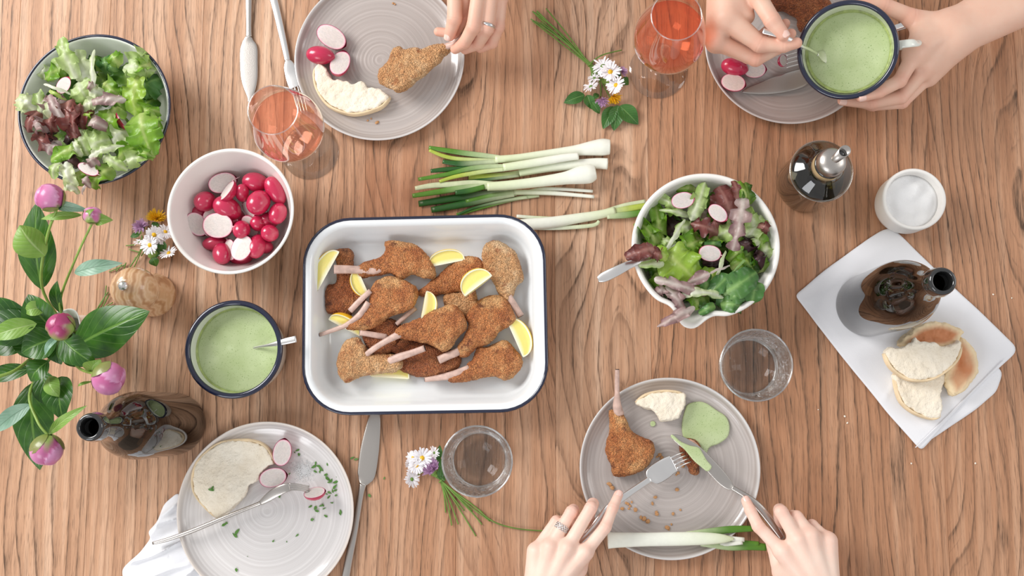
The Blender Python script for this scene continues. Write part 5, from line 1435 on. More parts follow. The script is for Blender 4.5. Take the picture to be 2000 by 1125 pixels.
# ---------------------------------------------------------------- spring onions
WHT, PALE, GRN, DGR, YEL = c(244, 245, 232), c(222, 232, 190), c(96, 148, 48), c(48, 100, 40), c(186, 204, 82)
def mixc(a, b, t): return tuple(a[i] + (b[i] - a[i]) * t for i in range(3)) + (1,)
def onion(label, shank, leaves, z, crop, group='spring onions laid in a bunch', flat=0.75):
    """shank: (x, y, half width) from the root end; leaves: (points, half width, colour a, colour b)."""
    p0 = cp(shank[0][0], shank[0][1], 0, crop)
    t = thing('spring_onion', label, 'spring onion', (p0.x, p0.y, 0), group=group)
    k = S(1000, 400, 0.02) / crop[2]
    secs = [(cp(x, y, z, crop), w * k, w * k * flat) for x, y, w in shank]
    ss = smooth_secs(secs, 5)
    for i, s in enumerate(ss): ss[i] = (Vector((s[0].x, s[0].y, max(z, s[2] + 0.0006))), s[1], s[2])
    n = len(ss)
    cols = [mixc(WHT, PALE, min(1, max(0, (i / n - 0.35) * 1.8))) for i in range(n)]
    v, f, cc = loft(ss, 14, 1.0, cols)
    # faint ridges along the skin
    part('white_shank', dict(v=v, f=f, m=M['onion'], c=cc), t)
    e = ss[0]; d = (ss[0][0] - ss[1][0]).normalized()
    v, f = loft([(e[0] - d * 0.0002, e[1] * 0.9, e[2] * 0.9), (e[0] + d * 0.0006, e[1] * 0.7, e[2] * 0.7)], 14)
    part('root_end', dict(v=v, f=f, m=M['onion'], c=[c(232, 224, 200)] * len(v)), t)
    for li, (pts, w, ca, cb) in enumerate(leaves):
        m = len(pts); sc = []
        for i, q in enumerate(pts):
            x, y = q[0], q[1]; zz = z * 0.7 + 0.0015 * (li % 3) if len(q) < 3 else q[2]
            ww = w * (0.7 + 0.3 * math.sin(PI * min(1, 0.2 + i / m)))
            sc.append((cp(x, y, zz, crop), ww * k, max(0.0012, ww * k * 0.42)))
        ss = smooth_secs(sc, 5)
        for i, s in enumerate(ss): ss[i] = (Vector((s[0].x, s[0].y, max(s[0].z, s[2] + 0.0006))), s[1], s[2])
        n = len(ss)
        cols = [mixc(ca, cb, min(1, i / (n * 0.6))) for i in range(n)]
        v, f, cc = loft(ss, 10, 1.0, cols)
        part('green_leaf', dict(v=v, f=f, m=M['onion_leaf'], c=cc), t)
    return t
onion('spring onion at the bottom of the bunch with dark leaves', [(1462, 555, 13), (1300, 540, 15), (1150, 528, 18), (1000, 522, 20), (860, 522, 20)], [([(880, 520), (700, 530), (450, 560), (145, 608)], 32, PALE, DGR), ([(860, 530), (700, 560), (480, 610), (240, 655)], 30, PALE, DGR), ([(900, 520), (700, 545), (500, 590)], 18, PALE, GRN)], 0.006, C7)
onion('thin spring onion with a dry papery leaf below the bunch', [(1452, 514, 12), (1250, 500, 14), (1080, 498, 16), (960, 520, 16)], [([(1050, 545), (850, 575), (640, 630), (430, 690)], 16, PALE, GRN), ([(960, 560), (760, 590), (560, 640), (440, 690)], 12, PALE, DGR)], 0.004, C7)
onion('spring onion at the top of the bunch, fattest white bulb', [(1582, 182, 58), (1530, 182, 66), (1450, 190, 58), (1330, 206, 42), (1180, 226, 36), (1020, 246, 32), (880, 264, 30), (720, 276, 30)], [([(760, 262), (620, 244), (480, 226), (340, 205), (222, 186)], 22, PALE, GRN), ([(740, 285), (600, 280), (430, 270), (320, 245), (225, 205)], 17, PALE, YEL), ([(740, 290), (560, 305), (430, 305), (325, 290)], 22, PALE, DGR)], 0.011, C7)
onion('spring onion with small square cut end below the top one', [(1564, 308, 44), (1480, 305, 42), (1350, 312, 40), (1150, 330, 38), (1020, 352, 34), (900, 378, 28)], [([(930, 372), (800, 394), (650, 405), (520, 412)], 26, PALE, YEL), ([(900, 395), (700, 420), (500, 440)], 14, PALE, DGR), ([(640, 318), (500, 340), (330, 352), (235, 362)], 20, DGR, DGR)], 0.010, C7)
onion('spring onion with narrow cut end lying over the square one', [(1345, 250, 27), (1250, 260, 30), (1100, 285, 32), (950, 310, 32), (780, 335, 30)], [([(800, 326), (660, 330), (520, 346), (350, 388), (142, 424)], 20, PALE, GRN), ([(790, 350), (660, 362), (520, 384), (400, 408), (300, 440)], 17, PALE, YEL)], 0.020, C7)
onion('spring onion with the second fattest bulb in the middle of the bunch', [(1474, 372, 52), (1430, 380, 74), (1360, 392, 70), (1250, 414, 50), (1100, 436, 42), (950, 455, 38), (800, 470, 36), (660, 478, 34)], [([(720, 462), (560, 452), (400, 462), (250, 470), (118, 492)], 24, PALE, PALE), ([(680, 480), (560, 480), (400, 500), (250, 525), (98, 548)], 24, PALE, GRN), ([(640, 480), (520, 510), (420, 525)], 22, GRN, DGR)], 0.018, C7)
onion('lone spring onion running from the tray to the mixing bowl', [(880, 758, 34), (980, 762, 44), (1150, 748, 44), (1350, 715, 38), (1500, 690, 34), (1620, 660, 30)], [([(1560, 660), (1700, 620), (1850, 590)], 20, PALE, PALE), ([(1560, 680), (1700, 650), (1860, 620)], 26, PALE, YEL), ([(1560, 700), (1720, 690), (1870, 665)], 26, PALE, GRN), ([(880, 700), (1020, 712), (1180, 716)], 14, WHT, PALE), ([(1000, 790), (1200, 790), (1450, 770), (1500, 735)], 16, WHT, PALE)], 0.006, C7, None)
onion('split spring onion lying across the lower plate\'s front rim', [(188, 1000, 44), (240, 998, 40), (400, 995, 36), (560, 992, 36), (700, 990, 33), (800, 990, 26), (850, 991, 16), (880, 992, 6)], [([(700, 975), (800, 985), (940, 996, 0.026)], 14, WHT, WHT), ([(700, 1012), (820, 1020), (930, 1012, 0.026)], 12, WHT, WHT), ([(620, 970), (740, 955), (860, 940), (985, 935)], 20, PALE, GRN), ([(700, 1010), (850, 1030), (960, 1030), (1060, 1038)], 24, PALE, GRN), ([(850, 1012), (950, 1015), (1020, 1018)], 14, GRN, GRN)], 0.026, C5B, None, 0.5)

# ---------------------------------------------------------------- plants: simple leaves, stems, flowers
def pleaf(parent, a, b, wpx, mat, seed=0, roll=0.0, arch=0.01, cup=-0.25, name='leaf', wav=0.25, label=None, lens=1.0):
    d = b - a; L = d.length; t0 = d.normalized()
    side = t0.cross(Vector((0, 0, 1)))
    if side.length < 1e-3: side = Vector((1, 0, 0))
    side.normalize(); up = side.cross(t0)
    Rr = Matrix.Rotation(roll, 3, t0); side = Rr @ side; up = Rr @ up
    wid = wpx * S(300, 600, max(a.z, 0)); nu, nv = 22, 10
    vs, fs, uv = [], [], []
    for i in range(nu + 1):
        u = i / nu
        w = wid / 2 * (math.sin(PI * u ** (0.80 * lens)) ** 0.85 if 0 < i < nu else 0.01)
        p = a + d * u + Vector((0, 0, 1)) * arch * math.sin(PI * u)
        for j in range(nv + 1):
            v = j / nv * 2 - 1
            q = p + side * v * w + up * (-cup * w * abs(v) ** 1.3 + wav * 0.25 * w * v * math.sin(u * 9 + seed) * abs(v))
            vs.append(q); uv.append((u, j / nv))
    n = nv + 1
    for i in range(nu):
        for j in range(nv):
            fs.append((i * n + j, i * n + j + 1, (i + 1) * n + j + 1, (i + 1) * n + j))
    return part(name, dict(v=vs, f=fs, m=M[mat], uv=uv), parent, label)

def stem_part(parent, pts, r0, r1, mat='stem', name='stem', n=8):
    P = catmull(pts, 6); m = len(P)
    v, f = loft([(p, r0 + (r1 - r0) * i / (m - 1), r0 + (r1 - r0) * i / (m - 1)) for i, p in enumerate(P)], n)
    return part(name, dict(v=v, f=f, m=M[mat]), parent)

def peony_bud(parent, ctr, axis, r, seed, pink=0.6, dark=False, cover=(0.42, 0.52, 0.66)):
    """A closed bud: overlapping petals wrapped round a ball, with green sepals at the stem end (-axis)."""
    axis = axis.normalized()
    q = axis.to_track_quat('Z', 'Y').to_matrix()
    n, m = 36, 20
    vs, fs, cs = [], [], []
    PK, PK2, GR_ = (c(176, 66, 116) if dark else c(188, 92, 142)), (c(150, 44, 90) if dark else c(222, 158, 198)), c(150, 172, 90)
    for i in range(m + 1):
        th = PI * i / m
        for k in range(n):
            a = 2 * PI * k / n
            ridge = 0.13 * ((1.5 * a + 0.9 * th + seed) / PI % 1.0) + 0.03 * math.sin(2 * a + seed * 2 + th * 2)
            rr = r * (0.95 + ridge * math.sin(th))
            p = Vector((rr * math.sin(th) * math.cos(a), rr * math.sin(th) * math.sin(a), rr * math.cos(th) * (1.04 if th < 1.5 else 0.92)))
            vs.append(ctr + q @ p)
            g = min(1, max(0, (th / PI - pink) * 4 + 2.0 * noise.noise(Vector((math.cos(a) * 1.2, math.sin(a) * 1.2, seed)))))
            w = ((1.5 * a + 0.9 * th + seed) / PI % 1.0); w = w ** 1.5
            cs.append(mixc(mixc(PK, PK2, w), GR_, g))
    for i in range(m):
        for k in range(n):
            l = (k + 1) % n; fs.append((i * n + k, (i + 1) * n + k, (i + 1) * n + l, i * n + l))
    bud = part('bud', dict(v=vs, f=fs, m=M['bud'], c=cs), parent)
    # sepals hug the lower half
    for s in range(3):
        a0 = seed + s * 2.1; vs, fs, cs = [], [], []
        for i in range(9):
            th = PI * (1.0 - cover[s] * i / 8)
            for j in range(7):
                a = a0 + (j / 6 - 0.5) * 1.7 * math.sin(PI * min(1, 0.12 + i / 8 * 0.86)) ** 0.6
                rr = r * (1.05 + 0.02 * i / 8)
                vs.append(ctr + q @ Vector((rr * math.sin(th) * math.cos(a), rr * math.sin(th) * math.sin(a), rr * math.cos(th) * 0.95)))
                cs.append(mixc(c(112, 142, 58), c(160, 120, 96), i / 8 * 0.45))
        for i in range(8):
            for j in range(6): fs.append((i * 7 + j, i * 7 + j + 1, (i + 1) * 7 + j + 1, (i + 1) * 7 + j))
        part('sepal', dict(v=vs, f=fs, m=M['bud'], c=cs), bud)
    return bud

VM = W(118, 652, 0.10); VB = Vector((VM.x, VM.y, 0.02))
GPN = 'peony stems in the white vase'
def peony(label, bud_px, bz, r, axis, seed, mids=(), pink=0.6, dark=False, sr=0.0024, leaves=()):
    t = thing('peony', label, 'peony', VB, group=GPN)
    ctr = W(bud_px[0], bud_px[1], bz); ax = Vector(axis).normalized()
    rr = r * S(bud_px[0], bud_px[1], bz)
    pts = [VB, Vector((VM.x + (ctr.x - VM.x) * 0.10, VM.y + (ctr.y - VM.y) * 0.10, 0.10))] + [W(x, y, z) for x, y, z in mids] + [ctr - ax * rr * 0.9]
    stem_part(t, pts, sr, sr * 0.8)
    peony_bud(t, ctr, ax, rr, seed, pink, dark)
    for (x0, y0, z0, x1, y1, z1, w, mat, kw) in leaves:
        pleaf(t, W(x0, y0, z0), W(x1, y1, z1), w, mat, **kw)
peony('peony bud nearest the salad bowl, pink with a big green sepal', (98, 386), 0.20, 27, (-0.25, 0.6, 0.5), 1.2, [(82, 560, 0.13), (90, 470, 0.165)], 0.55, leaves=[
    (80, 565, 0.12, 72, 395, 0.155, 74, 'peony_leaf', dict(seed=1, cup=0.1)), (88, 500, 0.165, 38, 440, 0.185, 62, 'peony_leaf_pale', dict(seed=2, roll=0.5, cup=0.5)),
    (105, 402, 0.18, 176, 412, 0.18, 20, 'peony_leaf_silver', dict(seed=3)), (160, 420, 0.175, 80, 428, 0.178, 17, 'peony_leaf_pale', dict(seed=4, arch=0.008))])
peony('smallest peony bud on a thin stem, barely pink', (180, 421), 0.19, 17, (0.15, 0.5, 0.6), 2.1, [(118, 585, 0.13), (150, 500, 0.16)], 0.35, sr=0.0020, leaves=[
    (120, 612, 0.11, 112, 548, 0.14, 26, 'peony_leaf', dict(seed=5)), (145, 533, 0.15, 240, 514, 0.15, 30, 'peony_leaf_silver', dict(seed=6)), (185, 433, 0.18, 221, 430, 0.18, 24, 'peony_leaf_pale', dict(seed=7)),
    (172, 430, 0.185, 185, 408, 0.2, 12, 'peony_leaf_pale', dict(seed=8))])
peony('peony bud standing straight up over the vase, deep pink', (118, 638), 0.23, 26, (0.05, 0.05, 1), 0.4, [], 0.42, True, leaves=[
    (100, 640, 0.17, 55, 575, 0.19, 60, 'peony_leaf', dict(seed=9)), (92, 600, 0.18, 48, 610, 0.19, 30, 'peony_leaf_pale', dict(seed=19)),
    (110, 660, 0.18, 42, 690, 0.19, 66, 'peony_leaf', dict(seed=10, lens=0.9)), (120, 660, 0.19, 190, 715, 0.195, 56, 'peony_leaf', dict(seed=11)),
    (118, 655, 0.2, 88, 694, 0.21, 14, 'peony_leaf_silver', dict(seed=12)), (115, 665, 0.17, 120, 712, 0.18, 44, 'peony_leaf', dict(seed=13))])
peony('largest peony bud, lilac pink, nearest the bottle', (212, 738), 0.215, 31, (0.9, -0.25, 0.35), 3.0, [(150, 715, 0.15)], 0.66, leaves=[
    (140, 680, 0.15, 292, 608, 0.19, 92, 'peony_leaf', dict(seed=14, cup=0.12)), (125, 680, 0.14, 178, 715, 0.13, 40, 'peony_leaf', dict(seed=15)), (180, 728, 0.18, 197, 702, 0.21, 36, 'peony_leaf_pale', dict(seed=16, roll=0.6)),
    (180, 745, 0.18, 152, 755, 0.19, 6, 'peony_leaf_pale', dict(seed=17))])
peony('lowest peony bud with pink petals hanging open below', (92, 878), 0.19, 30, (0.1, -0.95, 0.35), 4.1, [(60, 760, 0.16), (72, 820, 0.18)], 0.62, leaves=[
    (62, 748, 0.14, 78, 918, 0.12, 82, 'peony_leaf', dict(seed=18, cup=0.1)), (60, 790, 0.17, -12, 845, 0.16, 34, 'peony_leaf_silver', dict(seed=20)), (95, 848, 0.17, 170, 792, 0.19, 20, 'peony_leaf_pale', dict(seed=21)),
    (120, 735, 0.15, 124, 822, 0.16, 60, 'peony_leaf', dict(seed=22, lens=0.85)), (82, 725, 0.15, 118, 805, 0.14, 50, 'peony_leaf', dict(seed=23)), (95, 735, 0.165, 115, 775, 0.17, 34, 'peony_leaf_pale', dict(seed=24, cup=0.4))])
# a stem that leaves the picture on the left, only its leaves in view
t = thing('peony', 'leafy peony stem reaching out of the picture on the left', 'peony', VB, group=GPN)
stem_part(t, [VB, Vector((VM.x - 0.01, VM.y, 0.10)), W(60, 700, 0.15), W(20, 728, 0.18), W(-40, 745, 0.2)], 0.0026, 0.0022)
peony_bud(t, W(-62, 752, 0.205), Vector((-1, -0.1, 0.3)), 0.018, 5.0)
for (x0, y0, z0, x1, y1, z1, w, kw) in [(70, 640, 0.17, -40, 585, 0.17, 58, dict(seed=31)), (75, 640, 0.18, -50, 640, 0.19, 72, dict(seed=32, cup=0.3)), (70, 655, 0.15, -30, 680, 0.15, 60, dict(seed=33)), (62, 720, 0.15, -30, 740, 0.14, 34, dict(seed=34)), (100, 690, 0.16, 20, 640, 0.16, 60, dict(seed=35)), (95, 705, 0.17, 60, 745, 0.17, 44, dict(seed=36))]:
    pleaf(t, W(x0, y0, z0), W(x1, y1, z1), w, 'peony_leaf', **kw)
pleaf(t, W(72, 632, 0.195), W(-20, 660, 0.2), 40, 'peony_leaf_pale', seed=37)

def daisy(parent, x, y, z, rpx, seed, tilt=(0, 0), n=30, yellow=True, petal='petal_white', name='daisy'):
    r = rpx * S(x, y, z); ctr = W(x, y, z); rs = random.Random(seed)
    E = Euler((tilt[0], tilt[1], rs.uniform(0, 6))).to_matrix()
    vs, fs = [], []
    for k in range(n):
        a = 2 * PI * k / n + rs.uniform(-.06, .06); L = r * rs.uniform(0.82, 1.05); w = r * 0.085
        el = rs.uniform(-0.05, 0.35)
        d = Vector((math.cos(a), math.sin(a), el)); s = Vector((-math.sin(a), math.cos(a), 0))
        b = len(vs)
        for q, ww in ((0.18, 0.5), (0.55, 1.0), (0.9, 0.9), (1.0, 0.35)):
            for sg in (-1, 1): vs.append(ctr + E @ (d * L * q + s * w * ww * sg + Vector((0, 0, 0.001 * math.sin(q * 3)))))
        for i in range(3): fs.append((b + 2 * i, b + 2 * i + 1, b + 2 * i + 3, b + 2 * i + 2))
    o = part(name, dict(v=vs, f=fs, m=M[petal], s=False), parent)
    pr = [(0, 0.0), (r * 0.20, 0.0), (r * 0.24, r * 0.08), (r * 0.14, r * 0.18), (0, r * 0.21)]
    v, f = lathe(pr, 12); v = [ctr + E @ Vector(p) for p in v]
    part('flower_centre', dict(v=v, f=f, m=M['petal_yellow' if yellow else 'stem_dark']), o)
    return o
def fluffy(parent, x, y, z, rpx, seed, mat, name, down=(0, 0, 1), spread=1.3, n=60):
    r = rpx * S(x, y, z); ctr = W(x, y, z); rs = random.Random(seed); q = Vector(down).normalized().to_track_quat('Z', 'Y').to_matrix()
    vs, fs = [], []
    for k in range(n):
        th = spread * math.sqrt(rs.random()); a = rs.uniform(0, 6.28)
        d = q @ Vector((math.sin(th) * math.cos(a), math.sin(th) * math.sin(a), math.cos(th)))
        s = d.cross(Vector((0.3, 0.2, 1))).normalized(); L = r * rs.uniform(0.75, 1.1); w = r * 0.085; b = len(vs)
        for t_, ww in ((0.1, 0.6), (0.6, 1.0), (1.0, 0.3)):
            for sg in (-1, 1): vs.append(ctr + d * L * t_ + s * w * ww * sg)
        for i in range(2): fs.append((b + 2 * i, b + 2 * i + 1, b + 2 * i + 3, b + 2 * i + 2))
    return part(name, dict(v=vs, f=fs, m=M[mat], s=False), parent)
def stems(parent, lines, r=0.0009):
    for ln in lines:
        stem_part(parent, [W(x, y, z) for x, y, z in ln], r, r * 0.9, 'stem_dark', n=6)

# posy under the pepper mill
po = thing('wildflower_posy', 'posy of daisies, clover and a dandelion tucked under the pepper mill', 'flowers', W(285, 490))
CP_ = (180, 400, 4.69)
def q_(x, y): return (CP_[0] + x / CP_[2], CP_[1] + y / CP_[2])
stems(po, [[(*q_(560, 210), 0.02), (*q_(460, 400), 0.012), (*q_(370, 590), 0.006), (*q_(250, 700), 0.003)], [(*q_(455, 280), 0.012), (*q_(440, 420), 0.008), (*q_(340, 580), 0.004)], [(*q_(400, 480), 0.006), (*q_(330, 600), 0.004)],
           [(*q_(145, 800), 0.003), (*q_(90, 880), 0.003), (*q_(30, 980), 0.002)], [(*q_(150, 830), 0.004), (*q_(100, 930), 0.003), (*q_(60, 1030), 0.002)], [(*q_(130, 740), 0.003), (*q_(110, 860), 0.003), (*q_(50, 950), 0.002)], [(*q_(190, 895), 0.003), (*q_(90, 950), 0.002)],
           [(*q_(310, 545), 0.003), (*q_(230, 580), 0.003), (*q_(155, 615), 0.002)], [(*q_(270, 550), 0.003), (*q_(220, 610), 0.003)], [(*q_(310, 530), 0.004), (*q_(290, 590), 0.003)], [(*q_(430, 435), 0.006), (*q_(340, 408), 0.004)], [(*q_(400, 365), 0.004), (*q_(310, 375), 0.003)], [(*q_(610, 180), 0.016), (*q_(540, 320), 0.01), (*q_(450, 470), 0.006)]], 0.0010)
daisy(po, *q_(567, 275), 0.022, 19, 1, (0.4, 0.2)); daisy(po, *q_(532, 370), 0.022, 20, 2, (0.2, -0.2)); daisy(po, *q_(670, 250), 0.018, 17, 3, (0.5, 0.5)); daisy(po, *q_(705, 445), 0.014, 19, 4, (-0.4, 0.6), n=22); daisy(po, *q_(430, 345), 0.014, 11, 5, (0.8, -0.5), yellow=False); daisy(po, *q_(620, 310), 0.014, 13, 8, (0.6, 0.3))
fluffy(po, *q_(450, 200), 0.012, 17, 6, 'petal_mauve', 'clover_flower', (-0.2, 0.4, 1), 1.6, 90)
fluffy(po, *q_(590, 130), 0.012, 20, 7, 'petal_yellow', 'dandelion', (0.1, 0.7, 0.5), 1.5, 120)
for (x0, y0, x1, y1, w, m_, s_) in [(600, 400, 560, 490, 22, 'clover_leaf', 1), (540, 420, 590, 500, 20, 'peony_leaf_pale', 2), (560, 480, 590, 565, 20, 'peony_leaf', 3), (650, 330, 640, 440, 20, 'clover_leaf', 4), (440, 270, 350, 295, 11, 'clover_leaf', 5), (450, 270, 400, 190, 9, 'peony_leaf_pale', 6), (470, 250, 470, 160, 9, 'clover_leaf', 7), (600, 340, 600, 390, 14, 'clover_leaf', 9), (560, 200, 600, 160, 12, 'clover_leaf', 8), (540, 180, 640, 190, 8, 'clover_leaf', 10)]:
    pleaf(po, W(*q_(x0, y0), 0.008 + 0.001 * (s_ % 5)), W(*q_(x1, y1), 0.006), w, m_, seed=s_, arch=0.002)

# posy in the open, top centre
CQ = (1000, 10, 4.5)
def q_(x, y): return (CQ[0] + x / CQ[2], CQ[1] + y / CQ[2])
po = thing('wildflower_posy', 'tied posy of daisies and clover lying on bare oak at the top', 'flowers', W(1150, 130))
L_ = []
for i, (x, y) in enumerate([(180, 55), (220, 50), (300, 30), (165, 122), (205, 140), (180, 140), (235, 70), (250, 150), (215, 60), (190, 60)]):
    dx = (i % 5 - 2) * 7
    L_.append([(*q_(x, y), 0.003 + 0.001 * (i % 3)), (*q_((x + 690) / 2 - 10 + dx, (y + 520) / 2 - 20 - dx * 0.6), 0.006 + 0.001 * (i % 4)), (*q_(685 + dx * 0.6, 525 - dx * 0.6), 0.006), (*q_(760 + dx * 3, 620 - dx * 2), 0.008)])
L_ += [[(*q_(690, 510), 0.008), (*q_(790, 440), 0.008), (*q_(965, 395), 0.004)], [(*q_(760, 620), 0.006), (*q_(780, 720), 0.005), (*q_(780, 800), 0.006)], [(*q_(760, 620), 0.006), (*q_(850, 790), 0.005), (*q_(900, 860), 0.004)], [(*q_(690, 560), 0.004), (*q_(700, 600), 0.005), (*q_(700, 700), 0.006)]]
stems(po, L_, 0.0011)
v, f = rim_ring(0.0042, 0, 0.0009, 24); pc = W(*q_(690, 522), 0.006); ax = (W(*q_(760, 620), 0) - W(*q_(600, 430), 0)).normalized(); qm = ax.to_track_quat('Z', 'Y').to_matrix()
part('tie', dict(v=[pc + qm @ Vector(p) for p in v], f=f, m=M['stem_dark']), po, label='stem knotted round the others')
daisy(po, *q_(865, 590), 0.022, 22, 11, (0.1, 0.1), n=34); daisy(po, *q_(800, 540), 0.014, 22, 12, (0.3, 0.5), yellow=False, n=34); daisy(po, *q_(915, 705), 0.022, 20, 13, (-0.5, 0.2)); daisy(po, *q_(695, 720), 0.016, 18, 14, (-0.9, 0), yellow=False); daisy(po, *q_(725, 645), 0.010, 15, 15, (-0.4, -0.6), yellow=False)
fluffy(po, *q_(790, 830), 0.010, 16, 16, 'petal_mauve', 'clover_flower', (0.1, -0.9, 0.4), 1.2, 80); fluffy(po, *q_(960, 590), 0.012, 13, 17, 'petal_mauve', 'clover_flower', (0.9, 0.2, 0.4), 1.2, 60); fluffy(po, *q_(890, 800), 0.008, 17, 18, 'petal_yellow', 'dandelion', (0.3, -0.8, 0.3), 1.2, 90)
for (x0, y0, x1, y1, w, m_, s_) in [(640, 790, 455, 860, 25, 'clover_leaf', 1), (660, 790, 700, 915, 22, 'clover_leaf', 2), (700, 850, 770, 955, 18, 'clover_leaf', 3), (890, 890, 800, 1090, 28, 'clover_leaf', 4), (930, 880, 895, 1105, 30, 'clover_leaf', 5), (945, 885, 1110, 1050, 34, 'clover_leaf', 6), (960, 650, 1025, 700, 18, 'peony_leaf', 7), (880, 590, 960, 620, 20, 'clover_leaf', 8), (790, 640, 850, 710, 14, 'peony_leaf_pale', 9), (920, 540, 940, 610, 14, 'clover_leaf', 10), (720, 820, 760, 780, 12, 'clover_leaf', 11)]:
    pleaf(po, W(*q_(x0, y0), 0.005 + 0.0015 * (s_ % 4)), W(*q_(x1, y1), 0.003), w, m_, seed=s_, arch=0.003)

# posy by the water glass
CW = (760, 800, 4.327)
def q_(x, y): return (CW[0] + x / CW[2], CW[1] + y / CW[2])
po = thing('wildflower_posy', 'posy of daisies and one clover beside the water glass', 'flowers', W(850, 920))
stems(po, [[(*q_(430, 590), 0.008), (*q_(520, 670), 0.006), (*q_(700, 800), 0.004), (*q_(870, 940), 0.004), (*q_(1050, 1000), 0.003), (*q_(1240, 1022), 0.003), (*q_(1340, 1022), 0.003)], [(*q_(430, 590), 0.007), (*q_(560, 700), 0.006), (*q_(790, 870), 0.004)], [(*q_(440, 600), 0.007), (*q_(560, 720), 0.005), (*q_(705, 860), 0.003)],
           [(*q_(440, 600), 0.006), (*q_(540, 740), 0.005), (*q_(635, 855), 0.003)], [(*q_(450, 610), 0.006), (*q_(700, 870), 0.004), (*q_(785, 972), 0.002)], [(*q_(440, 600), 0.006), (*q_(500, 740), 0.004), (*q_(585, 970), 0.003)], [(*q_(440, 600), 0.006), (*q_(490, 780), 0.004), (*q_(530, 980), 0.003)], [(*q_(430, 590), 0.005), (*q_(465, 720), 0.004), (*q_(478, 870), 0.002)],
           [(*q_(440, 600), 0.005), (*q_(600, 850), 0.003), (*q_(735, 1070), 0.002)], [(*q_(430, 590), 0.006), (*q_(640, 780), 0.004), (*q_(855, 945), 0.003)], [(*q_(430, 590), 0.007), (*q_(340, 500), 0.008), (*q_(270, 480), 0.010)], [(*q_(430, 590), 0.006), (*q_(300, 525), 0.008), (*q_(210, 580), 0.008)], [(*q_(430, 590), 0.006), (*q_(410, 540), 0.007), (*q_(390, 500), 0.01)]], 0.0011)
v, f = rim_ring(0.0040, 0, 0.0009, 24); pc = W(*q_(440, 600), 0.006); ax = (W(*q_(520, 700), 0) - W(*q_(400, 560), 0)).normalized(); qm = ax.to_track_quat('Z', 'Y').to_matrix()
part('tie', dict(v=[pc + qm @ Vector(p) for p in v], f=f, m=M['stem_dark']), po, label='stem knotted round the others')
daisy(po, *q_(278, 408), 0.022, 22, 21, (0.3, 0)); daisy(po, *q_(232, 472), 0.022, 17, 22, (0.0, 0.2)); daisy(po, *q_(205, 405), 0.016, 16, 23, (0.5, -0.3)); daisy(po, *q_(190, 590), 0.014, 17, 24, (-0.5, -0.4), yellow=False); daisy(po, *q_(180, 450), 0.010, 12, 25, (0, -0.7), yellow=False); daisy(po, *q_(385, 365), 0.012, 14, 26, (0.6, 0.2), yellow=False); daisy(po, *q_(195, 530), 0.010, 12, 27, (0, -0.4))
fluffy(po, *q_(385, 510), 0.012, 25, 28, 'petal_mauve', 'clover_flower', (-0.5, 0.5, 0.5), 1.1, 110)
for (x0, y0, x1, y1, w, m_, s_) in [(400, 520, 360, 560, 16, 'peony_leaf_pale', 1), (420, 420, 430, 300, 13, 'clover_leaf', 2), (440, 500, 400, 380, 15, 'clover_leaf', 3), (430, 590, 450, 460, 14, 'clover_leaf', 4), (440, 600, 470, 560, 12, 'peony_leaf', 5)]:
    pleaf(po, W(*q_(x0, y0), 0.008), W(*q_(x1, y1), 0.006), w, m_, seed=s_, arch=0.003)

# ---------------------------------------------------------------- cutlery
def K(x, y, z, wpx, th):
    return (W(x, y, z), wpx * S(x, y, z), th)
def knife(label, handle, blade, group=None):
    p = W(*blade[len(blade) // 2][:2], 0)
    t = thing('table_knife', label, 'knife', (p.x, p.y, 0), group=group)
    v, f = loft(smooth_secs([K(*q) for q in handle], 5), 14, 0.8); part('handle', dict(v=v, f=f, m=M['steel_matt']), t)
    v, f = loft(smooth_secs([K(*q) for q in blade], 5), 16, 0.7); part('blade', dict(v=v, f=f, m=M['steel_matt']), t)
    return t
def fork(label, handle, head, tines, mat='steel', tine_w=1.5):
    p = W(*head[0][:2], 0)
    t = thing('table_fork', label, 'fork', (p.x, p.y, 0))
    v, f = loft(smooth_secs([K(*q) for q in handle], 5), 14, 0.8); part('handle', dict(v=v, f=f, m=M[mat]), t)
    v, f = loft(smooth_secs([K(*q) for q in head], 5), 14, 0.8); part('head', dict(v=v, f=f, m=M[mat]), t)
    for tn in tines:
        secs = [K(x, y, z, tine_w * (1 - 0.3 * i / len(tn)), 0.0009 * (1 - 0.3 * i / len(tn))) for i, (x, y, z) in enumerate(tn)]
        v, f = loft(smooth_secs(secs, 4), 8, 0.9); part('tine', dict(v=v, f=f, m=M[mat]), t)
    return t
knife('table knife lying beside the fork left of the grey plate', [(486, -120, 0.004, 6, 0.003), (486, -60, 0.004, 8, 0.003), (486, 0, 0.004, 6.5, 0.0028), (486, 50, 0.004, 5.5, 0.0025), (486, 72, 0.004, 6, 0.0022)],
      [(486, 72, 0.004, 6, 0.0022), (485, 82, 0.003, 12, 0.0012), (486, 95, 0.003, 17, 0.0009), (486, 120, 0.003, 17.5, 0.0008), (487, 150, 0.003, 16.5, 0.0008), (488, 172, 0.003, 12, 0.0008), (488, 190, 0.003, 5, 0.0006), (485, 199, 0.003, 1, 0.0004)])
fork('table fork lying behind the wine glass left of the grey plate', [(515, -110, 0.004, 6, 0.0028), (525, -40, 0.004, 8, 0.0028), (540, 20, 0.004, 7.5, 0.0026), (556, 90, 0.005, 6.5, 0.0024), (562, 119, 0.005, 6, 0.002)],
     [(562, 119, 0.005, 6, 0.002), (565, 128, 0.005, 11, 0.0013), (570, 145, 0.004, 13.5, 0.0010), (575, 162, 0.004, 13.5, 0.0010), (578, 170, 0.004, 12.5, 0.0010)],
     [[(578 - 9.6 + k * 6.4, 169 - k * 1.2, 0.004), (585 - 9 + k * 6, 195 - k, 0.003), (592 - 8 + k * 5.5, 222 - k, 0.006)] for k in range(4)])
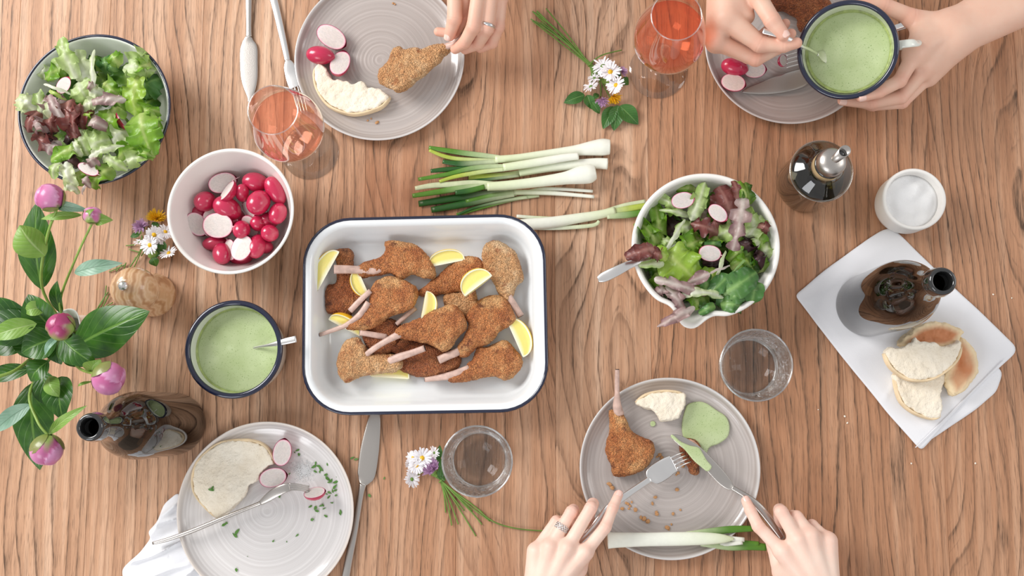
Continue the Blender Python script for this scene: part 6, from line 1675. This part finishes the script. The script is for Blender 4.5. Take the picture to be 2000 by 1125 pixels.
knife('long table knife with matt handle right of the pale plate', [(655, 1235, 0.004, 7, 0.003), (668, 1170, 0.004, 8.5, 0.003), (680, 1100, 0.004, 8, 0.0028), (692, 1040, 0.004, 7, 0.0026), (704, 970, 0.004, 6, 0.0024), (709, 946, 0.004, 7, 0.002)],
      [(709, 946, 0.004, 7, 0.002), (712, 938, 0.003, 13, 0.0011), (716, 924, 0.003, 18, 0.0009), (722, 880, 0.003, 18.5, 0.0008), (728, 840, 0.003, 15, 0.0008), (732, 815, 0.003, 11, 0.0008), (733, 806, 0.003, 7, 0.0006)])
knife('table knife resting on the plate beneath the stirring hand', [(1700, 96, 0.030, 7, 0.003), (1660, 112, 0.027, 8, 0.003), (1610, 132, 0.024, 6, 0.0025), (1588, 140, 0.022, 6, 0.0022)],
      [(1590, 140, 0.021, 6, 0.0022), (1580, 145, 0.019, 13, 0.0011), (1560, 154, 0.017, 19, 0.0009), (1525, 164, 0.014, 18, 0.0008), (1490, 172, 0.0115, 13, 0.0008), (1462, 177, 0.011, 6, 0.0006), (1450, 179, 0.0105, 1.5, 0.0005)])
fork('table fork on the plate beneath the hands, handle end past the wrist', [(1829, 27, 0.010, 6, 0.0028), (1800, 38, 0.012, 8, 0.0028), (1740, 58, 0.018, 7, 0.0026), (1660, 84, 0.024, 6, 0.0024), (1625, 95, 0.026, 6, 0.002)],
     [(1625, 95, 0.026, 6, 0.002), (1612, 99, 0.026, 11, 0.0013), (1595, 104, 0.025, 15, 0.001), (1580, 109, 0.024, 16, 0.001), (1570, 112, 0.024, 16, 0.001)],
     [[(1571, 112 - 12 + k * 8, 0.024), (1555, 115 - 12 + k * 8, 0.022), (1536, 119 - 11 + k * 8, 0.021)] for k in range(4)])
fork('fork in the ringed hand pinning the cut bite of cutlet', [(1128, 1062, 0.040, 7, 0.0030), (1160, 1030, 0.042, 8.5, 0.003), (1190, 992, 0.040, 8, 0.0028), (1222, 968, 0.036, 6.5, 0.0026), (1262, 941, 0.032, 6, 0.0024), (1270, 936, 0.031, 7, 0.002)],
     [(1268, 937, 0.031, 7, 0.002), (1272, 933, 0.031, 15.5, 0.0014), (1280, 927, 0.030, 19, 0.0012), (1294, 918, 0.029, 19.5, 0.0011), (1306, 910, 0.030, 18, 0.0011), (1316, 905, 0.031, 17, 0.0011)],
     [[(1309 + k * 4.4, 895 + k * 6.6, 0.031), (1322 + k * 4.4, 888 + k * 6.4, 0.030), (1336 + k * 4.6, 883 + k * 6.2, 0.023)] for k in range(4)], tine_w=1.7)
knife('knife with sauce on its blade held in the ringless hand', [(1528, 1052, 0.034, 6, 0.003), (1508, 1022, 0.036, 8, 0.003), (1484, 992, 0.036, 8, 0.003), (1462, 972, 0.035, 6, 0.0028), (1440, 958, 0.033, 5, 0.0024), (1430, 952, 0.032, 5, 0.0022)],
      [(1431, 952, 0.032, 5, 0.0022), (1424, 948, 0.031, 9, 0.0014), (1410, 934, 0.029, 12, 0.0010), (1390, 912, 0.027, 12.5, 0.0010), (1360, 882, 0.025, 12, 0.0010), (1335, 864, 0.025, 10, 0.0009), (1320, 855, 0.025, 7, 0.0008), (1312, 850, 0.025, 2, 0.0006)])
v, f = slab(pxpoly([(540, 418), (556, 425), (590, 455), (640, 478), (690, 490), (712, 520), (735, 560), (762, 595), (738, 622), (700, 595), (660, 560), (610, 500), (560, 455), (536, 432)], 0.032, 4, C5B), 0.0265, 0.0022, 0.002, 0.0011, wob=0.0012, seed=8)
single('sauce_dab', 'dab of green sauce spread on the held knife blade', 'sauce', dict(v=v, f=f, m=M['sauce']))
# fork lying over the pale plate, seen from its edge, and the two spoons
fk = fork('fork resting across the pale plate over the napkin, radish on its tines', [(299, 1061, 0.022, 3, 0.003), (330, 1053, 0.024, 4, 0.0035), (380, 1035, 0.026, 4.5, 0.0035), (440, 1010, 0.027, 4.2, 0.0032), (490, 990, 0.028, 3.8, 0.003), (512, 981, 0.030, 4, 0.003)],
     [(510, 982, 0.030, 5, 0.003), (522, 973, 0.036, 8, 0.0016), (538, 962, 0.041, 9.5, 0.0013), (555, 954, 0.043, 9, 0.0012), (566, 951, 0.042, 8, 0.0012)],
     [[(565, 945 + k * 4.0, 0.042), (582, 946 + k * 3.6, 0.037), (604, 950 + k * 3.4, 0.028)] for k in range(4)], 'steel_matt')
def spoon(label, pts, mat='steel'):
    p = W(*pts[0][:2], 0)
    t = thing('spoon', label, 'spoon', (p.x, p.y, 0))
    v, f = loft(smooth_secs([K(*q) for q in pts[:-4]] + [K(*pts[-4])], 5), 14, 0.85); part('handle', dict(v=v, f=f, m=M[mat]), t)
    v, f = loft(smooth_secs([K(*q) for q in pts[-4:]], 5), 16, 1.0); part('spoon_bowl', dict(v=v, f=f, m=M[mat]), t)
spoon('teaspoon standing in the mug of sauce beside the tray', [(578, 662, 0.082, 6.5, 0.0014), (560, 666, 0.079, 6.5, 0.0016), (540, 671, 0.074, 5, 0.0016), (520, 675, 0.065, 3, 0.0018), (503, 678, 0.055, 2.5, 0.0018), (490, 681, 0.046, 3, 0.0018), (480, 683, 0.040, 10, 0.0015), (465, 686, 0.030, 12, 0.0015), (455, 688, 0.024, 5, 0.0010)])
spoon('serving spoon under the purple leaf at the mixing bowl\'s left side', [(1168, 546, 0.088, 6, 0.0015), (1180, 541, 0.090, 10, 0.0016), (1205, 529, 0.094, 10, 0.0016), (1232, 516, 0.094, 8, 0.0018), (1262, 506, 0.088, 6, 0.002), (1290, 500, 0.078, 6, 0.002), (1310, 496, 0.070, 16, 0.0015), (1340, 490, 0.060, 22, 0.0015), (1365, 485, 0.052, 8, 0.001)])
spoon('teaspoon held in the fingers and dipped into the green sauce', [(1490, 60, 0.150, 6, 0.0014), (1515, 66, 0.152, 6.5, 0.0015), (1540, 76, 0.150, 5, 0.0016), (1562, 88, 0.142, 4, 0.0018), (1580, 96, 0.124, 3.5, 0.0018), (1596, 105, 0.100, 3.5, 0.0018), (1604, 108, 0.090, 10, 0.0015), (1620, 114, 0.080, 13, 0.0015), (1634, 118, 0.074, 5, 0.0010)])
# ---------------------------------------------------------------- hands
def cap_sdf(P, a, b, ra, rb):
    a = np.asarray(a, dtype=np.float32); b = np.asarray(b, dtype=np.float32); ba = b - a
    t = np.clip(((P - a) @ ba) / (ba @ ba + 1e-12), 0, 1)
    return np.linalg.norm(P - a - t[..., None] * ba, axis=-1) - (ra + (rb - ra) * t)
class Field:
    def __init__(self, org, ax):
        self.org = org; self.ax = [x.astype(np.float32) for x in ax]; self.h = ax[0][1] - ax[0][0]
        self.d = np.full([len(x) for x in ax], 0.05, dtype=np.float32)
    def box(self, pts, m):
        pts = np.array([tuple(p) for p in pts]); sl = []
        for i in range(3):
            lo = int(max(0, math.floor((pts[:, i].min() - m - self.org[i]) / self.h))); hi = int(min(len(self.ax[i]), math.ceil((pts[:, i].max() + m - self.org[i]) / self.h) + 1))
            sl.append(slice(lo, max(hi, lo)))
        return tuple(sl)
    def grid(self, sl):
        return np.stack(np.meshgrid(*[self.ax[i][sl[i]] for i in range(3)], indexing='ij'), -1)
    def cap(self, a, b, ra, rb, k):
        sl = self.box([a, b], max(ra, rb) + k + 0.004)
        if self.d[sl].size: self.d[sl] = smin(self.d[sl], cap_sdf(self.grid(sl), a, b, ra, rb), k)
    def chain(self, pts, fs, k):
        sl = self.box([p for p, r in pts], 0.022)
        if not self.d[sl].size: return
        G = self.grid(sl); fd = None
        for (p, r), (q, s) in zip(pts[:-1], pts[1:]):
            c_ = cap_sdf(G, p, q, r * fs, s * fs); fd = c_ if fd is None else smin(fd, c_, 0.003)
        self.d[sl] = smin(self.d[sl], fd, k)
def smin(a, b, k):
    h = np.maximum(k - np.abs(a - b), 0) / k
    return np.minimum(a, b) - h * h * k * 0.25

def arm(label_part, fingers, wrist, elbow, person, mat, palm_k=0.012, h=0.0014, fs=1.0, wr=(0.026, 0.040), nails=(), web=(), palm=(), red=(), extra=()):
    """fingers: lists of world joints with radii; palm capsules run from the wrist to every knuckle."""
    allp = [p for fg in fingers for p, r in fg] + [wrist[0], elbow]
    lo = np.min([np.array(p) for p in allp], 0) - 0.045; hi = np.max([np.array(p) for p in allp], 0) + 0.045
    # hand grid; the forearm beyond it is lofted into the same field, so the arm is one skin
    org, ax = grid_of(lo, hi, h)
    F = Field(org, ax)
    wv = np.array(wrist[0]); ev = np.array(elbow)
    for a, b, ra, rb in palm: F.cap(a, b, ra, rb, palm_k)
    for i in (0, 1):
        o2 = np.array(wrist[1] * (0.010 if i else -0.010))
        F.cap(wv + o2, ev + o2 * 1.3, wr[0] * 0.80, wr[1] * 0.86, 0.016)
    for fg in fingers: F.chain(fg, fs, 0.0045)
    for fg in fingers[:4]:
        kn = np.array(fg[0][0]); up_ = np.array((0, 0, 1.0))
        F.cap(kn + up_ * 0.0045, kn + up_ * 0.0040 + (wv - kn) * 0.06, 0.0092, 0.0088, 0.006)
        F.cap(kn + up_ * 0.0100, wv * 0.75 + kn * 0.25 + up_ * 0.0155, 0.0030, 0.0030, 0.010)
    v, f = surfnets(F.d, org, h)
    # relax once so that the voxel steps vanish
    for _ in range(2):
        acc = np.zeros_like(v); cnt = np.zeros(len(v))
        for a_, b_ in ((0, 1), (1, 2), (2, 3), (3, 0)):
            np.add.at(acc, f[:, a_], v[f[:, b_]]); np.add.at(cnt, f[:, a_], 1)
            np.add.at(acc, f[:, b_], v[f[:, a_]]); np.add.at(cnt, f[:, b_], 1)
        v = v * 0.4 + 0.6 * acc / cnt[:, None]
    # knuckle creases and colour
    N = vnormals(v, f)
    col = np.ones((len(v), 4)); k = np.zeros(len(v))
    for fg in fingers:
        js = [np.array(p) for p, r in fg]; rr = [r for p, r in fg]
        n = len(js)
        for i in range(1, n - 1):
            dist = np.linalg.norm(v - js[i], axis=1)
            k = np.maximum(k, 0.75 * np.exp(-(dist / (rr[i] * 1.35)) ** 4))
            t = js[i + 1] - js[i - 1]; t /= np.linalg.norm(t)
            s = (v - js[i]) @ t
            near = np.exp(-(dist / (rr[i] * 1.5)) ** 6)
            w = near * (np.cos(s / 0.0016 * 2) * 0.5 + 0.5) ** 3 * np.exp(-(s / 0.0035) ** 2)
            v -= N * (w * 0.00042)[:, None]
        dt = np.linalg.norm(v - js[-1], axis=1); k = np.maximum(k, 0.9 * np.exp(-(dt / (rr[-1] * 2.0)) ** 2))
        dk = np.linalg.norm(v - js[0], axis=1); k = np.maximum(k, 0.5 * np.exp(-(dk / 0.014) ** 2))
    col[:, 1] = 1 - 0.20 * k; col[:, 2] = 1 - 0.22 * k
    o = part(label_part, dict(v=v, f=f, m=M[mat], c=col), person)
    for (fi, up_) in nails:
        fg = fingers[fi]; (p, r), (q, s) = fg[-2], fg[-1]
        nail(o, Vector(p), Vector(q), s * fs, Vector(up_))
    return o

def nail(parent, p, q, r, up):
    t = (q - p).normalized(); up = (up - t * up.dot(t)).normalized(); sd = t.cross(up)
    n, m = 10, 8; vs, fs = [], []
    L = r * 1.3
    for lay in (0, 1):
        for i in range(n + 1):
            u = i / n * 2 - 1
            for j in range(m + 1):
                w = (j / m * 2 - 1)
                ww = w * (1 - max(0, abs(u) - 0.6) ** 2 * 2.2)
                a = ww * 0.86
                fall = r * 0.16 * max(0, u) ** 2
                rad = r * (1.03 if lay == 0 else 0.95) - fall * 0.6
                vs.append(q + t * (u * L / 2 + r * 0.05) + up * rad * math.cos(a) + sd * rad * math.sin(a) * 0.92)
    k = m + 1; b = (n + 1) * k
    for i in range(n):
        for j in range(m): fs.append((i * k + j, i * k + j + 1, (i + 1) * k + j + 1, (i + 1) * k + j)); fs.append((b + (i + 1) * k + j, b + (i + 1) * k + j + 1, b + i * k + j + 1, b + i * k + j))
    for i in range(n): fs.append((i * k, (i + 1) * k, b + (i + 1) * k, b + i * k)); fs.append((i * k + m, b + i * k + m, b + (i + 1) * k + m, (i + 1) * k + m))
    for j in range(m): fs.append((j, b + j, b + j + 1, j + 1)); fs.append((n * k + j, n * k + j + 1, b + n * k + j + 1, b + n * k + j))
    part('fingernail', dict(v=vs, f=fs, m=M['nail']), parent)

def J(pts, radii):
    return [(W(x, y, z), r) for (x, y, z), r in zip(pts, radii)]
def palmcaps(wrist, knuckles, r0, r1, side, spread=0.010):
    out = []; n = len(knuckles)
    for i, kn in enumerate(knuckles):
        o = side * (spread * (i / (n - 1) * 2 - 1)) if n > 1 else side * 0
        out.append((wrist + o, kn, r0, r1))
    return out

FR = (0.0098, 0.0089, 0.0080, 0.0070)
# --- person at the bottom: both hands
pb = thing('person', 'person below with two pale hands using fork and knife on the lower plate', 'person', W(1330, 1210))
wl = W(1030, 1215, 0.062); sl = (W(1078, 1228, 0.062) - wl).normalized()
idx = J([(1143, 1078, 0.070), (1182, 1030, 0.066), (1197, 992, 0.056), (1208, 966, 0.047)], FR)
mid = J([(1108, 1070, 0.072), (1154, 992, 0.066), (1158, 984, 0.046), (1150, 1014, 0.034)], (0.0102, 0.0092, 0.0086, 0.0076))
rng = J([(1074, 1068, 0.068), (1116, 1000, 0.060), (1120, 996, 0.040), (1122, 1026, 0.026)], (0.0100, 0.0090, 0.0084, 0.0074))
pky = J([(1046, 1076, 0.060), (1086, 1018, 0.050), (1096, 1018, 0.032), (1106, 1042, 0.020)], (0.0092, 0.0082, 0.0076, 0.0068))
thb = J([(1070, 1170, 0.050), (1128, 1110, 0.046), (1150, 1070, 0.036), (1165, 1040, 0.031)], (0.0125, 0.0115, 0.0100, 0.0084))
pc_ = palmcaps(wl, [idx[0][0], mid[0][0], rng[0][0], pky[0][0]], 0.020, 0.0125, sl) + [(wl + sl * 0.012, W(1128, 1110, 0.048), 0.018, 0.0145)]
a1 = arm('arm', [idx, mid, rng, pky, thb], (wl, sl), W(950, 1420, 0.065), pb, 'skin', palm=pc_, nails=[(0, (0.05, 0.1, 1))], fs=0.97)
# ring
def finger_ring(parent, ctr, axis, R, name, label, lace=False, w=0.0022):
    q = axis.normalized().to_track_quat('Z', 'Y').to_matrix()
    if not lace:
        pr = [(R, -w), (R + 0.0008, -w), (R + 0.0011, 0), (R + 0.0008, w), (R, w)]
        v, f = lathe(pr, 40, close=True)
        part(name, dict(v=[ctr + q @ Vector(p) for p in v], f=f, m=M['silver']), parent, label); return
    vs, fs = [], []
    for row in range(3):
        for k in range(16):
            a = 2 * PI * (k + 0.5 * (row % 2)) / 16
            zz = (row - 1) * 0.0026
            cc = Vector((R * math.cos(a), R * math.sin(a), zz)); rad = Vector((math.cos(a), math.sin(a), 0)); tg = Vector((-math.sin(a), math.cos(a), 0))
            b = len(vs); n, m = 10, 5
            for i in range(n):
                t_ = 2 * PI * i / n; d = tg * math.cos(t_) + Vector((0, 0, 1)) * math.sin(t_)
                for j in range(m):
                    s_ = 2 * PI * j / m
                    vs.append(ctr + q @ (cc + d * (0.0016 + 0.00045 * math.cos(s_)) + rad * 0.00045 * math.sin(s_)))
            for i in range(n):
                for j in range(m):
                    fs.append((b + i * m + j, b + ((i + 1) % n) * m + j, b + ((i + 1) % n) * m + (j + 1) % m, b + i * m + (j + 1) % m))
    part(name, dict(v=vs, f=fs, m=M['silver']), parent, label)
finger_ring(a1, (rng[0][0] * 0.45 + rng[1][0] * 0.55), rng[1][0] - rng[0][0], 0.0098, 'finger_ring', 'open lacework silver ring', True)

wr_ = W(1634, 1225, 0.062); sr = (W(1584, 1240, 0.062) - wr_).normalized()
idx = J([(1527, 1076, 0.070), (1481, 1028, 0.064), (1466, 998, 0.055), (1457, 978, 0.047)], FR)
mid = J([(1557, 1054, 0.074), (1526, 1000, 0.066), (1523, 996, 0.044), (1520, 1026, 0.030)], (0.0104, 0.0096, 0.0088, 0.0076))
rng = J([(1583, 1046, 0.072), (1556, 1010, 0.058), (1548, 1008, 0.038), (1542, 1034, 0.024)], (0.0102, 0.0092, 0.0084, 0.0074))
pky = J([(1617, 1056, 0.064), (1586, 1026, 0.046), (1572, 1030, 0.030), (1562, 1052, 0.020)], (0.0096, 0.0084, 0.0078, 0.0068))
thb = J([(1560, 1160, 0.050), (1524, 1118, 0.046), (1512, 1070, 0.034), (1500, 1040, 0.030)], (0.0130, 0.0115, 0.0100, 0.0084))
pc_ = palmcaps(wr_, [idx[0][0], mid[0][0], rng[0][0], pky[0][0]], 0.021, 0.0135, -sr * -1, 0.014) + [(wr_ + sr * 0.012, W(1538, 1110, 0.050), 0.018, 0.016)]
a2 = arm('arm', [idx, mid, rng, pky, thb], (wr_, sr), W(1730, 1430, 0.065), pb, 'skin', palm=pc_, nails=[(0, (0.05, 0.1, 1))], fs=1.0)

# --- person at the top centre: one hand holding the cutlet by its bone
pt = thing('person', 'person above whose hand with a plain ring holds a cutlet bone', 'person', W(960, -120))
wt = W(925, -110, 0.105); st = (W(975, -110, 0.105) - wt).normalized()
RR = (0.0105, 0.0096, 0.0086, 0.0076)
idx = J([(912, -35, 0.100), (906, 30, 0.075), (888, 66, 0.058), (856, 62, 0.056)], (0.0100, 0.0090, 0.0078, 0.0070))
mid = J([(938, -30, 0.110), (925, 52, 0.102), (907, 84, 0.078), (889, 96, 0.062)], (0.0118, 0.0106, 0.0092, 0.0076))
rng = J([(961, -24, 0.104), (952, 56, 0.094), (934, 86, 0.068), (908, 97, 0.052)], (0.0112, 0.0100, 0.0088, 0.0074))
pky = J([(979, -14, 0.094), (974, 52, 0.080), (962, 84, 0.058), (938, 95, 0.046)], (0.0102, 0.0092, 0.0082, 0.0070))
thb = J([(905, -70, 0.090), (888, -15, 0.096), (888, 36, 0.094), (878, 70, 0.076)], (0.0135, 0.0118, 0.0112, 0.0086))
pc_ = palmcaps(wt, [idx[0][0], mid[0][0], rng[0][0], pky[0][0]], 0.022, 0.0150, st, 0.014)
a3 = arm('arm', [idx, mid, rng, pky, thb], (wt, st), W(940, -330, 0.11), pt, 'skin_warm', palm=pc_, nails=[(4, (-0.25, 0.0, 1))])
finger_ring(a3, (rng[0][0] * 0.08 + rng[1][0] * 0.92) + Vector((0.0, 0.0, 0.0)), rng[1][0] - rng[0][0] + Vector((-0.012, 0, 0)), 0.0106, 'finger_ring', 'plain pale gold band')

# --- person at the top right: one hand stirring, the other holding the mug
pr_ = thing('person', 'person above with bare forearms stirring and holding the sauce mug', 'person', W(1640, -120))
ws = W(1425, -110, 0.120); ss_ = (W(1370, -110, 0.12) - ws).normalized()
idx = J([(1420, 36, 0.134), (1484, 86, 0.136), (1530, 90, 0.140), (1556, 84, 0.144)], (0.0175, 0.0122, 0.0094, 0.0080))
mid = J([(1400, 78, 0.115), (1476, 116, 0.108), (1520, 94, 0.108), (1545, 66, 0.118)], (0.0122, 0.0104, 0.0088, 0.0076))
rng = J([(1398, 84, 0.095), (1462, 112, 0.086), (1510, 80, 0.088), (1534, 46, 0.100)], (0.0112, 0.0096, 0.0084, 0.0072))
pky = J([(1398, 70, 0.078), (1450, 92, 0.070), (1492, 66, 0.070), (1512, 44, 0.078)], (0.0100, 0.0086, 0.0076, 0.0066))
thb = J([(1452, -50, 0.130), (1480, -5, 0.148), (1508, 40, 0.156), (1530, 68, 0.154)], (0.0150, 0.0130, 0.0118, 0.0090))
pc_ = palmcaps(ws, [idx[0][0], mid[0][0], rng[0][0], pky[0][0]], 0.025, 0.0155, -ss_, 0.012) + [(W(1440, -60, 0.125), idx[0][0], 0.022, 0.0170), (W(1436, -30, 0.128), W(1458, 32, 0.132), 0.018, 0.0120)]
a4 = arm('arm', [idx, mid, rng, pky, thb], (ws, ss_), W(1400, -330, 0.12), pr_, 'skin_warm', palm=pc_, palm_k=0.014, nails=[(4, (0.15, 0.1, 1))])

wh = W(1856, 68, 0.082); sh = (W(1880, 120, 0.082) - wh).normalized()
idx = J([(1786, 106, 0.104), (1757, 158, 0.106), (1716, 180, 0.108), (1682, 189, 0.108)], (0.0118, 0.0100, 0.0090, 0.0080))
mid = J([(1804, 136, 0.086), (1760, 190, 0.082), (1700, 202, 0.082), (1646, 196, 0.084)], (0.0116, 0.0100, 0.0088, 0.0078))
rng = J([(1812, 150, 0.066), (1762, 200, 0.060), (1704, 206, 0.058), (1656, 194, 0.060)], (0.0106, 0.0094, 0.0084, 0.0072))
pky = J([(1814, 146, 0.050), (1768, 188, 0.044), (1720, 194, 0.042), (1684, 186, 0.044)], (0.0096, 0.0084, 0.0074, 0.0066))
thb = J([(1830, 44, 0.078), (1780, 34, 0.086), (1726, 10, 0.092), (1678, 4, 0.096)], (0.0150, 0.0128, 0.0108, 0.0084))
pc_ = palmcaps(wh, [idx[0][0], mid[0][0], rng[0][0], pky[0][0]], 0.0235, 0.0150, sh, 0.012) + [(wh, W(1780, 40, 0.086), 0.022, 0.0125), (W(1800, 70, 0.092), idx[0][0], 0.015, 0.014)]
a5 = arm('arm', [idx, mid, rng, pky, thb], (wh, sh), W(2120, -70, 0.075), pr_, 'skin_warm', palm=pc_, palm_k=0.016, nails=[(0, (-0.3, -0.8, 0.9)), (1, (-0.3, -0.8, 0.9))], wr=(0.030, 0.043))
